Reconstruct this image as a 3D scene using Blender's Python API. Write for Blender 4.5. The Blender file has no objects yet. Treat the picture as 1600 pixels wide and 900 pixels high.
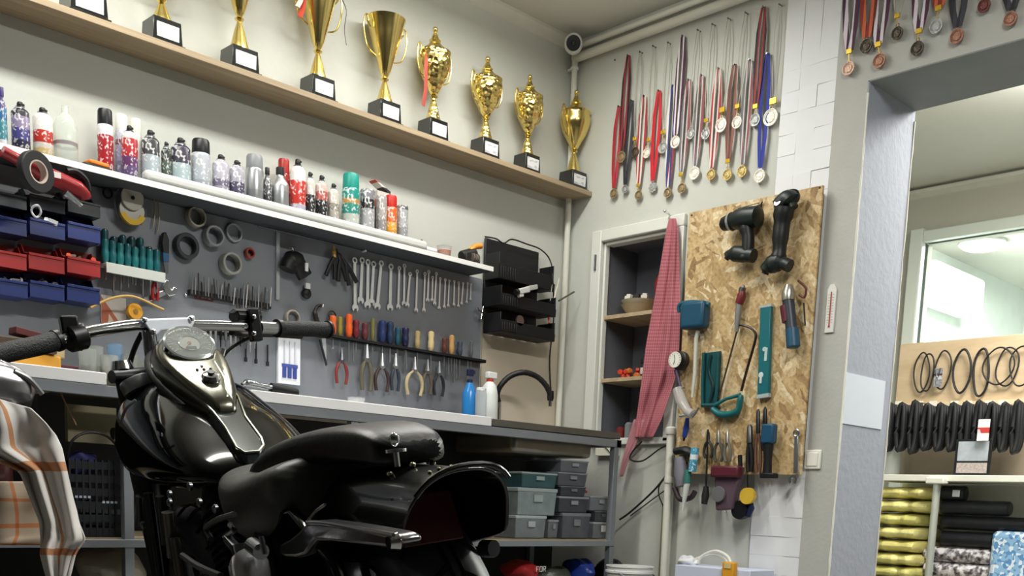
import bpy, bmesh, math, random
from mathutils import Vector, Matrix, Euler
random.seed(7)
PI = math.pi
V = Vector
scn = bpy.context.scene
COL = scn.collection

# ------------------------------------------------------------------ camera
F_PX, PCX, PCY = 1628.98, 800.0, 1023.6
YAW, PIT, ROL = 0.77730647, -0.14543747, 0.03801318
CAM = V((-3.64006, -3.44836, 0.5655))
CEIL = 2.61
_fw = V((math.sin(YAW)*math.cos(PIT), math.cos(YAW)*math.cos(PIT), math.sin(PIT)))
_r0 = V((math.cos(YAW), -math.sin(YAW), 0)); _u0 = _r0.cross(_fw)
_r = _r0*math.cos(ROL) + _u0*math.sin(ROL); _u = -_r0*math.sin(ROL) + _u0*math.cos(ROL)
cd = bpy.data.cameras.new('camera'); cam = bpy.data.objects.new('camera', cd); COL.objects.link(cam)
cam.matrix_world = Matrix(((_r.x, _u.x, -_fw.x, CAM.x), (_r.y, _u.y, -_fw.y, CAM.y), (_r.z, _u.z, -_fw.z, CAM.z), (0, 0, 0, 1)))
cd.sensor_width = 36; cd.lens = 36*F_PX/1600; cd.shift_y = (PCY-450)/1600; cd.clip_start = .02
scn.camera = cam
scn.view_settings.view_transform = 'Standard'
scn.view_settings.look = 'None'
scn.view_settings.exposure = 0.46
scn.view_settings.gamma = 1.0
scn.view_settings.use_curve_mapping = False
w = bpy.data.worlds.new('world'); scn.world = w; w.use_nodes = True
w.node_tree.nodes['Background'].inputs[0].default_value = (.75, .8, .85, 1)
w.node_tree.nodes['Background'].inputs[1].default_value = .25

def area(name, loc, size, power, col=(1, .985, .935), rot=(0, 0, 0), sy=None):
    l = bpy.data.lights.new(name, 'AREA'); l.energy = power; l.color = col
    l.shape = 'RECTANGLE'; l.size = size; l.size_y = sy or size
    o = bpy.data.objects.new(name, l); o.location = loc; o.rotation_euler = rot; COL.objects.link(o); return o
# ceiling tube lamps of the workshop (out of frame), an added fill pair, and the lamps of the rooms beyond the doorway
for _x, _p in ((-1.05, 14), (-2.6, 18)):
    area('tube_or_fill_light', (_x, -.66, 2.5), 1.15, _p, sy=.12)
    area('tube_or_fill_uplight', (_x, -.66, 2.44), 1.15, _p*.32, rot=(PI, 0, 0), sy=.12)
area('tube_or_fill_light', (-1.7, -2.7, 2.5), 1.2, 42, col=(1, .98, .93), sy=.2)  # added fill light to brighten the room, not one of the tubes
area('tube_or_fill_uplight', (-1.7, -2.9, 2.42), 1.2, 6, col=(1, .98, .93), rot=(PI, 0, 0), sy=.2)  # upward half of the added fill
area('storeroom_light', (1.3, -1.9, 2.5), .8, 62, col=(1, .98, .92))
area('storeroom_uplight', (1.3, -1.9, 2.3), .8, 20, col=(1, .98, .92), rot=(PI, 0, 0))
area('far_room_light', (4.2, -.6, 2.5), .9, 150, col=(.93, 1, .95))

# ------------------------------------------------------------------ pixel to place
def ray(px, py): return _fw*F_PX + _r*(px-PCX) - _u*(py-PCY)
def P(px, py, ax, val):
    d = ray(px, py); t = (val-CAM[ax])/d[ax]; return CAM + d*t
def LW(px, py, y=0.0): return P(px, py, 1, y)          # on a plane parallel to the left wall
def RW(px, py, x=0.0): return P(px, py, 0, x)          # on a plane parallel to the right wall

# ------------------------------------------------------------------ materials
def s2l(c):
    return tuple((x/12.92 if x <= .04045 else ((x+.055)/1.055)**2.4) for x in c)
def hexc(h):
    return s2l(tuple(int(h[i:i+2], 16)/255 for i in (0, 2, 4)))
_M = {}
def mat(h, rough=.5, metal=0, name=None, coat=0, bump=0, bscale=60, trans=0, var=0, vscale=8, emit=0, ior=1.45, spec=.5, aniso=0):
    key = (h, rough, metal, coat, bump, bscale, trans, var, vscale, emit, spec)
    if key in _M: return _M[key]
    m = bpy.data.materials.new(name or 'mat_'+h); m.use_nodes = True
    nt = m.node_tree; b = nt.nodes['Principled BSDF']
    c = hexc(h)
    b.inputs['Base Color'].default_value = (*c, 1); b.inputs['Roughness'].default_value = rough
    b.inputs['Metallic'].default_value = metal; b.inputs['Coat Weight'].default_value = coat
    b.inputs['Coat Roughness'].default_value = .04
    b.inputs['Transmission Weight'].default_value = trans; b.inputs['IOR'].default_value = ior
    b.inputs['Specular IOR Level'].default_value = spec
    if emit:
        b.inputs['Emission Color'].default_value = (*c, 1); b.inputs['Emission Strength'].default_value = emit
    tc = nt.nodes.new('ShaderNodeTexCoord')
    if bump:
        n = nt.nodes.new('ShaderNodeTexNoise'); n.inputs['Scale'].default_value = bscale; n.inputs['Detail'].default_value = 4
        nt.links.new(tc.outputs['Object'], n.inputs['Vector'])
        bp = nt.nodes.new('ShaderNodeBump'); bp.inputs['Strength'].default_value = bump; bp.inputs['Distance'].default_value = .01
        nt.links.new(n.outputs['Fac'], bp.inputs['Height']); nt.links.new(bp.outputs['Normal'], b.inputs['Normal'])
    if var or True:
        v = var or .12
        n = nt.nodes.new('ShaderNodeTexNoise'); n.inputs['Scale'].default_value = vscale; n.inputs['Detail'].default_value = 5
        nt.links.new(tc.outputs['Object'], n.inputs['Vector'])
        mx = nt.nodes.new('ShaderNodeMix'); mx.data_type = 'RGBA'
        nt.links.new(n.outputs['Fac'], mx.inputs[0])
        mx.inputs[6].default_value = (*[x*(1-v) for x in c], 1); mx.inputs[7].default_value = (*[min(1, x*(1+v)) for x in c], 1)
        nt.links.new(mx.outputs[2], b.inputs['Base Color'])
    _M[key] = m; return m
def bands(stops, rough=.35, axis=2, metal=0, prt=None, pscale=(10, 26), interp='CONSTANT', alt=None):
    """stops: [(pos, hex)] along the part's own height; prt: hex of small printed marks"""
    key = ('b', tuple(stops), rough, axis, metal, prt, pscale, interp)
    if key in _M: return _M[key]
    m = bpy.data.materials.new('printed_'+stops[0][1]); m.use_nodes = True; nt = m.node_tree; b = nt.nodes['Principled BSDF']
    b.inputs['Roughness'].default_value = rough; b.inputs['Metallic'].default_value = metal
    tc = nt.nodes.new('ShaderNodeTexCoord'); sx = nt.nodes.new('ShaderNodeSeparateXYZ'); nt.links.new(tc.outputs['Generated'], sx.inputs[0])
    cr = nt.nodes.new('ShaderNodeValToRGB'); cr.color_ramp.interpolation = interp
    nt.links.new(sx.outputs[axis], cr.inputs[0])
    el = cr.color_ramp.elements
    while len(el) > 1: el.remove(el[-1])
    el[0].position = stops[0][0]; el[0].color = (*hexc(stops[0][1]), 1)
    for p, h in stops[1:]:
        e = el.new(p); e.color = (*hexc(h), 1)
    out = cr.outputs[0]
    if prt:
        mp = nt.nodes.new('ShaderNodeMapping'); mp.inputs['Scale'].default_value = (pscale[0], pscale[0], pscale[1])
        nt.links.new(tc.outputs['Generated'], mp.inputs[0])
        n = nt.nodes.new('ShaderNodeTexNoise'); n.inputs['Scale'].default_value = .6; n.inputs['Detail'].default_value = 0
        nt.links.new(mp.outputs[0], n.inputs['Vector'])
        gt = nt.nodes.new('ShaderNodeMath'); gt.operation = 'GREATER_THAN'; gt.inputs[1].default_value = .6
        nt.links.new(n.outputs['Fac'], gt.inputs[0])
        mx = nt.nodes.new('ShaderNodeMix'); mx.data_type = 'RGBA'
        sf = nt.nodes.new('ShaderNodeMath'); sf.operation = 'MULTIPLY'; sf.inputs[1].default_value = .65; nt.links.new(gt.outputs[0], sf.inputs[0])
        nt.links.new(sf.outputs[0], mx.inputs[0]); nt.links.new(out, mx.inputs[6]); mx.inputs[7].default_value = (*hexc(prt), 1)
        out = mx.outputs[2]
    nt.links.new(out, b.inputs['Base Color'])
    _M[key] = m; return m
def node_mat(name, fn, rough=.6):
    if name in _M: return _M[name]
    m = bpy.data.materials.new(name); m.use_nodes = True; nt = m.node_tree; b = nt.nodes['Principled BSDF']
    b.inputs['Roughness'].default_value = rough; fn(nt, b); _M[name] = m; return m
def ramp(nt, src, stops, interp='LINEAR'):
    cr = nt.nodes.new('ShaderNodeValToRGB'); cr.color_ramp.interpolation = interp; nt.links.new(src, cr.inputs[0])
    el = cr.color_ramp.elements
    el[0].position = stops[0][0]; el[0].color = (*hexc(stops[0][1]), 1)
    el[1].position = stops[-1][0]; el[1].color = (*hexc(stops[-1][1]), 1)
    for p, h in stops[1:-1]:
        e = el.new(p); e.color = (*hexc(h), 1)
    return cr.outputs[0]
def f_osb(nt, b):
    tc = nt.nodes.new('ShaderNodeTexCoord'); prev = None
    nz = nt.nodes.new('ShaderNodeTexNoise'); nz.inputs['Scale'].default_value = 9; nz.inputs['Detail'].default_value = 3
    nt.links.new(tc.outputs['Object'], nz.inputs['Vector'])
    wv = nt.nodes.new('ShaderNodeVectorMath'); wv.operation = 'SCALE'; wv.inputs['Scale'].default_value = .035; nt.links.new(nz.outputs['Color'], wv.inputs[0])
    ad = nt.nodes.new('ShaderNodeVectorMath'); ad.operation = 'ADD'; nt.links.new(tc.outputs['Object'], ad.inputs[0]); nt.links.new(wv.outputs[0], ad.inputs[1])
    for k, rot in enumerate((.35, -.6, 1.3, 2.2)):
        r1 = nt.nodes.new('ShaderNodeMapping'); r1.inputs['Rotation'].default_value = (rot, 0, 0); nt.links.new(ad.outputs[0], r1.inputs[0])
        mp = nt.nodes.new('ShaderNodeMapping'); mp.inputs['Scale'].default_value = (1, 11, 42); mp.inputs['Location'].default_value = (k*3.1, k, k)
        nt.links.new(r1.outputs[0], mp.inputs[0])
        v = nt.nodes.new('ShaderNodeTexVoronoi'); v.inputs['Scale'].default_value = 1.15; nt.links.new(mp.outputs[0], v.inputs['Vector'])
        sp = nt.nodes.new('ShaderNodeSeparateColor'); nt.links.new(v.outputs['Color'], sp.inputs[0])
        col = ramp(nt, sp.outputs[0], [(0, '93744c'), (.12, 'b59868'), (.5, 'c8ac7c'), (.85, 'd6bf94'), (1, 'e8d8b4')])
        if prev is None: prev = col
        else:
            mx = nt.nodes.new('ShaderNodeMix'); mx.data_type = 'RGBA'
            g = nt.nodes.new('ShaderNodeMath'); g.operation = 'GREATER_THAN'; g.inputs[1].default_value = .62
            nt.links.new(sp.outputs[1], g.inputs[0]); nt.links.new(g.outputs[0], mx.inputs[0])
            nt.links.new(prev, mx.inputs[6]); nt.links.new(col, mx.inputs[7]); prev = mx.outputs[2]
    fn = nt.nodes.new('ShaderNodeTexNoise'); fn.inputs['Scale'].default_value = 70; fn.inputs['Detail'].default_value = 4; nt.links.new(tc.outputs['Object'], fn.inputs['Vector'])
    mm = nt.nodes.new('ShaderNodeMix'); mm.data_type = 'RGBA'; mm.blend_type = 'MULTIPLY'; mm.inputs[0].default_value = .5
    nt.links.new(prev, mm.inputs[6]); nt.links.new(ramp(nt, fn.outputs['Fac'], [(.3, 'a08a68'), (.55, 'ffffff')]), mm.inputs[7])
    nt.links.new(mm.outputs[2], b.inputs['Base Color'])
def f_wood(a, c, sc=(1, 12, 12)):
    def g(nt, b):
        tc = nt.nodes.new('ShaderNodeTexCoord'); mp = nt.nodes.new('ShaderNodeMapping'); mp.inputs['Scale'].default_value = sc
        nt.links.new(tc.outputs['Object'], mp.inputs[0])
        n = nt.nodes.new('ShaderNodeTexNoise'); n.inputs['Scale'].default_value = 3; n.inputs['Detail'].default_value = 8; n.inputs['Roughness'].default_value = .65
        nt.links.new(mp.outputs[0], n.inputs['Vector'])
        nt.links.new(ramp(nt, n.outputs['Fac'], [(.25, a), (.75, c)]), b.inputs['Base Color'])
    return g
def f_hammer(nt, b):
    b.inputs['Base Color'].default_value = (*hexc('f0d888'), 1); b.inputs['Metallic'].default_value = 1
    tc = nt.nodes.new('ShaderNodeTexCoord'); v = nt.nodes.new('ShaderNodeTexVoronoi'); v.inputs['Scale'].default_value = 55
    nt.links.new(tc.outputs['Object'], v.inputs['Vector'])
    bp = nt.nodes.new('ShaderNodeBump'); bp.inputs['Strength'].default_value = .9; bp.inputs['Distance'].default_value = .006
    nt.links.new(v.outputs['Distance'], bp.inputs['Height']); nt.links.new(bp.outputs['Normal'], b.inputs['Normal'])
def f_check(c1, c2, c3, s):
    def g(nt, b):
        tc = nt.nodes.new('ShaderNodeTexCoord'); sx = nt.nodes.new('ShaderNodeSeparateXYZ'); nt.links.new(tc.outputs['UV'], sx.inputs[0])
        outs = []
        for i, k in ((0, s[0]), (1, s[1])):
            mu = nt.nodes.new('ShaderNodeMath'); mu.operation = 'MULTIPLY'; mu.inputs[1].default_value = k; nt.links.new(sx.outputs[i], mu.inputs[0])
            fr = nt.nodes.new('ShaderNodeMath'); fr.operation = 'FRACT'; nt.links.new(mu.outputs[0], fr.inputs[0])
            gt = nt.nodes.new('ShaderNodeMath'); gt.operation = 'GREATER_THAN'; gt.inputs[1].default_value = s[2]; nt.links.new(fr.outputs[0], gt.inputs[0])
            outs.append(gt.outputs[0])
        ad = nt.nodes.new('ShaderNodeMath'); ad.operation = 'ADD'; nt.links.new(outs[0], ad.inputs[0]); nt.links.new(outs[1], ad.inputs[1])
        hf = nt.nodes.new('ShaderNodeMath'); hf.operation = 'MULTIPLY'; hf.inputs[1].default_value = .5; nt.links.new(ad.outputs[0], hf.inputs[0])
        col = ramp(nt, hf.outputs[0], [(0, c1), (.5, c2), (1, c3)])
        n = nt.nodes.new('ShaderNodeTexNoise'); n.inputs['Scale'].default_value = 9; n.inputs['Detail'].default_value = 4
        nt.links.new(tc.outputs['Object'], n.inputs['Vector'])
        sc = nt.nodes.new('ShaderNodeMix'); sc.data_type = 'RGBA'; sc.blend_type = 'MULTIPLY'; sc.inputs[0].default_value = .25
        nt.links.new(col, sc.inputs[6]); nt.links.new(ramp(nt, n.outputs['Fac'], [(.3, 'a89888'), (.6, 'ffffff')]), sc.inputs[7])
        nt.links.new(sc.outputs[2], b.inputs['Base Color'])
    return g

def thin(h, a=.25, rough=.08, name='thin_clear'):
    """thin clear sheet: mostly see-through, tinted, with a glossy reflection"""
    key = ('thin', h, a)
    if key in _M: return _M[key]
    m = bpy.data.materials.new(name); m.use_nodes = True; nt = m.node_tree; b = nt.nodes['Principled BSDF']
    b.inputs['Base Color'].default_value = (*hexc(h), 1); b.inputs['Roughness'].default_value = rough
    tr = nt.nodes.new('ShaderNodeBsdfTransparent'); mx = nt.nodes.new('ShaderNodeMixShader'); mx.inputs[0].default_value = a
    nt.links.new(tr.outputs[0], mx.inputs[1]); nt.links.new(b.outputs[0], mx.inputs[2]); nt.links.new(mx.outputs[0], nt.nodes['Material Output'].inputs[0])
    _M[key] = m; return m
GOLD = lambda: mat('f0d888', .2, 1, 'polished_gold', var=.05)
HGOLD = lambda: node_mat('hammered_gold', f_hammer, .2)
CHROME = lambda: mat('d8dade', .1, 1, 'chrome')
STEEL = lambda: mat('b9bcc0', .28, 1, 'steel')
DSTEEL = lambda: mat('6c6f74', .35, 1, 'dark_steel')
BLACK = lambda: mat('111214', .5, 0, 'black_plastic')
RUBBER = lambda: mat('16171a', .62, 0, 'rubber')
PAINT = lambda: mat('040506', .07, 0, 'gloss_black_paint', spec=.3)
LEATHER = lambda: mat('0d0e11', .42, 0, 'black_leather', bump=.25, bscale=180)
WALLM = lambda: mat('c6c8c0', .85, 0, 'painted_wall', bump=.15, bscale=25, var=.03, vscale=2)
WHITE = lambda: mat('e6e7e6', .5, 0, 'white_plastic', var=.04)

# ------------------------------------------------------------------ mesh helpers
class MB:
    def __init__(s): s.b = bmesh.new()
    def box(s, c, d, M=None, taper=1):
        r = bmesh.ops.create_cube(s.b, size=1)['verts']
        for v in r:
            t = taper if v.co.z > 0 else 1
            v.co = V((v.co.x*d[0]*t, v.co.y*d[1]*t, v.co.z*d[2]))
            if M: v.co = M @ v.co
            v.co += V(c)
        return s
    def bb(s, a, b):
        return s.box([(a[i]+b[i])/2 for i in range(3)], [abs(b[i]-a[i]) for i in range(3)])
    def ring(s, pts): return [s.b.verts.new(p) for p in pts]
    def skin(s, rings, cap0=True, cap1=True, closed=True):
        n = len(rings[0])
        for a, b in zip(rings, rings[1:]):
            for i in range(n if closed else n-1):
                j = (i+1) % n
                try: s.b.faces.new((a[i], a[j], b[j], b[i]))
                except Exception: pass
        if cap0 and closed: s.b.faces.new(list(reversed(rings[0])))
        if cap1 and closed: s.b.faces.new(rings[-1])
        return s
    def tube(s, pts, r, n=8, closed=False, cap=True, flat=None):
        pts = [V(p) for p in pts]; N = len(pts); rr = list(r) if isinstance(r, (list, tuple)) else [r]*N
        if len(rr) != N:
            K = len(rr)-1; rr = [rr[int(i*K/(N-1))]*(1-(i*K/(N-1)) % 1)+rr[min(K, int(i*K/(N-1))+1)]*((i*K/(N-1)) % 1) for i in range(N)]
        rings = []; up = None
        for i in range(N):
            if closed: t = pts[(i+1) % N]-pts[i-1]
            else: t = pts[min(i+1, N-1)]-pts[max(i-1, 0)]
            if t.length < 1e-9: t = V((0, 0, 1))
            t.normalize()
            if up is None:
                up = V((0, 0, 1)) if abs(t.z) < .9 else V((0, 1, 0))
            a = t.cross(up)
            if a.length < 1e-6: a = t.orthogonal()
            a.normalize(); up = a.cross(t); up.normalize()
            fl = flat or 1
            rings.append(s.ring([pts[i] + (a*math.cos(2*PI*k/n) + up*math.sin(2*PI*k/n)*fl)*rr[i] for k in range(n)]))
        if closed: s.skin(rings + [rings[0]], False, False)
        else: s.skin(rings, cap, cap)
        return s
    def cyl(s, p0, p1, r0, r1=None, n=16): return s.tube([p0, p1], [r0, r0 if r1 is None else r1], n)
    def lathe(s, prof, n=20, M=None, cap0=True, cap1=True):
        rings = []
        for r, z in prof:
            pts = [V((max(r, 1e-4)*math.cos(2*PI*k/n), max(r, 1e-4)*math.sin(2*PI*k/n), z)) for k in range(n)]
            if M: pts = [M @ p for p in pts]
            rings.append(s.ring(pts))
        return s.skin(rings, cap0, cap1)
    def sph(s, c, r, n=12):
        r = r if isinstance(r, (list, tuple)) else (r, r, r)
        q = bmesh.ops.create_uvsphere(s.b, u_segments=n, v_segments=max(6, n//2+1), radius=1)['verts']
        for v in q: v.co = V((v.co.x*r[0], v.co.y*r[1], v.co.z*r[2])) + V(c)
        return s
    def prism(s, poly, y0, y1, f=None):
        """polygon in (x,z), extruded from y0 to y1; f maps points"""
        f = f or (lambda p: p)
        a = s.ring([f(V((x, y0, z))) for x, z in poly]); b = s.ring([f(V((x, y1, z))) for x, z in poly])
        n = len(poly)
        s.b.faces.new(a); s.b.faces.new(list(reversed(b)))
        for i in range(n):
            j = (i+1) % n; s.b.faces.new((a[j], a[i], b[i], b[j]))
        return s
    def build(s, name, m, parent=None, bevel=0, smooth=True, sub=0, solid=0, loc=None, seg=2, rot=None):
        bmesh.ops.recalc_face_normals(s.b, faces=s.b.faces[:])
        me = bpy.data.meshes.new(name); s.b.to_mesh(me); s.b.free(); me.materials.append(m() if callable(m) else m)
        if smooth:
            for p in me.polygons: p.use_smooth = True
            try: me.set_sharp_from_angle(angle=math.radians(38))
            except Exception: pass
        o = bpy.data.objects.new(name, me); COL.objects.link(o)
        if parent: o.parent = parent
        if loc is not None: o.location = loc
        if rot is not None: o.rotation_euler = rot
        if solid:
            k = o.modifiers.new('s', 'SOLIDIFY'); k.thickness = solid; k.offset = 0
        if bevel:
            k = o.modifiers.new('b', 'BEVEL'); k.width = bevel; k.segments = seg; k.limit_method = 'ANGLE'; k.angle_limit = math.radians(40)
        if sub:
            k = o.modifiers.new('u', 'SUBSURF'); k.levels = sub; k.render_levels = sub
        return o
def tag(o, label, cat, group=None, kind=None):
    if label: o['label'] = label
    if cat: o['category'] = cat
    if group: o['group'] = group
    if kind: o['kind'] = kind
    return o
def thing(name, label, cat, loc=(0, 0, 0), rz=0, group=None, rot=None):
    o = bpy.data.objects.new(name, None); COL.objects.link(o); o.empty_display_size = .05
    o.location = loc; o.rotation_euler = rot or (0, 0, rz); return tag(o, label, cat, group)
def struct(name, mb, m, parent=None, **k):
    o = mb.build(name, m, parent, **k)
    if not parent: o['kind'] = 'structure'
    return o
def copy_tree(o, parent=None):
    c = o.copy(); COL.objects.link(c)
    if parent: c.parent = parent
    for ch in list(o.children): copy_tree(ch, c)
    return c
RWZ = -PI/2     # things on the right wall: local x runs to the right along the wall, local y into the wall
ORD = ['leftmost', 'second', 'third', 'fourth', 'fifth', 'sixth', 'seventh', 'eighth', 'ninth', 'tenth', 'eleventh', 'twelfth', 'thirteenth', 'fourteenth',
       'fifteenth', 'sixteenth', 'seventeenth', 'eighteenth', 'nineteenth', 'twentieth', 'twenty-first', 'twenty-second', 'twenty-third', 'twenty-fourth', 'twenty-fifth', 'twenty-sixth', 'twenty-seventh', 'twenty-eighth']
def nth(i): return 'leftmost' if i == 0 else ORD[i] + ' from the left'
def arc(cx, cz, r, a0, a1, n=8):
    return [(cx+r*math.cos(math.radians(a0+(a1-a0)*i/n)), cz+r*math.sin(math.radians(a0+(a1-a0)*i/n))) for i in range(n+1)]
def smooth_pts(pts, n=6):
    """Catmull-Rom through pts"""
    pts = [V(p) for p in pts]; out = []
    for i in range(len(pts)-1):
        p0, p1, p2, p3 = pts[max(i-1, 0)], pts[i], pts[i+1], pts[min(i+2, len(pts)-1)]
        for k in range(n):
            t = k/n
            out.append(.5*((2*p1)+(p2-p0)*t+(2*p0-5*p1+4*p2-p3)*t*t+(3*p1-p0-3*p2+p3)*t**3))
    out.append(pts[-1]); return out
# ================================================================== SETTING
J = P(1357, 126, 0, -.015).y          # left edge of the doorway
JT = P(1357, 126, 0, -.015).z         # its head
PY = P(1302, 225, 0, 0).y             # where the grey pillar starts
XB = 2.96                             # far wall of the storeroom
m = MB(); m.bb((-6.2, -5.6, -.1), (XB+.1, .15, 0)); struct('floor', m, mat('6e6c68', .6, var=.15))
m = MB(); m.bb((-6.2, -5.6, CEIL), (6.5, .9, CEIL+.1)); struct('ceiling', m, mat('cbcac0', .9, bump=.1, bscale=20, var=.03))
m = MB(); m.bb((-6.2, 0, 0), (.35, .15, CEIL)); struct('wall_left', m, WALLM)
m = MB(); m.bb((-6.3, -5.6, 0), (-6.2, .15, CEIL)); struct('wall_rear', m, mat('4c4b48', .9))
m = MB(); m.bb((-6.2, -5.7, 0), (6.5, -5.6, CEIL)); struct('wall_side', m, mat('4c4b48', .9))
NY0 = P(944, 379, 0, 0).y; NZ1 = P(944, 379, 0, 0).z; NY1 = P(1050, 500, 0, 0).y; NZ0 = P(1000, 684, 0, 0).z
m = MB()
m.bb((0, NY0, 0), (.35, 0, CEIL))
m.bb((0, NY1, 0), (.35, NY0, NZ0)); m.bb((0, NY1, NZ1), (.35, NY0, CEIL)); m.bb((.24, NY1, NZ0), (.35, NY0, NZ1))
m.bb((0, PY, 0), (.35, NY1, CEIL)); m.bb((0, J, 0), (.35, PY, CEIL))
m.bb((0, -2.4, JT), (.35, J, CEIL)); m.bb((0, -5.6, 0), (.35, -2.4, CEIL))
struct('wall_right', m, WALLM)
GREYP = mat('b7b8b2', .85, bump=.12, bscale=70, var=.05, vscale=14, name='grey_plaster')
m = MB(); m.bb((-.015, J, 0), (-.0005, PY, CEIL)); m.bb((-.015, -2.4, JT), (-.0005, J, CEIL)); m.bb((-.015, -4.5, 0), (-.0005, -2.4, CEIL))
struct('trim_1', m, GREYP)                       # grey plaster casing round the doorway
BLG = mat('a9aebb', .8, bump=.2, bscale=40, var=.03, name='blue_grey_paint')
m = MB(); m.bb((-.014, J-.004, 0), (.351, J-.0002, JT-.004)); struct('trim_2', m, BLG)
m = MB(); m.bb((-.014, -2.4, JT-.004), (.351, J-.004, JT-.0002)); struct('trim_3', m, mat('8d918f', .85))  # soffit: its shade is put into a darker grey
m = MB()                                          # worn white corner beads of the doorway
for x in (-.017, .35):
    pts = [(x+random.uniform(-.001, .001), J-.004, z*.05) for z in range(0, int(JT/.05)+1)]
    m.tube(pts, [.0035+random.uniform(-.0012, .0016) for _ in pts], 6)
struct('trim_4', m, mat('e9e8df', .7))
m = MB(); m.prism([(0, CEIL-.045), (0, CEIL), (-.03, CEIL), (-.03, CEIL-.012)], -6.2, 0, lambda p: V((p.y, p.x, p.z)))
struct('trim_5', m, mat('d2d1c6', .8), smooth=False)      # cove along the left wall
# shallow beige splashback between tool board and corner
BP0 = LW(752, 560, -.004); BP1 = LW(876, 520, -.004)
m = MB(); m.bb((BP0.x, -.008, .8), (-.012, -.0005, LW(800, 512).z)); struct('trim_6', m, mat('cdc2ae', .7, var=.04))
# storeroom and the room beyond it
WP = P(1440, 450, 0, XB); WY = WP.y; WZ = P(1500, 372, 0, XB).z
m = MB(); m.bb((XB, WY, 0), (XB+.1, .9, CEIL)); m.bb((XB, -3.2, WZ), (XB+.1, WY, CEIL)); m.bb((XB, -3.2, 0), (XB+.1, WY, .75)); m.bb((XB, -5.6, 0), (XB+.1, -3.2, CEIL))
struct('wall_storeroom', m, mat('c2c0b5', .9, var=.03))
m = MB(); m.bb((.35, .8, 0), (6.5, .9, CEIL)); struct('wall_storeroom_side', m, mat('c2c0b5', .9))
m = MB(); m.prism([(0, CEIL-.06), (0, CEIL-.02), (-.05, CEIL-.02), (-.05, CEIL-.04)], -5.6, .8, lambda p: V((XB+p.x, p.y, p.z))); struct('trim_7', m, mat('d6d5ca', .8), smooth=False)
FRM = mat('dfe6e0', .4, var=.03)
m = MB(); fw_ = .085
m.bb((XB-.05, WY, .75), (XB+.05, WY+fw_, WZ+fw_)); m.bb((XB-.05, -3.2, WZ), (XB+.05, WY, WZ+fw_*.8)); m.bb((XB-.05, -3.2, .72), (XB+.05, WY, .8))
wf = struct('window_1', m, FRM, bevel=.008)
m = MB(); m.bb((XB-.003, -3.2, .8), (XB+.003, WY, WZ)); m.build('window_pane', thin('dfeee8', .1), wf)
m = MB(); m.bb((6.4, -5.6, 0), (6.5, .9, CEIL)); struct('wall_far_room', m, mat('e4ebe6', .9))
m = MB(); m.bb((XB+.1, .35, 0), (6.4, .45, CEIL)); struct('wall_far_room_left', m, mat('e4ebe6', .9))
m = MB(); m.bb((XB+.1, -5.6, -.1), (6.5, .9, 0)); struct('floor_far_room', m, mat('8a8a86', .6))
m = MB(); m.bb((5.2, -1.05, 0), (5.4, -.78, CEIL)); m.bb((5.2, -5.6, 0), (5.4, -1.3, CEIL)); m.bb((5.2, -1.3, 2.2), (5.4, -1.05, CEIL)); m.bb((5.2, -1.3, 0), (5.4, -1.05, .9))
struct('wall_far_room_partition', m, mat('e4ebe6', .9))
m = MB()
for k in range(9): m.bb((5.38, -1.3, 1.0+.13*k), (5.39, -1.05, 1.08+.13*k))
struct('window_2', m, mat('6f8f96', .3))

# embossed white tile strip
TY0 = P(1226, 145, 0, 0).y; TY0 = (TY0+P(1171, 886, 0, 0).y)/2; TY1 = PY
m = MB(); m.bb((-.004, TY1, 0), (-.0005, TY0, CEIL))
n = 3; wd = (TY0-TY1)/n
for i in range(n):
    z = .02
    while z+wd < CEIL:
        hh = wd
        R_ = Euler((0, random.uniform(-.035, .035), random.uniform(-.035, .035))).to_matrix()
        m.box((-.006-random.uniform(0, .003), TY0-(i+.5)*wd, z+hh/2), (.012, wd*.997, hh*.997), R_)
        z += hh
struct('trim_8', m, mat('e6e8ea', .65, var=.03, name='white_embossed_tiles'), smooth=False)

# ------------------------------------------------------------------ pipes, camera, switch, thermometer
def pipe(pts, r, label, m_=None, bends=True):
    m = MB(); m.tube(smooth_pts(pts, 6) if bends else pts, r, 12)
    o = m.build('wall_pipe', m_ or mat('d7d6ca', .45, var=.02)); return tag(o, label, 'pipe')
zc = P(911, 88, 0, -.03).z
pipe([(-.032, -.03, zc+.002), (-.03, -2.6, zc-.003)], .018, 'lower white pipe running along the wall under the ceiling above the medals', bends=False)
z2 = zc+.048
pipe([(-.032, -.03, z2), (-.03, -2.6, z2)], .0125, 'upper white pipe tucked into the ceiling corner above the medals', bends=False)
pc = LW(889, 320, -.035)
pipe([(-.035, -.04, zc+.012), (-.037, -.04, 1.6), (-.04, -.036, .8)], .0135, 'vertical white pipe running down the room corner', bends=False)
t = thing('pipe_clip', 'small white collar clip on the vertical corner pipe above the last trophy', 'pipe clip', (-.036, -.04, LW(899, 108, -.04).z))
m = MB(); m.lathe([(.0165, -.007), (.0185, -.004), (.0185, .004), (.0165, .007)], 16); m.build('collar', WHITE, t)
m = MB(); m.bb((-.006, .012, -.005), (.006, .038, .005)); m.build('bracket', WHITE, t)
cp = CAM + ray(896, 69)*((CAM-V((-.1, -.1, 2.5))).length/ray(896, 69).length)
t = thing('security_camera', 'round white security camera with black face in the ceiling corner', 'security camera', cp)
q = (CAM-cp); q = V((q.x, q.y, q.z*.6)).normalized().to_track_quat('Z', 'Y').to_matrix()
m = MB(); m.lathe([(.02, -.05), (.036, -.045), (.039, -.02), (.039, .03), (.035, .036), (.031, .03)], 24, q); m.build('housing', WHITE, t)
m = MB(); m.lathe([(.031, .028), (.0305, .031), (.012, .032)], 24, q); m.build('face', BLACK, t)
m = MB(); m.sph(q @ V((0, 0, .03)), .012); m.build('lens', mat('0a0a0c', .05, coat=1), t)
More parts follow.
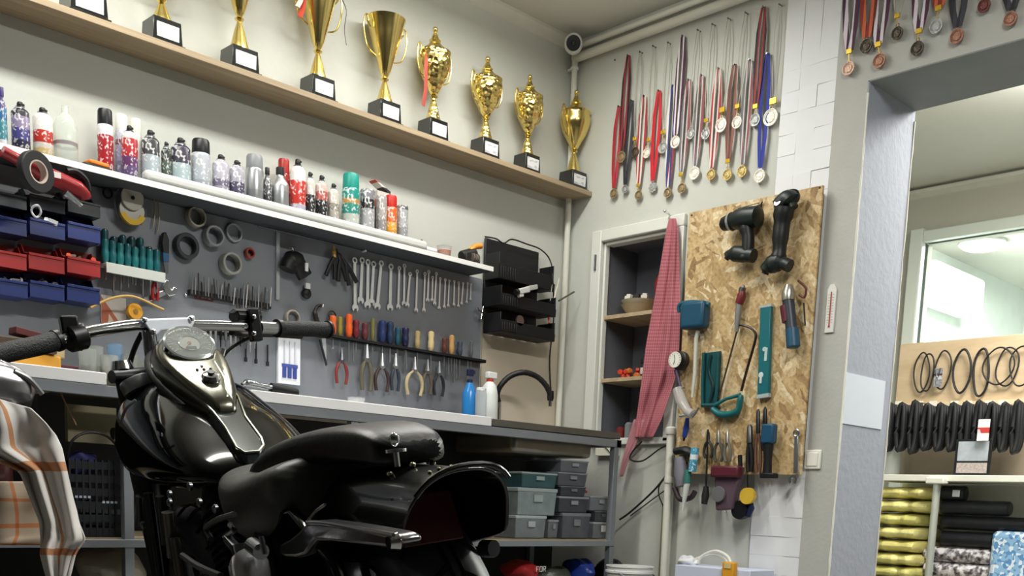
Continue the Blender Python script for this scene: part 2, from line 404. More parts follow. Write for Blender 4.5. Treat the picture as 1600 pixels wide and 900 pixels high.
m = MB(); m.cyl(q @ V((0, 0, -.03)), V((.06, .06, .06)), .012); m.build('mounting_arm', WHITE, t)
sp_ = RW(1271, 718, -.0155)
t = thing('light_switch', 'square white light switch on the grey pillar', 'light switch', sp_, RWZ)
m = MB(); m.box((0, -.004, 0), (.068, .009, .072)); m.build('frame', mat('ecebdf', .35), t, bevel=.003)
m = MB(); m.box((0, -.0105, 0), (.046, .006, .05), Euler((.06, 0, 0)).to_matrix()); m.build('rocker', mat('f1f0e6', .3), t, bevel=.002)
tp = RW(1299, 483, -.0155)
t = thing('wall_thermometer', 'narrow white thermometer hanging on the grey pillar above the switch', 'thermometer', tp, RWZ)
m = MB(); m.prism([(-.018, -.085), (.018, -.085), (.018, .07), (.008, .088), (-.008, .088), (-.018, .07)], -.007, 0); m.build('backing', mat('deded8', .5), t, bevel=.001)
m = MB(); m.cyl((0, -.009, -.06), (0, -.009, .06), .002, n=8); m.sph((0, -.009, -.062), .004, 8); m.build('glass_tube', mat('b9463c', .2), t)
m = MB()
for k in range(11):
    m.bb((-.012, -.0078, -.05+.01*k), (-.004, -.0072, -.0492+.01*k)); m.bb((.004, -.0078, -.05+.01*k), (.012, -.0072, -.0492+.01*k))
m.build('scale_marks', mat('555555', .6), t)
a = P(1318, 580, 1, J-.004); b_ = P(1385, 597, 1, J-.004); c_ = P(1313, 661, 1, J-.004)
m = MB(); m.bb((max(a.x, -.012), J-.0065, c_.z), (b_.x-.012, J-.0045, a.z-.002)); tag(m.build('paper_sheet', mat('dfe6f2', .6, var=.02)), 'blank white paper sheet taped to the inside of the doorway', 'paper')

# ------------------------------------------------------------------ wall cupboard niche
NW = NY0-NY1
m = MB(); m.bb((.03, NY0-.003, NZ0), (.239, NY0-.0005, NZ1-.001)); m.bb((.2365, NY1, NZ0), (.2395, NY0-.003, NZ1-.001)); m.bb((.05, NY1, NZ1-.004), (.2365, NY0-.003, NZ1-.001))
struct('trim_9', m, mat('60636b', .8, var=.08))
m = MB(); fo = RW(930, 364); fwid = fo.y-NY0
m.bb((-.022, NY0, NZ0-.02), (.0, fo.y, fo.z)); m.bb((-.022, NY1-.05, NZ1), (.0, NY0, fo.z)); m.bb((-.022, NY1-.05, NZ0-.02), (0, NY1, NZ1)); m.bb((-.022, NY1-.05, NZ0-.03), (.02, NY0, NZ0))
m.bb((0, NY0-.012, NZ0), (.03, NY0, NZ1)); m.bb((0, NY1, NZ1-.015), (.05, NY0-.012, NZ1))
struct('window_3', m, mat('dcded6', .4, var=.03, name='white_gloss_frame'), bevel=.004)
m = MB(); m.cyl((-.026, NY0+fwid*.45, RW(935, 400).z), (-.026, NY0+fwid*.45, RW(935, 424).z), .005, n=8)
tag(m.build('hinge', DSTEEL), 'small grey hinge pin on the left side of the cupboard frame', 'hinge')
for i, (px, py) in enumerate(((985, 490), (980, 590))):
    z = RW(px, py, .03).z
    m = MB(); m.bb((.01, NY1+.002, z-.016), (.238, NY0-.002, z)); tag(m.build('cupboard_shelf', node_mat('shelfwood', f_wood('a08b6c', 'c9b593'))), ('upper' if i == 0 else 'lower')+' wooden shelf inside the open wall cupboard', 'shelf')
SZ1 = RW(985, 490, .03).z; SZ2 = RW(980, 590, .03).z
bwl = [(.03, 0), (.035, .002), (.06, .025), (.078, .05), (.08, .052), (.076, .05), (.055, .024), (.0, .012)]
for k in range(2):
    m = MB(); m.lathe([(r, z) for r, z in bwl], 28)
    tag(m.build('bowl', mat('cfc3a8' if k else 'b9a88c', .35), loc=(.13, NY0-.11, SZ1+k*.02)), ['cream bowl at the bottom of the stack on the upper cupboard shelf', 'cream bowl nested on top of the stack in the cupboard'][k], 'bowl', 'bowls in the cupboard')
bp0 = P(975, 466, 0, .13)
for k in range(3):
    m = MB(); m.box((0, 0, .026), (.034, .03, .052)); m.box((0, 0, .056), (.024, .022, .01))
    tag(m.build('small_carton', mat(['e8e4d8', '2c2c2c', 'd8d4c8'][k], .5), loc=(.10+.012*k, NY0-.07-.035*k, SZ1+.04), rot=(.1, .1, .2*k), bevel=.002), ['white carton standing left in the cupboard bowl', 'black carton in the middle of the cupboard bowl', 'off-white carton on the right in the cupboard bowl'][k], 'carton', 'cartons in the bowl')
def blob(name, m_, loc, r, seed, amp=.25, n=20, parent=None, flat=0):
    random.seed(seed); m = MB(); ph = [random.uniform(0, 6) for _ in range(8)]
    q = bmesh.ops.create_uvsphere(m.b, u_segments=n, v_segments=n//2+2, radius=1)['verts']
    for v in q:
        c = v.co.copy(); k = 1+amp*(math.sin(5*c.x+ph[0])*math.sin(4*c.z+ph[1])+.5*math.sin(9*c.y+ph[2])*math.sin(8*c.z+ph[3])+.3*math.sin(15*c.x+ph[4]+9*c.z))
        v.co = V((c.x*r[0]*k, c.y*r[1]*k, c.z*r[2]*k))
    return m.build(name, m_, parent, loc=loc, sub=1)
rb = RW(1022, 440, .12)
t = thing('red_bag', 'crumpled red plastic bag behind the towel in the cupboard', 'bag', (.165, rb.y-.05, SZ1))
blob('bag_body', mat('a8322a', .35, bump=.3, bscale=40), (0, 0, .105), (.06, .065, .1), 3, .12, parent=t)
m = MB(); m.tube(smooth_pts([(-.02, .02, .19), (-.01, .02, .26), (0, -.01, .25), (0, -.02, .19)]), .006, 6, flat=.4); m.build('handle', mat('a8322a', .35), t)
for k in range(14):
    random.seed(k+50); y = NY0-.06-random.uniform(0, .13)
    m = MB(); m.prism([(-.014, 0), (.01, -.003), (.016, .01), (.004, .02), (-.01, .014)], -.008, .008)
    tag(m.build('plastic_fitting', mat(['c43a22', 'd8442a', 'd6763a'][k % 3], .4), loc=(.05+.05*random.random(), y, SZ2+.004+.022*(k//7)), rot=(0, random.uniform(-.3, .3), random.uniform(0, 3)), bevel=.002), 'small red plastic fitting in the pile on the lower cupboard shelf', 'fitting', 'red fittings on the lower cupboard shelf')
t = thing('glass_jar', 'small dark jar with pale label beside the red fittings', 'jar', (.08, NY0-.205, SZ2))
m = MB(); m.lathe([(.02, 0), (.021, .003), (.021, .055), (.017, .062)], 18); m.build('jar_body', bands([(0, '2a2a2e'), (.25, 'd7d3c8'), (.7, '2a2a2e')]), t)
m = MB(); m.lathe([(.0195, .062), (.0195, .078), (.018, .08)], 18); m.build('lid', BLACK, t)
for k in range(3):
    m = MB(); m.lathe([(.02, 0), (.021, .002), (.021, .05+.02*k), (.012, .06+.02*k)], 16)
    tag(m.build('tin', mat(['7d2f2a', '8b8d90', '3c4248'][k], .4), loc=(.12, NY0-.05-.05*k, NZ0)), ['dark red tin low in the cupboard corner', 'grey tin in the cupboard bottom', 'blue-grey tin in the cupboard bottom'][k], 'tin', 'tins in the cupboard bottom')
# ================================================================== LEFT WALL
# ---- trophy shelf
TS_Z = 1.949; TS_D = .148
m = MB(); m.bb((-4.4, -TS_D, TS_Z-.02), (-.002, -.001, TS_Z))
tag(m.build('trophy_shelf', node_mat('oak', f_wood('8f7c62', 'b5a182', (.8, 26, 26)), .6), bevel=.0015), 'long light oak wall shelf carrying the row of gold trophies', 'shelf')
TY = -.078
def stem_prof(h, rb, rn):
    rn *= 1.25
    return [(rb, 0), (rb*.98, h*.05), (rb*.8, h*.22), (rb*.58, h*.5), (rn*1.1, h*.78), (rn*.8, h*.86), (rn*1.6, h*.91), (rn*1.7, h*.94), (rn*.9, h)]
def trophy(pxc, pytop, bpx, kind, label, ribbons=(), tall=None, yaw=0):
    x = P(pxc, 200, 1, TY).x; x = P(pxc, LW(pxc, 200, TY).z and (P(pxc, 200, 1, TY), 200)[1], 1, TY).x
    # base centre sits on the shelf: solve the column for the shelf height
    py = 200
    for _ in range(6):
        q = P(pxc, py, 1, TY); py += (q.z-(TS_Z+.03))*700
    x = q.x
    H = tall if tall else P(pxc, pytop, 1, TY).z - TS_Z
    t = thing('trophy', label, 'trophy', (x, TY, TS_Z), yaw, 'gold trophies on the shelf')
    bh = .08; bpx *= 1.12; bw = bpx/2
    m = MB(); m.bb((-bw*1.14, -bw*.98, 0), (bw*1.14, bw*.98, .011)); m.box((0, 0, .011+(bh-.011)/2), (bw*2, bw*1.75, bh-.011), taper=.93)
    m.build('marble_base', mat('1c1d1c', .18, coat=.5, var=.4, vscale=30), t, bevel=.0015)
    m = MB(); m.box((0, -bw*.875+.0008, .042), (bw*1.5, .003, .043), Euler((.03, 0, 0)).to_matrix()); m.build('plate', bands([(0, 'd9dadb'), (.2, 'e6e7e8')], .3, prt='a9adb2', pscale=(5, 6)), t)
    G = HGOLD if kind == 'ham' else GOLD
    if kind == 'stub':
        m = MB(); m.lathe([(bw*.62, bh), (bw*.6, bh+.008), (bw*.36, bh+.03), (bw*.3, bh+.06), (bw*.42, bh+.075), (bw*.2, bh+.09), (.004, bh+.2)], 24); m.build('stem', G, t); return t
    lid = kind in ('ham', 'lid')
    Hc = H-bh; sh = Hc*(.28 if lid else .31)
    m = MB(); m.lathe([(r, bh+z) for r, z in stem_prof(sh, bw*.66, .0075)], 28); m.build('stem', G, t)
    z0 = bh+sh; ch = Hc*(.44 if lid else .69); R = bw*(1.38 if lid else 1.55)
    if kind == 'cup': pr = [(.007, 0), (.014, .03), (.022, .12), (.42*R, .3), (.6*R, .5), (.76*R, .72), (.9*R, .93), (R*.98, 1.0), (R*.94, 1.0), (R*.7, .7), (.008, .2)]
    else: pr = [(.007, 0), (.016, .03), (.45*R, .2), (.75*R, .42), (.95*R, .66), (R, .82), (.93*R, .93), (.98*R, 1.0), (.92*R, 1.0), (.7*R, .7), (.008, .25)]
    m = MB(); m.lathe([(r, z0+z*ch) for r, z in pr], 32); m.build('cup', G, t)
    for s in (-1, 1):
        m = MB(); hk = 1 if lid else .86
        pts = [(s*R*.55, 0, z0+ch*.32), (s*R*1.05, 0, z0+ch*.42), (s*R*1.3, 0, z0+ch*.72), (s*R*1.26, 0, z0+ch*1.05*hk), (s*R*1.12, 0, z0+ch*1.12*hk), (s*R*1.02, 0, z0+ch*1.0*hk), (s*R*1.1, 0, z0+ch*.86), (s*R*.9, 0, z0+ch*.78)]
        m.tube(smooth_pts(pts, 5), .0032, 8); m.build('handle', GOLD, t)
    if lid:
        zt = z0+ch; lh = H-zt
        m = MB(); m.lathe([(r, zt+z*lh) for r, z in ((.96*R, 0), (.98*R, .04), (.72*R, .14), (.42*R, .3), (.3*R, .42), (.36*R, .47), (.26*R, .52), (.16*R, .68), (.1*R, .76))], 28); m.build('lid', G, t)
        m = MB(); m.sph((0, 0, H-.011), .011); m.cyl((0, 0, H-.02), (0, 0, zt+.7*lh), .005, n=10); m.build('finial', GOLD, t)
    for i, (c, sx, ln) in enumerate(ribbons):
        m = MB(); zz = z0+ch*.9
        pts = [(sx*R*.9, -R*.3, zz), (sx*R*1.15, -R*.5, zz-ln*.3), (sx*R*1.1, -R*.45, zz-ln*.7), (sx*R*1.25, -R*.4, zz-ln)]
        m.tube(smooth_pts(pts, 4), .009, 6, flat=.12); m.build('ribbon', mat(c, .6), t)
    return t
BWP = .092
trophy(130, 0, .1, 'stub', 'trophy base cut off by the top of the photo, leftmost on the shelf')
trophy(253, -60, .088, 'cup', 'trophy with short gold stem on a black base, second from the left', tall=.3)
trophy(374, -150, .09, 'cup', 'tall gold cup on a narrow waist, third trophy from the left', tall=.42)
trophy(496, -60, .088, 'cup', 'gold cup with red and white ribbons, fourth trophy from the left', [('c8452e', -1, .13), ('e5e0d6', -1.1, .1), ('2a3244', 1.05, .16)], tall=.4)
trophy(600, 30, .088, 'cup', 'open-topped smooth gold cup with no lid, fifth trophy from the left')
trophy(676, 40, .084, 'ham', 'hammered gold cup with lid and pink ribbon, sixth trophy from the left', [('d9604c', .75, .05), ('b04a40', -.9, .2)])
trophy(757, 86, .084, 'ham', 'lidded gold cup with short red ribbon, seventh trophy from the left', [('c8463a', .7, .04)])
trophy(822, 114, .08, 'ham', 'slim lidded gold cup, second trophy from the room corner')
trophy(893, 137, .088, 'lid', 'wide gold cup nearest the room corner, rightmost trophy')

# ---- can shelf
CS_D = .158; _q = LW(770, 422, -CS_D); CSX1 = _q.x; CS_Z0 = LW(500, 357, -CS_D).z; CS_Z = CS_Z0+.016
m = MB(); m.bb((-4.2, -CS_D, CS_Z0), (CSX1, -.001, CS_Z))
tag(m.build('can_shelf', mat('3f4247', .6, var=.06, vscale=12), bevel=.0005), 'white wall shelf above the tool board, full of spray cans', 'shelf')  # dark grey puts the underside's shade into the white shelf's colour
m = MB(); g0 = LW(228, 285, -CS_D+.01).x; g1 = LW(668, 392, -CS_D+.01).x
m.bb((g0, -CS_D+.004, CS_Z), (g1, -CS_D+.05, CS_Z+.038)); tag(m.build('lamp_housing', mat('d2d4d0', .35), bevel=.014, seg=3), 'long pale rounded lamp housing lying along the front of the can shelf', 'lamp housing')
m = MB(); m.bb((-4.2, -CS_D-.004, CS_Z0-.001), (CSX1, -CS_D-.0004, CS_Z+.001))
tag(m.build('label_strip', mat('f0f0ec', .4)), 'white strip along the front edge of the can shelf', 'label strip')

def shelf_x(px, zz, y):
    py = 300
    for _ in range(8):
        q = P(px, py, 1, y); py += (q.z-zz)*500
    return q.x
def can(px0, px1, pytop, style, stops, label, cap=None, y=-.075, name='spray_can', nz='1b1b1d', prt='e8e8e8', rough=.3, metal=0):
    xc = (px0+px1)/2; x = shelf_x(xc, CS_Z+.06, y)
    q0, q1 = P(px0, pytop, 1, y), P(px1, pytop, 1, y)
    R = abs(q1.x-q0.x)*.455
    H = P(xc, pytop, 1, y).z-CS_Z
    t = thing(name, label, 'spray can' if name == 'spray_can' else 'bottle', (x, y, CS_Z), 0, 'cans and bottles on the can shelf')
    bm_ = bands(stops, rough, metal=metal, prt=prt)
    if style == 'cap':
        hb = H*.78
        m = MB(); m.lathe([(R*.93, 0), (R, .004), (R, hb*.93), (R*.95, hb*.97), (R*.86, hb)], 22); m.build('can_body', bm_, t)
        m = MB(); m.lathe([(R*.9, hb*.965), (R*.94, hb), (R*.9, H-.006), (R*.8, H)], 22); m.build('cap', mat(cap or '16171a', .4), t)
    elif style == 'nozzle':
        hb = H*.885
        m = MB(); m.lathe([(R*.93, 0), (R, .004), (R, hb*.9), (R*.93, hb*.93), (R*.62, hb*.99), (R*.5, hb)], 22); m.build('can_body', bm_, t)
        m = MB(); m.lathe([(R*.5, hb), (R*.52, hb+.004), (R*.3, hb+.006)], 16); m.build('valve_cup', STEEL, t)
        m = MB(); m.lathe([(R*.3, hb+.004), (R*.36, hb+.008), (R*.33, H-.003), (R*.25, H)], 12); m.bb((R*.1, -.003, H-.009), (R*.48, .003, H-.003)); m.build('nozzle', mat(nz, .45), t)
    elif style == 'flat':
        m = MB(); m.lathe([(R*.95, 0), (R, .003), (R, H-.006), (R*.9, H)], 22); m.build('can_body', bm_, t)
    elif style == 'bottle':
        m = MB(); m.lathe([(R*.9, 0), (R, .006), (R, H*.62), (R*.9, H*.7), (R*.45, H*.8), (R*.38, H*.84), (R*.38, H*.88)], 22); m.build('bottle_body', bm_, t)
        m = MB(); m.lathe([(R*.46, H*.86), (R*.48, H*.88), (R*.46, H*.99), (R*.4, H)], 16); m.build('cap', mat(cap or '16171a', .4), t)
    return t
CL = [
 (-4, 12, 137, 'bottle', [(0, 'd8dde2'), (.2, '4e8f9c'), (.55, '3b6f9c'), (.75, '4a3f78')], 'tall teal and blue bottle with purple cap at the left edge of the photo', 'bottle', '4a3f78'),
 (17, 48, 160, 'nozzle', [(0, '33324a'), (.3, '4c4a86'), (.55, '8b7f9c'), (.8, '2a2a34')], 'dark can with purple and blue label, left of the red and white one', None, None),
 (51, 84, 169, 'nozzle', [(0, 'd8bc7c'), (.25, 'd8d2c6'), (.36, 'b8362c'), (.62, 'd9d6ce')], 'white spray can with wide red label beside the clear bottle', None, None),
 (152, 178, 172, 'cap', [(0, '8d2030'), (.15, 'a62a34'), (.78, 'd9d9dc')], 'red can with tall black cap near the orange box', None, '17181b'),
 (180, 201, 180, 'cap', [(0, '8a86a8'), (.4, 'a9a3c4'), (.7, '7b2a3e'), (.8, 'c9c6d6')], 'lavender can with white cap', None, 'ecebe4'),
 (190, 216, 197, 'nozzle', [(0, '6c5a86'), (.3, '6a3f6c'), (.5, 'b02c34'), (.85, 'c9c6c2')], 'red and purple can standing in front of the lavender can', None, None),
 (203, 223, 187, 'cap', [(0, 'b9bcb4'), (.5, 'd0d1ca')], 'pale grey can with off-white cap standing behind the red and purple one', None, 'dedfd3'),
 (221, 250, 204, 'nozzle', [(0, 'a8a4b4'), (.25, 'a9b6bc'), (.62, '3a3c40')], 'silver-labelled can with black shoulders at the left end of the lamp housing', None, None),
 (252, 268, 222, 'nozzle', [(0, '39453e'), (.4, '4d5a50'), (.7, '2f3834')], 'small dark green can squeezed between two silver ones', None, None),
 (267, 298, 216, 'nozzle', [(0, '8f9aa4'), (.3, 'a9bcc0'), (.6, '3b3848')], 'silver and teal can with dark purple shoulders', None, None),
 (299, 329, 219, 'cap', [(0, '9da3ac'), (.4, 'b4bac2')], 'silver can with broad black cap', None, '1a1b1e'),
 (332, 358, 242, 'nozzle', [(0, '9b98a6'), (.4, '6f6a80'), (.55, 'b0aeba')], 'grey and mauve can right of the broad black cap', None, None),
 (358, 382, 251, 'nozzle', [(0, '8c8a9a'), (.3, '4f4b62'), (.6, 'a4a3ae')], 'grey can with dark purple band left of the plain silver can', None, None),
 (384, 411, 243, 'cap', [(0, 'a8abae'), (.5, 'b8bbbd')], 'plain silver can with dull grey cap', None, '8e9194'),
 (410, 425, 262, 'bottle', [(0, '3a3c3e'), (.5, '56585a')], 'slim dark bottle between two silver cans', 'bottle', '202124'),
 (424, 451, 262, 'bottle', [(0, 'a9adaf'), (.6, 'b9bcbd')], 'bare aluminium bottle with dark cap', 'bottle', '26272a'),
 (434, 452, 249, 'cap', [(0, '8d8f92'), (.6, 'b0342e')], 'can with dull red cap standing behind the bare aluminium bottle', None, 'a82a24'),
 (453, 477, 249, 'nozzle', [(0, 'c7c8cc'), (.25, 'b9b4c6'), (.33, 'c63a30'), (.74, 'e4e2dc')], 'white can with large red label in the middle of the shelf', None, None),
 (476, 492, 269, 'nozzle', [(0, '232326'), (.15, '2b2b2e'), (.65, 'c9c7bf')], 'slim black can with cream shoulders, left one of the pair', None, None),
 (493, 511, 274, 'nozzle', [(0, '26262a'), (.6, 'b4584e'), (.78, 'd0b0a8')], 'slim black can with pinkish-red shoulders', None, None),
 (512, 529, 287, 'nozzle', [(0, 'a9a49a'), (.5, '8c867c'), (.66, 'c4bfb4')], 'beige-grey small can left of the teal cap', None, None),
 (535, 560, 272, 'cap', [(0, 'bfc4bd'), (.45, '2f8f84'), (.66, 'b98c4a'), (.76, '1f9084')], 'white and teal can with tall teal cap', None, '1f9a8c'),
 (563, 584, 297, 'flat', [(0, 'a9a9ac'), (.55, '9c9ca0'), (.62, '222325'), (.8, '7a7a7e')], 'grey printed can left of the open carton', None, None),
 (588, 603, 306, 'flat', [(0, '8f8a88'), (.5, 'a39e9a')], 'mottled grey can standing in front of the open carton', None, None),
 (601, 619, 306, 'cap', [(0, 'c98f34'), (.4, 'e0a23c'), (.6, 'd36a2c')], 'orange-yellow can with red cap', None, 'c8281f'),
 (620, 636, 322, 'flat', [(0, '8d9094'), (.5, 'a4a7aa'), (.9, '55585c')], 'small grey speckled can at the right end of the spray cans', None, None),
]
for (a, b, top, st, stops, lab, nm, cap) in CL:
    behind = lab.startswith('pale grey can with off')
    can(a, b, top, st, tuple(stops), lab, cap, y=-.05 if behind or 'lavender can with' in lab or 'behind the bare' in lab else -.082, name='bottle' if nm else 'spray_can', prt='e8e8e8' if a not in (384, 424) else None, metal=.7 if a in (384, 424) else 0)
# clear plastic bottle
x = shelf_x(103, CS_Z+.06, -.08)
t = thing('clear_bottle', 'empty clear plastic bottle standing on the can shelf', 'bottle', (x, -.08, CS_Z))
H = LW(103, 167, -.08).z-CS_Z
m = MB(); m.lathe([(.03, 0), (.034, .006), (.034, H*.66), (.027, H*.78), (.011, H*.88), (.011, H)], 24); m.build('bottle_body', thin('e4ece2', .3), t, solid=.0012)
m = MB(); m.lathe([(.0348, H*.34), (.0348, H*.4)], 24, cap0=False, cap1=False); m.build('label', mat('8d8486', .5), t)
# black and red carton with open flap
x = shelf_x(592, CS_Z+.08, -.045)
t = thing('carton', 'black and orange carton with its flap standing open among the cans', 'carton', (x, -.05, CS_Z))
H = LW(590, 300, -.05).z-CS_Z
m = MB(); m.bb((-.028, -.02, 0), (.03, .02, H)); m.build('box_body', bands([(0, '1c1c1e'), (.7, 'd9622e'), (.86, 'c9c4bc')], .5, prt='e4e0da', pscale=(3, 5)), t)
m = MB(); m.prism([(-.04, H+.035), (-.038, H+.037), (.034, H+.008), (.034, H-.004)], -.02, .02); m.build('flap', bands([(0, '2a2a2c'), (.5, 'd8d4cc'), (.8, 'b8492c')], .5), t)
# blue jar pieces, roll, tub
x = shelf_x(645, CS_Z+.03, -.075)
t = thing('blue_jar', 'small translucent blue jar right of the spray cans', 'jar', (x, -.07, CS_Z))
m = MB(); m.lathe([(.02, 0), (.021, .004), (.021, .034), (.018, .04)], 18); m.build('jar_body', mat('2f5673', .25), t)
m = MB(); m.lathe([(.019, .04), (.019, .05), (.017, .052)], 18); m.build('lid', mat('23435c', .35), t)
x = shelf_x(657, CS_Z+.03, -.07)
t = thing('dropper_bottle', 'tiny pale blue dropper bottle with black tip', 'bottle', (x, -.075, CS_Z))
m = MB(); m.lathe([(.009, 0), (.0095, .003), (.0095, .035), (.005, .042)], 14); m.build('bottle_body', mat('b4c9d8', .3), t)
m = MB(); m.lathe([(.006, .04), (.006, .058), (.004, .06)], 12); m.build('cap', BLACK, t)
x = shelf_x(668, CS_Z+.015, -.12)
m = MB(); m.cyl((-.035, 0, .012), (.03, 0, .012), .0115); tag(m.build('paper_roll', mat('e2e4e6', .6), loc=(x, -.13, CS_Z)), 'white paper roll lying at the end of the lamp housing', 'roll')
x = shelf_x(694, CS_Z+.03, -.09)
t = thing('plastic_tub', 'clear plastic tub half full of orange-pink paste at the shelf end', 'tub', (x, -.09, CS_Z))
m = MB(); m.lathe([(.024, 0), (.025, .003), (.03, .05), (.0315, .052), (.0285, .05), (.0235, .006), (.0, .005)], 22); m.build('tub_body', thin('d9d6cc', .3), t)
m = MB(); m.lathe([(.0225, .006), (.0275, .036), (.001, .037)], 20); m.build('paste', mat('d9805e', .5), t)
# heat gun lying at the right end
x = shelf_x(735, CS_Z+.03, -.1)
t = thing('heat_gun', 'black heat gun with orange handle lying on the right end of the can shelf', 'power tool', (x, -.1, CS_Z))
m = MB(); m.bb((-.045, -.025, 0), (-.018, .025, .045)); m.bb((.012, -.022, 0), (.036, .026, .045)); m.cyl((-.05, 0, .028), (.02, 0, .05), .022, .026); m.build('housing', mat('1c1b19', .45), t, bevel=.004)
m = MB()
for k in range(4): m.lathe([(.017+.002*(k % 2), -.003), (.017, .003)], 16, Matrix.Translation((-.012+.009*k, -.024, .028)) @ Euler((0, PI/2, 0)).to_matrix().to_4x4())
m.build('nozzle', mat('b4a79a', .3, .8), t)
m = MB(); m.tube(smooth_pts([(-.005, 0, .058), (.02, 0, .078), (.055, 0, .088)]), [.014]*13, 12, flat=.8); m.build('handle', mat('e8963a', .4), t)
m = MB()
c0 = V((x, -.1, CS_Z))
cp_ = [LW(758, 370, -.1), LW(775, 373, -.08), LW(787, 380, -.06), LW(800, 374, -.05), LW(822, 381, -.05), LW(845, 390, -.05), LW(860, 408, -.055), LW(864, 440, -.11), LW(865, 500, -.03), LW(859, 560, -.02), LW(861, 615, -.02)]
m.tube(smooth_pts([p-c0 for p in cp_], 6), .0032, 8); m.build('cord', mat('23211e', .5), t)
# orange case and small black thing on the left
x = shelf_x(150, CS_Z+.01, -.13)
t = thing('orange_case', 'small orange and black case lying flat on the can shelf', 'case', (x, -.115, CS_Z), .1)
m = MB(); m.box((0, 0, .007), (.09, .05, .012)); m.build('case_base', BLACK, t, bevel=.004)
m = MB(); m.box((.008, 0, .02), (.065, .044, .015)); m.build('case_lid', mat('e0812a', .4), t, bevel=.005)

# ---- tool board under the can shelf
PB_X1 = LW(754, 480, -.02).x; PB_Z0 = 1.0
m = MB(); m.bb((-4.3, -.016, .86), (PB_X1, -.0005, CS_Z0-.001)); tag(m.build('tool_board', mat('7f838a', .45, .1, var=.08, vscale=4), bevel=.001), 'dark grey metal tool board covering the wall behind the bench', 'tool board')
m = MB(); a = LW(433, 350, -.018); m.bb((a.x-.007, -.026, LW(431, 468, -.02).z), (a.x+.007, -.0165, CS_Z0-.004)); tag(m.build('support_strip', mat('b4b9bd', .3, .6)), 'bright vertical steel strip on the tool board', 'strip')
m = MB(); a = LW(405, 345, -.06); b2 = LW(520, 375, -.06); m.cyl((a.x, -.05, CS_Z0-.012), (b2.x, -.05, CS_Z0-.012), .0035, n=8); tag(m.build('hanging_rod', DSTEEL), 'thin dark rod fixed under the can shelf', 'rod')

# parts bins
def bin_(px0, px1, py0, py1, col, label, first=[None]):
    a, b = LW(px0, (py0+py1)/2, -.085), LW(px1, (py0+py1)/2, -.085)
    z1, z0 = LW(px0, py0, -.085).z, LW(px0, py1, -.085).z
    wd = (b.x-a.x)*.97; hh = z1-z0; D = .085
    t = thing('storage_bin', label, 'storage bin', ((a.x+b.x)/2, -.0185, z0), 0, 'storage bins on the tool board')
    th = .003; m = MB()
    side = [(0, 0), (-D*.96, 0), (-D, hh*.55), (-D*.55, hh*.66), (-D*.3, hh), (0, hh)]
    for s in (-1, 1):
        m.prism(side, s*wd/2-(th if s > 0 else 0), s*wd/2+(0 if s > 0 else th), lambda p: V((p.y, p.x, p.z)))
    m.bb((-wd/2, -D*.96, 0), (wd/2, 0, th)); m.bb((-wd/2, -th, 0), (wd/2, 0, hh*1.04))
    m.prism([(-wd/2, 0), (wd/2, 0), (wd/2, hh*.56), (-wd/2, hh*.56)], -D-.001, -D+th+.001)
    m.build('bin_body', mat(col, .35, coat=.15), t)
    m = MB(); m.bb((-wd/2, -D-.005, hh*.5), (wd/2, -D+.004, hh*.6)); m.build('lip', mat(col, .3, coat=.2), t, bevel=.001)
    return t, wd, hh, D
rows = [((-22, 38), (42, 98), (101, 153)), ((-24, 38), (40, 97), (100, 153)), ((-24, 40), (42, 97), (100, 152))]
cols = [('24336e', 'blue', 'upper'), ('a82a2a', 'red', 'middle'), ('20306a', 'blue', 'lower')]
tops = [(326, 366), (380, 420), (424, 464)]
bins = []
for r_ in range(3):
    for c_ in range(3):
        px0, px1 = rows[r_][c_]
        dy = (px0+20)*.2*(.9 if r_ < 2 else .85)
        y0, y1 = tops[r_][0]-8+dy*.55, tops[r_][1]-6+dy*.55
        bins.append(bin_(px0, px1, y0, y1, cols[r_][0], '%s bin, %s of the three in the %s row' % (cols[r_][1], ['leftmost', 'middle', 'rightmost'][c_], cols[r_][2])))
for c_ in range(3):
    px0, px1 = rows[0][c_]; dy = (px0+20)*.11
    bins.append(bin_(px0, px1, 279+dy+4, 314+dy+4, '2b2e33', 'black bin, %s of the top row under the can shelf' % ['leftmost', 'middle', 'rightmost'][c_]))
def small_bits(binrec, n, colset, name, lab, kind):
    t, wd, hh, D = binrec
    for k in range(n):
        random.seed(k*7+int(t.location.x*1000)); x = random.uniform(-.38, .38)*wd; y = -random.uniform(.3, .85)*D; z = hh*.45+random.uniform(0, .3)*hh
        m = MB()
        if kind == 'nut': m.tube([(0.010*math.cos(2*PI*i/6), .010*math.sin(2*PI*i/6), 0) for i in range(6)], .0045, 6, closed=True)
        else: m.cyl((0, 0, -.012), (0, 0, .012), .004, n=8); m.cyl((0, 0, .010), (0, 0, .016), .008, n=6)
        tag(m.build(name, mat(colset[k % len(colset)], .35, .3), loc=t.location+V((x, y, z)), rot=(random.random()*3, random.random()*3, 0)), lab, 'fastener', lab)
small_bits(bins[1], 7, ['c9ccd0', 'd8dadd', '8d9096'], 'bolt', 'shiny bolt lying in the middle blue bin of the upper row', 'bolt')
small_bits(bins[2], 6, ['3b3d44', '8d9096'], 'nut', 'dark nut in the right blue bin of the upper row', 'nut')
small_bits(bins[5], 8, ['c8381f', 'd8542a', '7fae6a', 'd8d4cc'], 'plug', 'small coloured plug in the right red bin', 'bolt')
small_bits(bins[7], 7, ['8d9096', '5c5f66'], 'nut', 'grey nut in the middle blue bin of the lower row', 'nut')
small_bits(bins[6], 5, ['c9ccd0', '5c5f66'], 'bolt', 'bolt in the left blue bin of the lower row', 'bolt')
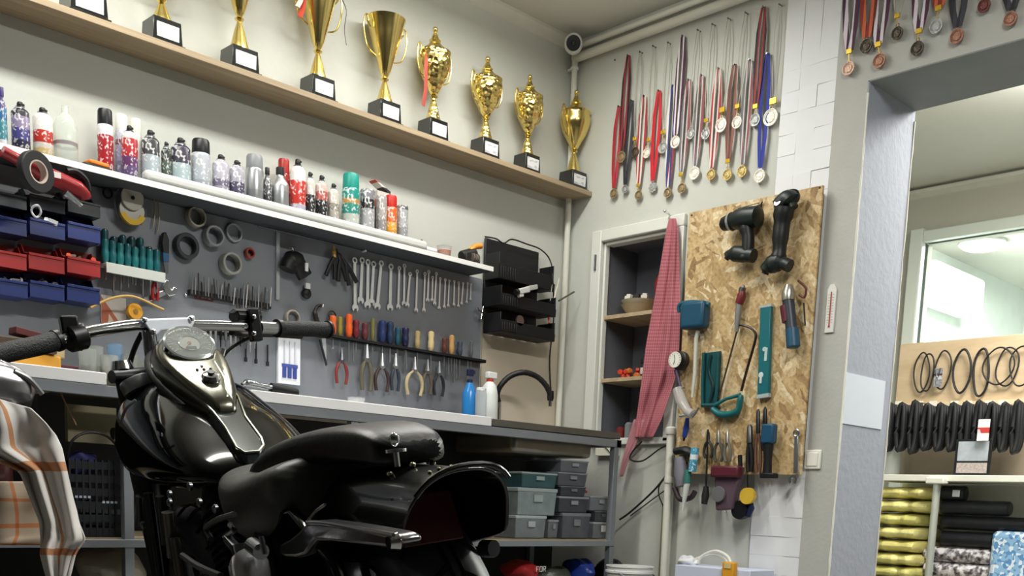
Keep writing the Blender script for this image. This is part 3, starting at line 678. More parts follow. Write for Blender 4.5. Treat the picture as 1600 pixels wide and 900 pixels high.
# tape ring lying on blue bin
a = LW(57, 330, -.11); m = MB(); m.tube([(.013*math.cos(q*PI/8), .004*math.sin(q), .017*math.sin(q*PI/8)) for q in range(16)], .0035, 8, closed=True)
tag(m.build('cable_tie_ring', mat('c9ccd2', .3), loc=a, rot=(.3, 0, 0)), 'pale plastic ring hanging over the middle blue bin', 'ring')
m = MB(); m.box((0, 0, 0), (.026, .003, .014)); tag(m.build('price_tag', mat('eceeee', .5), loc=LW(83, 347, -.108), rot=(.3, .2, 0)), 'small white tag stuck on the middle blue bin', 'tag')

# red power tool and black tape roll on the top bins
a = LW(100, 285, -.195)
t = thing('red_power_tool', 'red and black power tool hanging in front of the black bins', 'power tool', a)
m = MB(); m.tube(smooth_pts([(-.17, 0, .045), (-.12, 0, .03), (-.05, 0, .01), (0, 0, 0), (.045, 0, -.012), (.06, .01, -.025)], 5), [.02]*5+[.027]*5+[.03]*5+[.03]*5+[.026]*5+[.02], 14, flat=.75); m.build('housing', mat('96242a', .35, coat=.2), t)
m = MB(); m.tube(smooth_pts([(.005, -.01, .03), (.03, -.012, .034), (.058, -.01, .018), (.068, -.005, -.01)], 5), .0125, 10, flat=.8); m.build('grip', BLACK, t)
m = MB(); m.tube(smooth_pts([(.0, -.004, -.028), (.03, 0, -.042), (.05, 0, -.055)], 4), [.012]*3+[.01]*3+[.007]*3, 10); m.build('nozzle', mat('b4b8bc', .3, .8), t)
m = MB(); m.bb((-.05, -.03, .0), (-.02, -.022, .016)); m.build('badge', mat('d8d0cc', .5), t)
a = LW(56, 269, -.262)
t = thing('tape_roll', 'black insulating tape roll with pale core hanging over the bins', 'tape roll', a, rot=(0, .12, .35))
Rt, rt = .056, .03
Mx = Euler((PI/2, 0, 0)).to_matrix().to_4x4()
m = MB(); m.lathe([(rt, -.012), (Rt-.003, -.012), (Rt, -.009), (Rt, .009), (Rt-.003, .012), (rt, .012)], 40, Mx, False, False); m.skin([], 0, 0) if False else None
m.build('tape', RUBBER, t)
m = MB(); m.lathe([(rt-.003, -.0125), (rt+.001, -.0128), (rt+.001, .0128), (rt-.003, .0125), (rt-.003, -.0125)], 36, Mx, False, False); m.build('core', mat('b9a79c', .5), t)

# ---- teal screwdriver rack
a = LW(163, 412, -.075); b2 = LW(255, 430, -.075)
t = thing('screwdriver_rack', 'white slotted rack bar holding the teal screwdrivers', 'rack', ((a.x+b2.x)/2, -.0165, (a.z+b2.z)/2-.014))
rw_ = b2.x-a.x
m = MB(); m.bb((-rw_/2, -.075, -.013), (rw_/2, -.07, .018)); m.bb((-rw_/2, -.07, .012), (rw_/2, 0, .017)); m.build('rack_bar', mat('c4c8c2', .45), t, bevel=.001)
rz_ = t.location.z; rx_ = t.location.x
def screwdriver(x, y, z, L, r, hl, sl, hcol, label, group, name='screwdriver', tilt=0):
    t = thing(name, label, 'screwdriver', (x, y, z), 0, group, rot=(0, tilt, 0))
    m = MB(); m.lathe([(r*.55, 0), (r*.75, .006), (r*.95, hl*.2), (r, hl*.45), (r*.82, hl*.62), (r, hl*.8), (r*.9, hl*.95), (r*.4, hl)], 10); m.build('handle', mat(hcol, .35, coat=.2), t)
    m = MB(); m.cyl((0, 0, .002), (0, 0, -sl*.9), r*.27, n=8); m.cyl((0, 0, -sl*.9), (0, 0, -sl), r*.3, r*.15, n=6); m.build('shaft', STEEL, t)
    return t
for k in range(8):
    x = rx_-rw_*.44+k*rw_*.125
    screwdriver(x, -.055, rz_+.02, 0, .0125, .072+random.uniform(-.006, .01), .05+.035*((k*3) % 4)/3, ['1f6f72', '1a5f66'][k % 2], 'teal-handled screwdriver in the white rack, %s in the front row' % nth(k), 'teal screwdrivers')
for k in range(6):
    x = rx_-rw_*.38+k*rw_*.15
    screwdriver(x, -.028, rz_+.045, 0, .0115, .07+random.uniform(-.01, .02), .07, ['17555c', '13484f'][k % 2], 'dark teal screwdriver in the white rack, %s in the back row' % nth(k), 'teal screwdrivers')
t = thing('plier', 'red-handled pliers hanging at the right end of the white rack', 'pliers', LW(242, 440, -.05))
for s in (-1, 1):
    m = MB(); m.tube(smooth_pts([(0, 0, .0), (s*.009, 0, -.025), (s*.007, 0, -.06)]), .0055, 8); m.build('handle', mat('a8252a', .4), t)
m = MB(); m.cyl((0, 0, -.005), (0, 0, .03), .008, .003, 8); m.build('jaws', DSTEEL, t)
a = LW(204, 322, -.05)
t = thing('grinding_disc', 'round grey grinding disc with yellow lower rim hanging above the teal screwdrivers', 'disc', a)
m = MB(); m.lathe([(.036, -.004), (.037, 0), (.036, .004)], 32, Matrix.Translation((.0, -.012, .022)) @ Mx); m.build('disc', mat('b0afa0', .5), t)
m = MB(); m.lathe([(.006, -.006), (.006, .006)], 12, Matrix.Translation((0, -.014, .022)) @ Mx); m.build('hub', BLACK, t)
m = MB(); m.lathe([(.041, -.005), (.041, .005)], 32, Matrix.Translation((.003, 0, -.014)) @ Mx); m.build('backing_plate', mat('a9a9a2', .4, .3), t)
m = MB(); m.prism(arc(.003, -.014, .044, 200, 340, 10)+arc(.003, -.014, .027, 340, 200, 10), -.012, .002); m.build('yellow_rim', mat('d8b020', .4), t)
m = MB(); m.tube([V((.052*math.cos(q), 0, .066*math.sin(q)+.0)) for q in [math.radians(d) for d in range(-50, 235, 15)]], .0022, 6); m.build('wire_hook', STEEL, t)
a = LW(168, 302, -.03); m = MB(); m.tube([(.014*math.cos(q*PI/8), 0, .014*math.sin(q*PI/8)) for q in range(16)], .0035, 8, closed=True)
tag(m.build('key_ring', mat('17181c', .35, .3), loc=a), 'small black ring hanging left of the grinding disc', 'ring')
for k, (px, py) in enumerate(((240, 330), (247, 338))):
    m = MB(); m.tube(smooth_pts([(0, 0, .05), (.004, 0, .0), (-.003, 0, -.05)]), .0022, 6); tag(m.build('wire_piece', mat('9c8d6c', .4, .5), loc=LW(px, py, -.03)), ['thin brass wire hanging by the grinding disc', 'second thin wire further from the grinding disc'][k], 'wire')
t = thing('scraper', 'blue and black handled scraper right of the teal screwdrivers', 'scraper', LW(258, 390, -.035), rot=(0, -.08, 0))
m = MB(); m.prism([(-.012, -.01), (.01, -.012), (.014, .03), (.006, .055), (-.006, .052), (-.014, .02)], -.008, .008); m.build('handle', mat('15171b', .4), t, bevel=.003)
m = MB(); m.prism([(-.012, -.04), (.008, -.04), (.011, -.012), (-.012, -.01)], -.006, .006); m.build('blade_holder', mat('2f5f8a', .4), t, bevel=.002)
m = MB(); m.prism([(-.008, -.075), (.004, -.075), (.007, -.04), (-.01, -.04)], -.003, .003); m.build('blade', DSTEEL, t)
t = thing('pipe_wrench', 'chrome adjustable wrench hanging at an angle right of the rack', 'wrench', LW(262, 455, -.035), rot=(0, .6, 0))
m = MB(); m.prism([(-.012, -.012), (.012, -.012), (.026, .008), (.022, .03), (.006, .026), (.008, .012), (-.008, .012), (-.01, .03), (-.026, .026), (-.024, .004)], -.006, .006); m.build('jaws', CHROME, t, bevel=.002)
m = MB(); m.prism([(-.008, -.012), (.008, -.012), (.01, -.09), (0, -.1), (-.01, -.09)], -.004, .004, lambda p: Euler((0, .5, 0)).to_matrix() @ p); m.build('handle', STEEL, t, bevel=.002)
a0, a1 = LW(157, 462, -.02), LW(197, 505, -.02)
t = thing('poster_card', 'white and terracotta card leaning against the tool board', 'card', (a0.x, -.022, LW(157, 507, -.02).z))
wd, hh = a1.x-a0.x, LW(157, 460, -.02).z-LW(157, 507, -.02).z
m = MB(); m.bb((0, 0, 0), (wd, .004, hh)); m.build('card_back', mat('d6cfc6', .6), t)
m = MB(); m.prism([(0.001, .001), (wd*.85, .001), (0.001, hh*.95)], -.001, 0); m.build('printed_area', mat('b4674a', .6, bump=.1), t)
m = MB(); m.prism([(wd*.25, .001), (wd*.62, .001), (wd*.3, hh*.4)], -.0018, -.001); m.build('printed_shape', mat('d9c4ae', .6), t)

# ---- rings on the board
def ring(px, py, R, rin, dp, col, label, yaw=.0, rough=.5, metal=0, py_=-.018):
    a = LW(px, py, -.018-dp)
    Ml = Euler((PI/2, 0, yaw)).to_matrix().to_4x4()
    m = MB(); m.lathe([(rin, 0), (R-.002, 0), (R, .002), (R, dp-.002), (R-.002, dp), (rin, dp), (rin, 0)], 36, Matrix.Translation((0, dp*.999, 0)) @ Ml, False, False)
    return tag(m.build('ring', mat(col, rough, metal), loc=a), label, 'ring', 'rings hanging on the tool board')
ring(309, 338, .033, .027, .03, '8f8c7e', 'olive-grey ring, topmost in the group on the tool board')
ring(294, 384, .042, .03, .03, '33363a', 'thick black ring, leftmost of the group on the tool board', metal=.2)
ring(337, 368, .034, .027, .035, '85888a', 'grey ring in the middle of the group, touching the olive one')
ring(367, 363, .031, .026, .012, '9da0a2', 'thin light grey ring, upper right of the group')
ring(364, 411, .037, .029, .034, '9b9c96', 'large pale grey ring, lowest of the group')
ring(392, 395, .018, .012, .02, '8f3a2f', 'small brown-red ring beside the large pale one')
ring(459, 497, .03, .024, .02, '8b8478', 'beige-brown ring standing behind the right handlebar grip')

# ---- bit rail with drill bits
r0, r1 = LW(297, 450, -.035), LW(424, 482, -.035)
zr = (r0.z+r1.z)/2
m = MB(); m.bb((r0.x, -.034, zr-.012), (r1.x, -.017, zr+.006)); tag(m.build('bit_rail', mat('141518', .5)), 'black rail holding the drill bits on the tool board', 'rail')
for k in range(26):
    random.seed(k+900)
    x = r0.x+.006+k*(r1.x-r0.x-.012)/25; L = random.uniform(.03, .06); lo = random.uniform(.0, .045) if k > 12 else .008
    m = MB(); rr = random.uniform(.0016, .0034); tl = random.uniform(-.12, .12)
    m.cyl((-tl*.02, 0, -lo), (tl*L, 0, L), rr*.8, rr, 8); m.cyl((tl*L, 0, L), (tl*L, 0, L+.006), rr, .0005, 8)
    tag(m.build('drill_bit', mat(['8d8f92', 'b0b2b4', '5a5550', '3a3b3e'][k % 4], .35, .8), loc=(x, -.038, zr)), 'drill bit on the black rail, %s' % nth(k), 'drill bit', 'drill bits on the black rail')
a = LW(319, 463, -.02)
t = thing('brand_plate', 'small dark red plate with pale lettering under the drill bits', 'plate', a)
wd = LW(333, 466, -.02).x-LW(305, 461, -.02).x
m = MB(); m.box((0, 0, 0), (wd, .003, .026)); m.build('plate', mat('5c2026', .5), t)
m = MB()
def letter(m, x, z, w_, h_, segs):
    for (x0, z0, x1, z1) in segs:
        p0 = V((x+x0*w_, -.0022, z+z0*h_)); p1 = V((x+x1*w_, -.0022, z+z1*h_))
        m.cyl(p0, p1, h_*.09, n=6)
LE = {'H': [(0, 0, 0, 1), (1, 0, 1, 1), (0, .5, 1, .5)], 'E': [(0, 0, 0, 1), (0, 1, 1, 1), (0, .5, .8, .5), (0, 0, 1, 0)], 'O': [(0, 0, 0, 1), (1, 0, 1, 1), (0, 1, 1, 1), (0, 0, 1, 0)],
      'C': [(0, 0, 0, 1), (0, 1, 1, 1), (0, 0, 1, 0)], 'D': [(0, 0, 0, 1), (0, 1, .8, .9), (.8, .9, 1, .5), (1, .5, .8, .1), (0, 0, .8, .1)], 'A': [(0, 0, .5, 1), (.5, 1, 1, 0), (.2, .4, .8, .4)],
      'L': [(0, 0, 0, 1), (0, 0, 1, 0)], 'P': [(0, 0, 0, 1), (0, 1, 1, 1), (1, 1, 1, .5), (0, .5, 1, .5)], 'R': [(0, 0, 0, 1), (0, 1, 1, 1), (1, 1, 1, .5), (0, .5, 1, .5), (.4, .5, 1, 0)],
      'B': [(0, 0, 0, 1), (0, 1, .9, 1), (.9, 1, .9, .55), (0, .5, 1, .5), (1, .5, 1, 0), (0, 0, 1, 0)], 'T': [(.5, 0, .5, 1), (0, 1, 1, 1)], 'I': [(.5, 0, .5, 1)], 'F': [(0, 0, 0, 1), (0, 1, 1, 1), (0, .5, .8, .5)]}
for i, c in enumerate('DEDC'): letter(m, -wd*.38+i*wd*.2, -.006, wd*.13, .012, LE[c])
m.build('lettering', mat('cfc4c4', .5), t)
m = MB(); m.sph((0, 0, 0), .006, 10); tag(m.build('push_pin', CHROME, loc=LW(290, 461, -.022)), 'silver pin head left of the small red plate', 'pin')

# ---- vise-grip / clamp and pouch
t = thing('chain_tool', 'black tool with white label hanging right of the steel strip', 'tool', LW(460, 415, -.05))
m = MB(); m.tube(smooth_pts([(-.03, 0, -.02), (-.02, 0, .005), (.01, 0, .012), (.045, 0, -.03)], 5), [.032]*6+[.038]*5+[.03]*5, 12, flat=.8); m.build('body', BLACK, t)
m = MB(); m.bb((.024, -.036, -.018), (.036, -.03, .01)); m.build('label', mat('e4e4e4', .5), t)
m = MB(); m.tube(smooth_pts([(-.02, 0, .02), (-.012, -.01, .045), (.0, 0, .05), (.01, 0, .02)], 4), .004, 8); m.tube(smooth_pts([(-.025, -.01, .055), (-.01, 0, .06), (.005, 0, .03)], 4), .003, 8); m.build('chain', CHROME, t)
t = thing('multimeter', 'small black meter with white top hanging below the black tool', 'meter', LW(479, 455, -.03))
m = MB(); m.sph((0, 0, -.008), (.02, .012, .02)); m.build('body', BLACK, t)
m = MB(); m.bb((-.01, -.012, .008), (.01, 0, .028)); m.build('display', mat('d8dcdc', .4), t, bevel=.002)
m = MB(); m.tube(smooth_pts([(.0, 0, .02), (.014, 0, .0), (.01, 0, -.02)], 4), .0014, 6); m.build('lead', mat('9fa8b4', .4), t)
for k, (px, py, ti) in enumerate(((520, 415, .15), (533, 420, -.1), (545, 425, -.3))):
    t = thing('spring_clamp', ['black clamp with yellow top, left of the three beside the wrenches', 'black clamp in the middle of the three beside the wrenches', 'black clamp nearest the large wrenches'][k], 'clamp', LW(px, py, -.04-.004*k), rot=(0, ti*1.5, 0))
    for s in (-1, 1):
        m = MB(); m.tube(smooth_pts([(0, 0, .03), (s*.010, 0, 0), (s*.020, 0, -.045)]), .009, 8, flat=.8); m.build('handle', mat('18191c', .45), t)
    m = MB(); m.tube(smooth_pts([(0, 0, .028), (-.006, 0, .05), (-.012, 0, .07)]), [.007]*4+[.006]*4+[.003]*5, 8); m.build('jaw', mat('d9a545' if k == 0 else '2a2b2e', .4), t)

# ---- spanners
def spanner(px0, py0, px1, py1, label, group, wide, y=-.03, dark=False):
    a, b = LW(px0, py0, y), LW(px1, py1, y); L = (a-b).length; c = (a+b)/2
    ang = math.atan2(a.x-b.x, a.z-b.z)
    t = wide; h = t*.3
    o = MB()
    hr = t*.85; hi = t*.45                       # ring end on top
    ringp = [(hr*math.cos(q*PI/8), L/2-hr+hr*math.sin(q*PI/8)) for q in range(16)]
    A = [o.b.verts.new((x, -h/2, z)) for x, z in ringp]; B = [o.b.verts.new((x, h/2, z)) for x, z in ringp]
    Ai = [o.b.verts.new((x*hi/hr, -h/2, (L/2-hr)+(z-L/2+hr)*hi/hr)) for x, z in ringp]; Bi = [o.b.verts.new((x*hi/hr, h/2, (L/2-hr)+(z-L/2+hr)*hi/hr)) for x, z in ringp]
    for i in range(16):
        j = (i+1) % 16
        o.b.faces.new((A[i], A[j], Ai[j], Ai[i])); o.b.faces.new((B[j], B[i], Bi[i], Bi[j])); o.b.faces.new((A[j], A[i], B[i], B[j])); o.b.faces.new((Ai[i], Ai[j], Bi[j], Bi[i]))
    o.prism([(-t*.42, L/2-hr*1.8), (t*.42, L/2-hr*1.8), (t*.5, -L/2+t*1.6), (-t*.5, -L/2+t*1.6)], -h*.35, h*.35)
    zc_ = -L/2+t*1.0; Ro = t*1.1; a0 = math.radians(-52)
    mouth = [(t*.55, zc_-Ro*.95), (t*.45, zc_-t*.1), (-t*.35, zc_-t*.2), (-t*.62, zc_-Ro*.9)]
    outer = [(Ro*math.cos(math.radians(d)), zc_+Ro*math.sin(math.radians(d))) for d in (236, 205, 170, 135, 100, 80, 45, 10, -25, -60)]
    o.prism(outer+mouth, -h/2, h/2)
    ob = o.build('combination_spanner', mat('4a4c50', .3, .9) if dark else mat('eceef0', .32, .5, 'spanner_steel'), smooth=False, loc=c, rot=(0, ang, 0))
    return tag(ob, label, 'spanner', group)
big = [(554, 402, 555, 487), (566, 402, 563, 475), (575, 405, 574, 482), (584, 408, 580, 478), (596, 407, 589, 484), (611, 412, 609, 486), (624, 416, 622, 483), (632, 412, 631, 478), (641, 425, 636, 480)]
for i, q in enumerate(big): spanner(*q, 'chrome combination spanner, %s of the large ones' % nth(i), 'large spanners on the tool board', .0135 if i < 6 else .0095, y=-.03 if i % 2 == 0 else -.024)
sml = [(652, 421, 650, 488), (664, 425, 662, 488), (670, 422, 668, 472), (676, 431, 675, 472), (682, 425, 679, 477), (688, 433, 686, 484), (696, 435, 694, 482), (702, 437, 700, 480), (710, 438, 709, 478), (717, 440, 716, 480), (724, 441, 721, 476), (731, 441, 729, 474), (736, 443, 735, 469)]
for i, q in enumerate(sml): spanner(*q, 'thin chrome spanner, %s of the small ones' % nth(i), 'small spanners on the tool board', .0088-.0003*i, y=-.03 if i % 2 == 0 else -.024)
m = MB(); a = LW(738, 486, -.03)
m.cyl((-.03, 0, .004), (.0, 0, 0), .005, n=10); m.cyl((0, 0, -.028), (0, 0, .028), .004, n=10); m.cyl((-.036, 0, .005), (-.028, 0, .004), .008, n=8)
tag(m.build('t_handle_wrench', CHROME, loc=(PB_X1-.015, -.035, a.z), rot=(0, .2, 0)), 'chrome T-handle wrench hanging at the right edge of the tool board', 'wrench')
m = MB(); m.cyl((0, 0, 0), (0, -.02, 0), .004, n=10); tag(m.build('board_screw', mat('eeeeee', .4), loc=LW(567, 393, -.017)), 'white screw above the large spanners', 'screw')

# ---- long black tool rail with pliers and screwdrivers
q0, q1 = LW(505, 528, -.06), LW(761, 561, -.06); zr = (q0.z+q1.z)/2
m = MB(); m.bb((q0.x-.25, -.055, zr-.005), (q1.x, -.052, zr+.008)); m.bb((q0.x-.25, -.055, zr-.005), (q1.x, -.017, zr-.002)); tag(m.build('tool_rail', mat('141518', .5)), 'long black tool rail across the lower tool board', 'rail')
def rx(px): 
    py = 540
    for _ in range(8):
        q = P(px, py, 1, -.04); py += (q.z-zr)*500
    return q.x
hand = [(520, 'cf5f2a', .009, .045, 'orange plier-handled tool'), (531, '8a7c2c', .006, .045, 'olive-yellow handle'), (545, 'd85a22', .009, .055, 'bright orange handle'), (556, '6a1f26', .009, .045, 'dark red handle'), (570, '5c2a2c', .009, .042, 'maroon handle'), (582, '6c6a3c', .006, .055, 'thin olive handle'),
        (597, '22305c', .010, .055, 'navy blue handle'), (609, '20304c', .010, .055, 'dark blue handle'), (621, '1f4a5c', .008, .045, 'teal-blue handle'), (633, '1a2040', .010, .048, 'midnight blue handle'), (652, 'a89468', .0075, .045, 'pale wooden handle'), (673, 'cdb989', .009, .05, 'large pale wooden handle'),
        (694, '5a3226', .0075, .04, 'dark brown wooden handle'), (705, 'b98f58', .0085, .05, 'honey wooden handle'), (718, '3c4452', .008, .038, 'dark slate handle'), (736, '55585c', .005, .045, 'thin grey handle')]
for i, (px, c, r, hl, d) in enumerate(hand):
    screwdriver(rx(px), -.04, zr+.008, 0, r*1.5, hl*1.6, .05+.02*(i % 3), c, 'screwdriver with %s, %s on the long black rail' % (d, nth(i)), 'screwdrivers on the long rail')
def pliers(px, py, s, hc, jc, label, open_=1., y=-.045, name='pliers'):
    s *= 1.5
    t = thing(name, label, 'pliers', LW(px, py, y), 0, 'pliers hanging under the long rail')
    for k in (-1, 1):
        m = MB(); m.tube(smooth_pts([(0, 0, 0), (k*.010*s*open_, 0, -.014*s), (k*.014*s*open_, 0, -.034*s), (k*.011*s*open_, 0, -.058*s)]), [.003*s]*4+[.0045*s]*4+[.004*s]*5, 8); m.build('handle', mat(hc, .45), t)
    m = MB(); m.lathe([(.007*s, -.003*s), (.007*s, .003*s)], 14, Mx); m.cyl((0, 0, .0), (0, 0, .03*s), .0065*s, .002*s, 8); m.build('jaws', mat(jc, .35, .8), t)
    return t
pliers(534, 563, 1.0, '7a2f2c', '6c6f74', 'red-brown handled pliers on the left under the long rail', 1.2)
pliers(573, 560, 1.4, '5c5848', '8d9094', 'olive-handled large pliers under the long rail', .8)
pliers(597, 572, 1.1, '3a2a28', 'b0b2b4', 'brown-handled cutters with round grips under the long rail', 1.4)
pliers(618, 572, 1.1, '2c3444', 'b0b2b4', 'slim dark blue pliers under the long rail', .8)
pliers(648, 578, 1.15, 'b4a684', 'a9abae', 'cream-handled pliers standing wide open under the long rail', 1.7)
pliers(668, 580, 1.05, '5a4f42', '8d9094', 'brown-grey pliers right of the cream-handled pair', 1.0)
pliers(686, 583, 1.05, '22242a', '8d9094', 'black-handled pliers, rightmost pair under the long rail', 1.2)
for i, (px, L) in enumerate(((551, .05), (634, .05), (700, .05), (709, .075), (712, .06), (730, .065))):
    m = MB(); m.cyl((0, 0, 0), (0, 0, -L), .0022, n=8); m.cyl((0, 0, -L), (0, 0, -L-.02), .0045, n=8)
    tag(m.build('hex_key', mat('9da0a4', .3, .9), loc=(rx(px), -.045, zr-.006)), 'thin steel hook tool hanging under the long rail, %s' % nth(i), 'hook tool', 'hook tools under the long rail')
t = thing('putty_knife', 'white-bladed knife hanging left under the long rail', 'knife', LW(507, 548, -.04), rot=(0, -.12, 0))
m = MB(); m.prism([(-.009, .045), (.01, .045), (.005, -.03), (-.001, -.04)], -.0015, .0015); m.build('blade', mat('c4c9cf', .3, .6), t)
m = MB(); m.prism([(-.02, .04), (-.013, .04), (.006, -.05), (.001, -.055)], -.004, .004); m.build('sheath', mat('22262c', .4), t, bevel=.001)
# adjustable clamps (dark discs) next to the orange handles
t = thing('hose_clamp', 'dark curved clamp hanging left of the orange handles', 'clamp', LW(500, 490, -.035))
m = MB(); m.tube(smooth_pts([(.014, 0, .03), (-.01, 0, .026), (-.022, 0, .0), (-.012, 0, -.03), (.004, 0, -.036)], 5), [.006]*10+[.01]*6+[.008]*5, 10); m.build('clamp_body', mat('2a2422', .4, .3), t)
m = MB(); m.sph((.008, -.006, .028), .006, 8); m.build('screw', CHROME, t)
m = MB(); m.tube([(.016*math.cos(q*PI/8), 0, .016*math.sin(q*PI/8)) for q in range(16)], .003, 8, closed=True); tag(m.build('ring', mat('3a3634', .4, .5), loc=LW(519, 493, -.03)), 'thin dark ring beside the curved clamp', 'ring', 'rings hanging on the tool board')
# files and punches left of white card (behind the handlebar)
a0 = LW(300, 515, -.04); a1 = LW(400, 528, -.04); zz = (a0.z+a1.z)/2
m = MB(); m.bb((a0.x, -.04, zz-.004), (a1.x, -.017, zz+.006)); tag(m.build('punch_rail', BLACK), 'short black rail behind the right side of the handlebar', 'rail')
for k in range(13):
    random.seed(k+70); x = a0.x+.008+k*(a1.x-a0.x-.016)/12
    m = MB(); L = random.uniform(.03, .07); r = random.uniform(.003, .0055); m.cyl((0, 0, .035), (0, 0, -L*.5), r, n=8); m.cyl((0, 0, -L*.5), (0, 0, -L), r*.6, r*.4, 8)
    tag(m.build('punch', mat(['b9bbbe', '2a2b2e', '8d8f92', 'd4d6d8'][k % 4], .3, .8), loc=(x, -.046, zz)), 'steel punch on the short rail behind the handlebar, %s' % nth(k), 'punch', 'punches on the short rail')
for k in range(3):
    m = MB(); m.cyl((0, 0, .03), (0, 0, -.03), .0035, n=8); m.cyl((0, 0, -.03), (0, 0, -.045), .006, n=8)
    tag(m.build('socket_driver', mat('2a2d33', .4, .4), loc=LW((384, 400, 418)[k], (545, 548, 552)[k], -.03)), ['dark driver hanging left of three beside the white card', 'dark driver in the middle of three beside the white card', 'dark driver closest to the white card'][k], 'driver')
# white card with blue brushes
a0 = LW(436, 596, -.035); a1 = LW(470, 600, -.035); z1 = LW(453, 524, -.035).z; z0 = LW(453, 600, -.035).z
t = thing('brush_card', 'white card pack with three blue-printed brushes on the tool board', 'card', (a0.x, -.03, z0)); wd = a1.x-a0.x; hh = z1-z0
m = MB(); m.bb((0, 0, 0), (wd, .012, hh)); m.build('card_back', mat('e6e9f0', .4), t)
for k in range(3):
    m = MB(); x = wd*(.26+.24*k); m.cyl((x, -.003, hh*.42), (x, -.003, hh*.88), .0022, n=8); m.build('brush_stem', mat('c9ccd6', .35), t)
    m = MB(); m.bb((x-wd*.085, -.004, hh*.12), (x+wd*.085, .0, hh*.36)); m.build('brush_head', mat('3c4a94', .4), t, bevel=.001)
m = MB(); m.bb((wd*.15, -.002, hh*.34), (wd*.88, 0, hh*.41)); m.build('printed_band', mat('4a58a4', .4), t)
# ================================================================== BENCH
BY = -.54                                         # front plane of the bench
bz = [P(*p, 1, BY).z for p in ((970, 677), (700, 644), (468, 615))]; BT = sum(bz)/3     # top
BX1 = LW(972, 676, BY).x; SKX = LW(769, 655, BY).x
LX1 = LW(166, 575, BY).x; MX0 = LW(392, 605, BY).x
FR = mat('8b9097', .45, .3, 'grey_steel_frame')
WT = .034
t = thing('workbench', 'long grey steel workbench frame along the left wall', 'workbench', (0, 0, 0))
m = MB(); m.bb((-4.4, BY, BT-WT-.03), (BX1, BY+.03, BT-WT)); m.bb((-4.4, BY+.002, BT-WT-.028), (BX1, BY+.006, BT-WT)); m.bb((BX1-.03, BY, BT-WT-.03), (BX1, -.03, BT-WT)); m.build('top_rail', FR, t, bevel=.001)
LS = LW(860, 845, BY).z
for px in (555, 965):
    x = LW(px, 700, BY).x
    m = MB(); m.bb((x-.014, BY+.004, 0), (x+.014, BY+.03, BT-WT-.03)); m.build('leg', FR, t, bevel=.001)
for x in (LW(203, 800, BY).x, -3.9):
    m = MB(); m.bb((x-.014, BY+.004, 0), (x+.014, BY+.03, BT-WT-.03)); m.build('leg', FR, t, bevel=.001)
m = MB(); m.bb((BX1-.03, -.05, 0), (BX1-.002, -.03, BT-WT-.03)); m.build('leg', FR, t)
m = MB(); m.bb((-4.4, BY, LS-.022), (BX1-.012, BY+.02, LS)); m.build('shelf_rail', FR, t, bevel=.001)
m = MB(); m.bb((-4.4, BY+.021, LS-.012), (BX1-.014, -.02, LS+.004)); m.build('lower_shelf', node_mat('oldwood', f_wood('8d7d62', 'b3a688', (1, 10, 10)), .7), t)
m = MB(); m.bb((MX0, BY-.002, BT-WT+.001), (SKX-.004, -.02, BT)); tag(m.build('worktop', mat('f4f5f6', .45, var=.04), bevel=.002), 'white worktop on the right part of the bench', 'worktop')
m = MB(); m.bb((-4.4, BY-.002, BT-WT+.001), (LX1, -.02, BT)); tag(m.build('worktop', mat('f4f5f6', .45, var=.04), bevel=.002), 'white worktop on the left part of the bench behind the handlebar grip', 'worktop')
m = MB(); m.bb((LX1+.004, BY+.06, BT-WT+.001), (MX0-.004, -.02, BT-.008)); tag(m.build('worktop', mat('4c4a3c', .6, var=.2), bevel=.002), 'dark olive worktop between the two white ones', 'worktop')
t = thing('sink_unit', 'stainless sink top at the corner end of the bench', 'sink', (0, 0, 0))
m = MB(); m.bb((SKX+.003, BY+.004, BT-WT+.004), (BX1-.004, -.02, BT-.004)); m.build('sink_top', mat('74736e', .3, .6, 'brushed_sink', var=.2), t, bevel=.002)
x0, x1 = LW(800, 690, -.45).x, LW(924, 690, -.45).x
m = MB(); m.bb((x0, -.46, LW(860, 712, -.45).z), (x1, -.1, BT-WT)); m.build('basin', mat('9a968c', .3, .85, 'basin_steel', var=.3, vscale=5), t, bevel=.02, seg=3)
# added dark panel, stands in for the shade on the wall under the bench
m = MB(); m.bb((-4.4, -.02, .02), (-.025, -.002, .86)); tag(m.build('shade_panel', mat('2f3133', .7, var=.2)), 'dark panel added for the shade on the wall under the bench', 'panel')
m = MB(); a = LW(100, 610, -.4); b2 = LW(178, 690, -.4); m.bb((a.x, -.42, LS+.27), (b2.x, -.40, BT-WT-.05)); tag(m.build('olive_board', mat('7d765e', .7, var=.12)), 'olive-brown board hanging under the left part of the bench', 'board')
# ---- faucet hose
zf = BT
fb = LW(779, 640, -.12)
t = thing('faucet', 'black flexible faucet hose arching over the sink', 'faucet', (fb.x, -.12, BT-.002))
pts = [LW(779, 628, -.12), LW(777, 617, -.12), LW(782, 603, -.13), LW(797, 588, -.15), LW(818, 582, -.18), LW(838, 588, -.2), LW(852, 601, -.22), LW(859, 615, -.23), LW(860, 622, -.23)]
o_ = t.location.copy(); pl = [p-o_ for p in pts]
m = MB(); m.tube(smooth_pts(pl, 6), [.0115+.0009*(i % 2) for i in range(49)], 12); m.build('hose', mat('141414', .45), t)
m = MB(); m.lathe([(.018, 0), (.018, .004), (.012, .008), (.011, pl[0].z+.004)], 18); m.build('base', CHROME, t)
m = MB(); m.tube([pl[-1]+V((0, 0, .03)), pl[-1]+V((0, 0, .0)), pl[-1]+V((-.001, 0, -.012))], [.014, .015, .012], 14); m.build('spray_head', BLACK, t)
m = MB(); m.cyl(pl[-1]+V((-.001, 0, -.012)), pl[-1]+V((-.002, 0, -.036)), .009, .008, 14); m.build('nozzle', CHROME, t)
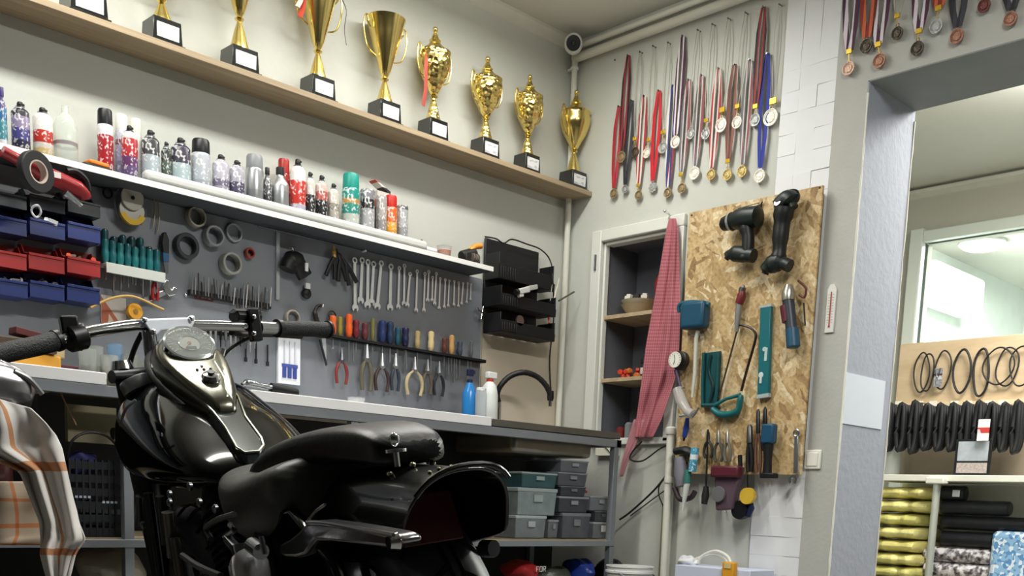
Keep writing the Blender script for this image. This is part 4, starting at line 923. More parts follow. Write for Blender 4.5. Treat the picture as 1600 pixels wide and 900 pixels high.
m = MB(); m.lathe([(.026, 0), (.03, .006), (.032, .018), (.029, .016), (.0, .008)], 24); tag(m.build('soap_dish', mat('cfc9b4', .4), loc=(LW(796, 637, -.16).x, -.16, BT-.003)), 'small cream soap dish beside the base of the black hose', 'dish')
def bottle(px, py_base, pytop, y, r, name, label, prof, m_, cap, cap_h=.018, cr=.4):
    a = LW(px, py_base, y); H = LW(px, pytop, y).z-BT
    t = thing(name, label, 'bottle', (a.x, y, BT))
    m = MB(); m.lathe([(r*x, z*H) for x, z in prof], 24); m.build('bottle_body', m_, t)
    z0 = prof[-1][1]*H
    m = MB(); m.lathe([(r*cr, z0-.002), (r*cr, z0+cap_h), (r*cr*.8, z0+cap_h+.002)], 16); m.build('cap', cap, t)
    return t, H
t, H = bottle(733, 636, 575, -.17, .03, 'spray_bottle', 'small blue spray bottle standing on the white worktop', [(.95, 0), (1, .05), (1, .55), (.6, .68), (.4, .74)], mat('2f7fc4', .2), mat('20284a', .4), .012)
m = MB(); m.bb((-.014, -.008, H*.86), (.014, .008, H*.98)); m.bb((.01, -.004, H*.9), (.026, .004, H*.97)); m.build('trigger', mat('1d2547', .4), t, bevel=.002)
t, H = bottle(751, 638, 600, -.22, .024, 'clear_jar', 'low clear jar between the blue and white bottles', [(.95, 0), (1, .05), (1, .75), (.85, .85)], thin('d4dce2', .45), mat('e8eaea', .3), .008, .85)
t, H = bottle(764, 639, 585, -.15, .036, 'spray_bottle', 'white translucent bottle with red collar beside the faucet', [(.95, 0), (1, .05), (1, .6), (.8, .78), (.4, .86)], mat('e6ebe8', .3), mat('c2432e', .4), .01)
m = MB(); m.bb((-.018, -.012, H*.92), (.032, .012, H*1.05)); m.build('trigger_head', WHITE, t, bevel=.004)
m = MB(); m.bb((0, 0, 0), (.085, .03, .012)); m.bb((.0, .0, .012), (.08, .002, .015)); tag(m.build('white_tray', mat('e9ebec', .4), loc=(LW(690, 632, -.2).x, -.2, BT), bevel=.002), 'small white tray on the worktop left of the blue bottle', 'tray')
t = thing('plastic_cup', 'clear tub of orange earplugs on the worktop', 'tub', (LW(557, 611, -.16).x, -.16, BT))
m = MB(); m.lathe([(.026, 0), (.034, .055), (.032, .055), (.024, .003), (.0, .002)], 22); m.build('tub_body', thin('dfe3e3', .3), t)
for k in range(9):
    random.seed(k+33); m = MB(); m.cyl((0, 0, -.006), (0, 0, .006), .006, .004, 10)
    tag(m.build('ear_plug', mat(['e8955c', 'f0c9a0', 'd9703c'][k % 3], .6), loc=t.location+V((random.uniform(-.016, .016), random.uniform(-.016, .016), .012+.011*(k//3))), rot=(random.random()*3, random.random()*3, 0)), 'orange foam plug in the clear tub', 'ear plug', 'plugs in the clear tub')
# air ratchet lying at the bench front behind the tank
a = LW(362, 582, BY+.1)
t = thing('air_ratchet', 'chrome and black hand tool lying on the worktop above the right tank half', 'power tool', (a.x+.02, BY+.02, BT+.018), rot=(0, .04, 0))
m = MB(); m.tube(smooth_pts([(-.03, 0, -.004), (-.01, 0, .004), (.03, 0, .002), (.07, 0, 0)], 4), [.008]*3+[.016]*4+[.013]*3+[.014]*3, 12, flat=.6); m.build('head', mat('9da0a3', .25, .9, bump=.4, bscale=60), t)
m = MB(); m.cyl((.07, 0, 0), (.165, 0, -.004), .015, .014, 14); m.build('grip', RUBBER, t)
m = MB(); m.cyl((-.02, 0, -.014), (.08, 0, -.016), .005, n=8); m.build('lever', STEEL, t)
# things on the left worktop (behind the left handlebar grip)
def flatbox(px, py, dx, dy, dz, col, name, label, cat, rz=0, zz=0, y=-.32, m_=None, rx_=0):
    a = LW(px, py, y); m = MB(); m.box((0, 0, dz/2), (dx, dy, dz))
    return tag(m.build(name, m_ or mat(col, .6, var=.2), loc=(a.x, y, BT+zz), rot=(0, rx_, rz), bevel=min(dx, dz)*.12), label, cat)
flatbox(8, 530, .26, .12, .05, 'c9902c', 'yellow_box', 'yellow case under the brown bundle at the left edge', 'case', .1)
flatbox(72, 522, .08, .06, .05, 'b9a57c', 'cardboard_box', 'beige folded cardboard piece beside the brown bundle', 'cardboard', .2, .045)
flatbox(22, 520, .2, .1, .035, '4a3a2a', 'tool_pouch', 'brown tool pouch lying on the yellow case', 'pouch', -.1, .052)
flatbox(60, 505, .15, .05, .02, '5c2626', 'leather_strip', 'dark red strip lying on the brown pouch', 'strip', .05, .09, rx_=.12)
flatbox(90, 540, .09, .07, .03, '4a1f2a', 'maroon_box', 'low maroon box behind the left clutch lever', 'box', .1)
for k, (px, H, r, c) in enumerate(((137, .10, .027, 'c9cfcc'), (154, .115, .027, 'b9c0bc'), (171, .09, .026, 'd4d6d0'), (186, .13, .024, '8fb4d6'), (203, .10, .024, 'b0b4ac'), (218, .09, .022, '9da29a'))):
    t = thing('clear_cup', ['clear plastic cup', 'taller clear cup', 'low clear cup', 'bluish clear beaker', 'clear cup near the fork', 'smallest clear cup nearest the fork'][k]+' on the bench behind the handlebar', 'cup', (LW(px, 555, -.26).x, -.26+.03*(k % 2), BT-.008), 0)
    m = MB(); m.lathe([(r*.8, 0), (r, H), (r*.95, H), (r*.75, .003), (0, .002)], 20); m.build('cup_body', thin(c, .4), t)
    m = MB(); m.lathe([(r*.74, .003), (r*.85, H*.5), (.001, H*.5)], 18); m.build('content', mat(['6c6a54', '8d8c78', 'a9a492'][k % 3], .6), t)
m = MB(); m.tube(smooth_pts([(-.12, 0, 0), (-.05, 0, .04), (.02, 0, .055), (.1, 0, .035), (.12, 0, .03)]), .004, 8)
tag(m.build('yellow_hose', mat('c9a25a', .4), loc=LW(200, 490, -.1)), 'thin yellow hose curving above the handlebar', 'hose')
t = thing('yellow_reel', 'yellow round reel hanging beside the terracotta card', 'reel', LW(210, 487, -.05))
m = MB(); m.lathe([(.024, -.01), (.026, -.006), (.02, 0), (.026, .006), (.024, .01)], 20, Mx); m.build('spool', mat('d0952a', .4), t)
m = MB(); m.lathe([(.008, -.012), (.008, .012)], 12, Mx); m.build('hub', mat('8d6a2a', .4), t)

# ---- lower shelf boxes
def pbox(px0, px1, py0, py1, y, col, lidc, label, trans=.0, z0=None):
    a, b = LW(px0, py1, y), LW(px1, py0, y); zb = a.z if z0 is None else z0
    zt = b.z; D = .22; dx = b.x-a.x; hh = zt-zb
    t = thing('storage_box', label, 'storage box', ((a.x+b.x)/2, y+D/2, zb), 0, 'plastic boxes under the bench')
    m = MB(); m.box((0, 0, hh*.43), (dx*.92, D*.94, hh*.86), taper=1.05); m.build('box_body', mat(col, .3, var=.3, vscale=25), t, bevel=.004)
    m = MB(); m.box((0, 0, hh*.92), (dx, D, hh*.14)); m.build('lid', mat(lidc, .4), t, bevel=.003)
    m = MB(); m.box((0, -D/2-.001, hh*.62), (dx*.22, .006, hh*.25)); m.build('latch', mat(lidc, .4), t, bevel=.001)
    return zt
S0 = LS+.005; y = -.46
z = pbox(805, 855, 806, 838, y, '7d868c', 'b9c2c6', 'clear box at the bottom left of the box pile behind the fender', .3, S0)
z = pbox(808, 872, 764, 806, y, '8b9a9c', 'a9b6b8', 'large clear box in the middle of the left pile', .3, z)
pbox(815, 872, 740, 763, y, '3f5f64', '9fb0b2', 'teal-tinted clear box on top of the left pile', .3, z)
z = pbox(878, 924, 802, 836, y, '5c6068', '84888f', 'grey-blue box at the bottom of the middle pile', .2, S0)
z = pbox(873, 921, 777, 800, y, '454a52', '9a9da4', 'dark box with pale lid in the middle of the middle pile', .2, z)
z = pbox(876, 917, 761, 776, y, '3f444c', '7a7e86', 'flat dark box, second from the top of the middle pile', .2, z)
z = pbox(872, 919, 740, 760, y, '5a5f66', '8d9198', 'grey drawer box near the top of the middle pile', .2, z)
z = pbox(876, 921, 721, 739, y, '6c7178', '9da1a8', 'smoky box on the very top of the middle pile', .2, z)
pbox(857, 874, 812, 838, y+.02, '74797f', '9a9ea4', 'narrow box wedged between the two piles', .2, S0)
z = pbox(927, 957, 816, 837, y, '7b8087', 'b3b6bb', 'small box with square white tag at the right shelf end', .2, S0)
z = pbox(930, 955, 799, 815, y, '4a4d54', '6c7077', 'small dark box on the right pile', .2, z)
z = pbox(922, 958, 776, 798, y, '80848b', 'a4a8ae', 'light grey box at the top of the right pile', .2, z)
m = MB(); m.box((0, 0, 0), (.03, .003, .028)); tag(m.build('white_tag', mat('f0f0f0', .5), loc=LW(943, 826, y-.006)), 'square white tag on the small box at the shelf end', 'tag')
for k in range(5):
    random.seed(k+8); m = MB(); m.tube(smooth_pts([(-.02, 0, 0), (0, -.01, .01), (.02, 0, .0)], 4), .006, 8)
    tag(m.build('red_clip', mat('a82c2c', .4), loc=V((LW(918, 770, y).x-.02+.016*k, y+.02+.012*k, LW(925, 772, y).z+.008)), rot=(0, 0, k)), 'red plastic clip on the box pile under the sink', 'clip', 'red clips on the boxes')
# pale junction box on the wall under the sink
t = thing('junction_box', 'cream wall box with thin cable under the sink end', 'wall box', (0, 0, 0))
a, b2 = RW(931, 683, -.03), RW(962, 712, -.03)
m = MB(); m.bb((-.03, b2.y, b2.z), (-.003, a.y, a.z)); m.build('box_body', mat('dcdccb', .5), t, bevel=.002)
m = MB(); m.tube([RW(938, 690, -.034), RW(954, 708, -.034)], .002, 6); m.build('cable', BLACK, t)
# crate at the left
x0, x1 = LW(108, 770, BY+.06).x, LW(192, 770, BY+.06).x
z1 = LW(150, 718, BY+.06).z
t = thing('plastic_crate', 'black slatted crate on the lower shelf behind the towel', 'crate', ((x0+x1)/2, BY+.06, S0)); W_ = (x1-x0)/2; H_ = z1-S0
m = MB()
for yy in (0, .26):
    for k in range(6): m.bb((-W_, yy, H_*(.02+.17*k)), (W_, yy+.004, H_*(.12+.17*k)))
    for k in range(9): m.bb((-W_+k*(2*W_-.006)/8, yy-.001, 0), (-W_+k*(2*W_-.006)/8+.006, yy+.005, H_))
for xx in (-W_, W_-.004):
    for k in range(6): m.bb((xx, 0, H_*(.02+.17*k)), (xx+.004, .26, H_*(.12+.17*k)))
m.bb((-W_, 0, 0), (W_, .26, .004)); m.build('crate_body', mat('181b22', .5), t)
for x_, z_ in ((-.8, .5), (.2, .44)):
    m = MB()
    for k in range(4): m.bb((W_*x_+k*.012, -.002, H_*z_), (W_*x_+k*.012+.008, -.001, H_*(z_+.03)))
    m.build('printed_marks', mat('b4bccb', .5), t)
blob('blue_cloth', mat('34346c', .6), (x1-.07, BY+.17, z1-.01), (.045, .04, .036), 5, .2); bpy.data.objects['blue_cloth']['label'] = 'dark blue crumpled cloth in the right of the black crate'; bpy.data.objects['blue_cloth']['category'] = 'cloth'
blob('paper_wad', mat('c9c6b0', .7), (x0+.10, BY+.18, z1+.0), (.026, .026, .016), 6, .3); tag(bpy.data.objects['paper_wad'], 'pale crumpled paper in the black crate', 'paper')
def cord(name, pts, r, col, label, rough=.5):
    m = MB(); m.tube(smooth_pts(pts, 6), r, 8); return tag(m.build(name, mat(col, rough)), label, 'cable')
cord('cable', [LW(104, 720, BY+.1), LW(112, 690, BY+.08), LW(135, 676, BY+.08), LW(165, 680, BY+.08), LW(186, 700, BY+.1)], .004, '222222', 'black cable arching over the crate')
cord('copper_wire', [LW(92, 606, BY+.09), LW(100, 625, BY+.08), LW(112, 650, BY+.08), LW(119, 664, BY+.08)], .0022, '9c7a58', 'copper wire hanging in front of the olive board')
# bags under the lower shelf
for nm, px, py, rx_, rz_, c, lab, cat, sd in (('clear_bag', 172, 892, .1, .07, 'a9a394', 'crumpled clear plastic bag on the floor under the left shelf', 'bag', 2), ('red_bag', 812, 893, .07, .045, 'a8282c', 'red bag under the lower bench shelf', 'bag', 3), ('printed_bag', 862, 902, .1, .05, '4a4f46', 'dark printed bag next to the red one', 'bag', 4), ('blue_bag', 903, 893, .06, .06, '2440a0', 'bright blue bag under the bench', 'bag', 6), ('black_bag', 952, 893, .03, .06, '1c1e22', 'black bundle right of the blue bag', 'bag', 9)):
    a = LW(px, py, -.4); o = blob(nm, mat(c, .35, bump=.5, bscale=25), (a.x, -.4, a.z), (rx_, .09, rz_), sd, .16); tag(o, lab, cat)
    m = MB(); m.bb((a.x-rx_*.7, -.46, 0), (a.x+rx_*.7, -.34, max(.02, a.z-rz_*.97))); tag(m.build('carton', mat('6c5a44', .7), bevel=.004), 'brown carton on the floor under the '+lab.split(' under')[0].split(' on the')[0].split(' next')[0].split(' right')[0], 'carton')
a = LW(846, 893, -.505); m = MB()
for i, c in enumerate('FOR'): letter(m, a.x-.03+.02*i, a.z, .013, .02, [(x0_, z0_, x1_, z1_) for (x0_, z0_, x1_, z1_) in LE[c]])
for v in m.b.verts: v.co.y += -.503
tag(m.build('bag_lettering', mat('e4e4e0', .5)), 'white lettering on the dark printed bag', 'lettering')
a = P(984, 893, 1, -.68)
t = thing('white_bucket', 'white plastic bucket with rolled rim beside the bench end', 'bucket', (a.x, -.68, 0)); Hh = P(984, 884, 1, -.68).z
m = MB(); m.lathe([(.075, 0), (.095, Hh-.03), (.102, Hh-.028), (.102, Hh-.02), (.095, Hh-.018), (.095, Hh-.006), (.1, Hh-.004), (.1, Hh), (.09, Hh), (.07, .01), (0, .01)], 32); m.build('bucket_body', mat('e4e6e2', .4), t)
m = MB(); m.tube(smooth_pts([(-.1, 0, Hh-.02), (-.08, -.09, Hh-.05), (0, -.12, Hh-.06), (.08, -.09, Hh-.05), (.1, 0, Hh-.02)], 6), .0025, 6); m.build('handle', DSTEEL, t)

# ================================================================== BLACK TOOL HOLDER in the corner of the left wall
a, b2 = LW(779, 378, -.1), LW(872, 525, -.1)
t = thing('wall_organiser', 'black wall-mounted plastic tool organiser with three tiers near the corner', 'organiser', (a.x, -.009, 0))
x0 = 0; x1 = LW(860, 450, -.1).x-a.x
m = MB(); z1 = LW(779, 378, -.01).z; z0 = LW(800, 505, -.02).z
m.bb((0, -.012, z0), (x1, 0, z1)); m.build('back_plate', mat('18191b', .5), t, bevel=.003)
tiers = [(395, 438, .1), (447, 480, .12), (488, 520, .12)]
for k, (pa, pb, D) in enumerate(tiers):
    za, zb = LW(815, pa+8, -.1).z, LW(815, pb+6, -.1).z; m = MB(); xe = x1+.01-.0*k
    m.bb((0, -D, zb), (xe, -D+.004, (za+zb)/2+.01)); m.bb((0, -D, zb), (xe, -.012, zb+.004)); m.bb((0, -D, zb), (.004, -.012, za)); m.bb((xe-.004, -D, zb), (xe, -.012, za))
    for q in range(7): m.bb((.008+q*.014, -D-.003, zb+.005), (.014+q*.014, -D, (za+zb)/2))
    for q in range(1, 5): m.bb((xe*q/5, -D, zb), (xe*q/5+.003, -.012, (za+zb)/2))
    m.build('tier', mat('131416', .5), t, bevel=.002)
    m = MB(); m.lathe([(.018, 0), (.02, .03)], 16, Matrix.Translation((xe+.012, -D*.7, zb+.005))); m.bb((xe-.002, -D*.75, zb+.008), (xe+.012, -D*.6, zb+.02)); m.build('side_cup', mat('17181a', .5), t)
o_ = t.location
t2 = thing('sealant_tool', 'pale grey gun-shaped tool lying across the middle tier of the black organiser', 'tool', LW(823, 453, -.14), rot=(0, -.3, 0))
m = MB(); m.bb((-.055, -.012, -.012), (.01, .012, .012)); m.bb((-.055, -.01, -.024), (-.03, .01, -.008)); m.build('body', mat('c6c8c4', .4), t2, bevel=.004)
m = MB(); m.bb((-.0, -.01, -.006), (.062, .01, .014)); m.build('barrel', mat('b0b2ae', .35), t2, bevel=.003)
m = MB(); m.lathe([(.012, -.008), (.013, .008)], 14, Matrix.Translation((-.062, 0, 0)) @ Euler((0, PI/2, 0)).to_matrix().to_4x4()); m.build('muzzle', BLACK, t2)
m = MB(); m.lathe([(.022, -.004), (.022, .004)], 22, Mx); tag(m.build('metal_disc', STEEL, loc=LW(812, 501, -.125)), 'round steel disc lying in the lowest tier of the organiser', 'disc')
for k, (pa, pb, r, c, lab) in enumerate((((866, 466), (874, 435), .0035, 'c9c4b4', 'cream stick standing in the right cup of the organiser'), ((860, 470), (864, 430), .002, '8d8d88', 'thin grey rod standing in the right cup of the organiser'), ((873, 470), (897, 456), .004, '55564e', 'dark green rod sticking out to the right of the organiser'), ((858, 505), (857, 480), .005, 'b0483c', 'red stick in the lowest cup of the organiser'))):
    m = MB(); m.cyl(LW(*pa, -.12), LW(*pb, -.1 if k != 2 else -.12), r, n=10); tag(m.build('stick', mat(c, .4)), lab, 'stick')

m = MB(); p = LW(775, 520, -.01); m.cyl((0, 0, .012), (0, -.004, -.012), .004, n=8); tag(m.build('small_hook', BLACK, loc=p), 'small black hook on the beige splashback left of the organiser', 'hook')
# ================================================================== RIGHT WALL: TOWEL
def cloth(name, rows, plane, m_, label, cat, depth=.02, nf=3, n=26, seed=1, thick=.004, uvs=True, ax=0, sub=1, parent=None):
    random.seed(seed); me = bpy.data.meshes.new(name); vs = []; fs = []; uv = []
    R = []; rows = [tuple(q)+(1, 0)[len(q)-3:] for q in rows]
    for i in range(len(rows)-1):
        for k in range(4):
            t = k/4; R.append(tuple(rows[i][j]*(1-t)+rows[i+1][j]*t for j in range(len(rows[i]))))
    R.append(rows[-1])
    for i, row in enumerate(R):
        py, a, b = row[:3]; d = row[3] if len(row) > 3 else 1; tlt = row[4] if len(row) > 4 else 0
        for k in range(n+1):
            s = k/n; px = a+(b-a)*s
            fold = math.sin(s*PI*nf*2+i*.13+seed)*.5+math.sin(s*PI*nf*3.3+1.7*seed+i*.21)*.3
            off = depth*d*(fold+.35*math.sin(i*.5+s*4)) 
            p = P(px, py+tlt*(s-.5), ax, plane-abs(depth)*1.3+off); vs.append(p); uv.append((s, i/len(R)))
    for i in range(len(R)-1):
        for k in range(n): q = i*(n+1)+k; fs.append((q, q+1, q+n+2, q+n+1))
    me.from_pydata(vs, [], fs); me.materials.append(m_); u = me.uv_layers.new(name='uv')
    for l in me.loops: u.data[l.index].uv = uv[l.vertex_index]
    for p in me.polygons: p.use_smooth = True
    o = bpy.data.objects.new(name, me); COL.objects.link(o)
    k = o.modifiers.new('s', 'SOLIDIFY'); k.thickness = thick; k.offset = 0
    if sub: k = o.modifiers.new('u', 'SUBSURF'); k.levels = sub; k.render_levels = sub
    if parent: o.parent = parent
    if label: tag(o, label, cat)
    return o
TW = node_mat('pink_check', f_check('9c505c', 'b0656f', 'c07c84', (16, 90, .5)), .9)
cloth('hanging_towel', [(341, 1046, 1056, .3), (360, 1041, 1060, .5), (420, 1031, 1062, .8), (480, 1020, 1063, 1), (540, 1009, 1062, 1), (590, 1003, 1056, 1.1), (625, 998, 1044, 1.2), (655, 994, 1034, 1.2), (684, 992, 1020, 1.1)], -.028, TW, 'pink and red checked towel hanging over the right side of the wall cupboard', 'towel', .014, 2)
cloth('towel_strip', [(655, 990, 1008, .6), (690, 980, 996, .8), (720, 972, 982, .6), (745, 968, 973, .3)], -.03, mat('b07a80', .85), 'frayed pink cloth strip hanging below the towel beside the bench end', 'cloth strip', .006, 2, 12, 3)
m = MB(); p = RW(1051, 338, 0); m.cyl((0, 0, 0), (-.05, 0, .008), .004, n=8); m.sph((-.052, 0, .01), .007, 8); tag(m.build('towel_hook', CHROME, loc=(-.001, p.y, p.z)), 'small hook at the tip of the pink towel', 'hook')

# ================================================================== OSB BOARD and its tools
OX = -.058
oy0, oy1 = RW(1065, 540, OX).y, RW(1268, 520, OX).y; oz1 = RW(1180, 311, OX).z; oz0 = RW(1150, 741, OX).z
m = MB(); m.bb((OX, oy1, oz0), (OX+.012, oy0, oz1)); tag(m.build('chipboard_panel', node_mat('osb', f_osb, .6), bevel=.001), 'square-cornered chipboard panel on the right wall holding power tools', 'board')
m = MB()
for y_ in (oy1+.015, (oy0+oy1)/2, oy0-.045): m.bb((OX+.0125, y_, oz0+.02), (-.0165, y_+.03, oz1-.02))
struct('trim_10', m, mat('4a3c2c', .8))
def R2(px, py, o, x=OX-.0): # local (x right, z up) on right wall relative to pixel origin o
    a = RW(px, py, x); return (-(a.y-o.y), a.z-o.z)
def rthing(name, label, cat, px, py, off=.0, group=None, rot=None):
    a = RW(px, py, OX-off); t = thing(name, label, cat, a, RWZ, group)
    return t, a
def poly(o, pts, x=OX): return [R2(px, py, o, x) for px, py in pts]
PT = mat('16201f', .42, name='dark_teal_plastic'); PT2 = mat('0d0f10', .45)
# cordless drill
t, o = rthing('cordless_drill', 'dark cordless drill hanging on the chipboard, left of the angle grinder', 'power tool', 1175, 370, .002)
m = MB(); f = lambda px, py, d=-.052: V((*[R2(px, py, o)[0]], d, R2(px, py, o)[1]))
m.tube([f(1158, 350), f(1166, 348), f(1180, 345), f(1197, 343), f(1199, 343)], [.034, .042, .045, .042, .026], 16, flat=.9); m.build('motor_housing', PT, t)
m = MB(); m.tube([f(1139, 356), f(1143, 355), f(1152, 352), f(1158, 350)], [.014, .026, .03, .034], 16); m.build('chuck', PT2, t)
m = MB(); m.tube([f(1152, 352), f(1156, 351)], [.0315, .035], 16); m.build('collar', mat('a9b0b0', .3, .5), t)
m = MB(); m.tube(smooth_pts([f(1177, 358), f(1181, 375), f(1180, 398), f(1176, 408)], 4), [.028]*3+[.024]*4+[.024]*3+[.028]*3, 14); m.build('grip', PT2, t)
m = MB(); m.tube(smooth_pts([f(1147, 409), f(1155, 401), f(1175, 402), f(1190, 404)], 4), [.01]*2+[.02]*3+[.03]*4+[.026]*4, 14); m.build('battery', PT, t)
# angle grinder (long)
t, o = rthing('angle_grinder', 'long black angle grinder hanging upright at the top right of the chipboard', 'power tool', 1235, 370, .002)
m = MB(); m.tube(smooth_pts([f(1238, 330), f(1233, 360), f(1230, 395), f(1228, 408)], 4), [.038]*3+[.031]*4+[.026]*3+[.03]*3, 16); m.build('body', PT2, t)
m = MB(); m.tube(smooth_pts([f(1228, 333), f(1236, 322), f(1246, 318), f(1252, 330)], 4), [.022]*2+[.035]*4+[.036]*4+[.018]*3, 16); m.build('gear_head', PT, t)
m = MB(); m.lathe([(.03, -.01), (.033, 0), (.03, .014)], 24, Matrix.Translation(f(1248, 314, -.05)) @ Euler((.9, .4, 0)).to_matrix().to_4x4()); m.build('guard', mat('1c1e20', .3, .4), t)
m = MB(); m.lathe([(.012, 0), (.013, .012)], 14, Matrix.Translation(f(1234, 326, -.075)) @ Euler((1.2, 0, 0)).to_matrix().to_4x4()); m.build('spindle', STEEL, t)
m = MB(); m.tube(smooth_pts([f(1207, 432), f(1214, 420), f(1230, 414), f(1246, 420)], 4), [.014]*2+[.027]*3+[.034]*4+[.024]*4, 14); m.build('battery', PT, t)
# staple bracket
t, o = rthing('bracket_bar', 'small black bar with silver edges above the cordless drill', 'tool', 1174, 326, .003)
m = MB(); m.prism(poly(o, [(1157, 330), (1190, 320), (1193, 315), (1191, 324), (1188, 329), (1160, 334)]), -.008, 0); m.build('bar', BLACK, t, bevel=.001)
m = MB(); m.tube([f(1154, 327, -.01), f(1156, 334, -.01), f(1187, 329, -.01)], .002, 6); m.tube([f(1156, 327, -.01), f(1190, 318, -.01)], .0015, 6); m.build('edge_wire', CHROME, t)
# blue shovel-like head with white handle (mallet)
t, o = rthing('mallet', 'blue-headed mallet with long white handle on the left of the chipboard', 'mallet', 1093, 494, .003)
m = MB(); m.box((0, -.03, -.002), (.118, .055, .105)); m.build('head', mat('174a63', .4), t, bevel=.014, seg=3)
m = MB(); m.tube(smooth_pts([f(1069, 490, -.03), f(1071, 478, -.035), f(1093, 474, -.035), f(1117, 478, -.035)], 4), .008, 8); m.build('head_rim', mat('1d5c74', .4), t)
m = MB(); m.tube([f(1096, 518, -.02), f(1093, 530, -.02), f(1091, 585, -.02), f(1087, 622, -.02)], [.009, .0085, .008, .0065], 12); m.build('shaft', mat('cfd0c4', .4), t)
m = MB(); m.tube([f(1086, 524, -.02), f(1104, 524, -.02)], .005, 8); m.build('clip', STEEL, t)
# air tool: red collar, grey body
t, o = rthing('air_die_grinder', 'slim grey air tool with dark red collar hanging nose-up on the chipboard', 'power tool', 1161, 480, .003)
m = MB(); m.tube([f(1167, 447, -.02), f(1166, 451, -.02)], [.004, .007], 10); m.tube([f(1166, 451, -.02), f(1164, 458, -.02)], [.013, .014], 14); m.build('nose', DSTEEL, t)
m = MB(); m.tube([f(1165, 457, -.02), f(1164, 464, -.02), f(1160, 476, -.02)], [.013, .018, .016], 14); m.build('collar', mat('6c2226', .4), t)
m = MB(); m.tube([f(1160, 476, -.02), f(1158, 500, -.02), f(1156, 520, -.02)], [.013, .012, .008], 14); m.build('body', mat('8d8c88', .4, .4), t)
# hacksaw
t, o = rthing('hacksaw', 'hacksaw with teal handle and black frame hanging on the chipboard', 'saw', 1150, 580, .003)
m = MB(); fr = [f(1157, 512, -.018), f(1162, 509, -.018), f(1176, 513, -.018), f(1185, 522, -.018), f(1184, 536, -.018), f(1172, 578, -.018), f(1163, 612, -.018)]
m.tube(smooth_pts(fr, 4), .0065, 8, flat=.7); m.build('frame', mat('23191a', .4), t)
m = MB(); m.tube([f(1158, 512, -.018), f(1128, 622, -.018)], .0042, 8, flat=.35); m.build('blade', mat('4a4038', .4, .6), t)
m = MB(); m.tube([f(1162, 515, -.022), f(1134, 624, -.022)], .0022, 8); m.build('tension_rod', mat('d4cfb8', .35, .3), t)
m = MB(); m.tube(smooth_pts([f(1119, 640, -.02), f(1130, 648, -.02), f(1148, 648, -.02), f(1159, 640, -.02), f(1163, 618, -.02)], 4), [.016]*4+[.018]*4+[.018]*4+[.014]*4+[.01], 12, flat=.8); m.tube([f(1122, 634, -.02), f(1140, 624, -.02), f(1162, 618, -.02)], [.008, .006, .008], 10); m.build('handle', mat('14666a', .4), t)
# teal hollow case
t, o = rthing('tool_sheath', 'dark teal open plastic sheath left of the hacksaw', 'sheath', 1112, 592, .003)
m = MB(); m.prism(poly(o, [(1103, 552), (1128, 549), (1128, 560), (1124, 634), (1100, 636), (1100, 600)]), -.006, 0); 
m.tube([f(1104, 552, -.016), f(1102, 600, -.016), f(1102, 634, -.016)], .007, 8); m.tube([f(1127, 551, -.016), f(1125, 600, -.016), f(1122, 634, -.016)], .007, 8); m.tube([f(1101, 634, -.016), f(1123, 634, -.016)], .009, 8); m.build('sheath_body', mat('144c50', .4), t)
m = MB(); m.tube(smooth_pts([f(1114, 555, -.012), f(1110, 580, -.012), f(1117, 605, -.012), f(1112, 628, -.012)], 4), .006, 8, flat=.5); m.build('liner', mat('0f2c30', .4), t)
# spirit level
t, o = rthing('spirit_level', 'teal spirit level hanging vertically on the chipboard', 'level', 1199, 550, .003)
m = MB(); m.prism(poly(o, [(1193, 481), (1209, 478), (1205, 618), (1188, 621)]), -.02, 0); m.build('level_body', mat('176870', .35), t, bevel=.002)
for q in ([(1191, 480), (1210, 476), (1210, 480), (1192, 483)], [(1187, 618), (1206, 615), (1206, 621), (1187, 624)]):
    m = MB(); m.prism(poly(o, q), -.021, 0); m.build('end_cap', mat('a9b4b4', .4), t)
m = MB(); m.lathe([(.009, -.002), (.009, .002)], 18, Matrix.Translation(f(1200, 547, -.021)) @ Mx); m.box(f(1202, 555, -.021), (.012, .003, .05)); m.build('vial', mat('b4cccb', .2), t, bevel=.001)
m = MB(); m.lathe([(.005, -.002), (.011, -.003), (.011, .0)], 18, Matrix.Translation(f(1194, 587, -.021)) @ Mx); m.box(f(1194, 592, -.021), (.01, .003, .04)); m.build('plumb_vial', mat('cfdada', .2), t, bevel=.001)
# rotary tool, right edge
t, o = rthing('straight_grinder', 'grey and blue straight grinder hanging at the right edge of the chipboard', 'power tool', 1246, 495, .003)
m = MB(); m.tube([f(1241, 448, -.035), f(1240, 460, -.035), f(1240, 472, -.035)], [.014, .026, .024], 16); m.build('head', mat('a9a79c', .3, .8), t)
m = MB(); m.tube([f(1240, 472, -.035), f(1243, 495, -.035), f(1245, 516, -.035)], [.022, .021, .022], 16); m.build('body', mat('2f3640', .4), t)
m = MB(); m.tube([f(1238, 480, -.036), f(1241, 505, -.036)], [.0225, .0215], 12); m.build('side_stripe', mat('5c2430', .4), t, loc=(-.004, 0, 0))
m = MB(); m.tube([f(1246, 516, -.035), f(1248, 544, -.035), f(1248, 546, -.035)], [.025, .026, .018], 16); m.build('grip', mat('24506c', .4), t)
m = MB(); m.tube(smooth_pts([f(1252, 440, -.02), f(1264, 452, -.02), f(1262, 466, -.02), f(1254, 462, -.02)], 4), .0045, 8); m.build('hook', mat('5c2a26', .4), t)
m = MB(); m.tube([f(1261, 475, -.02), f(1263, 510, -.02)], .003, 8); m.build('cord', BLACK, t)
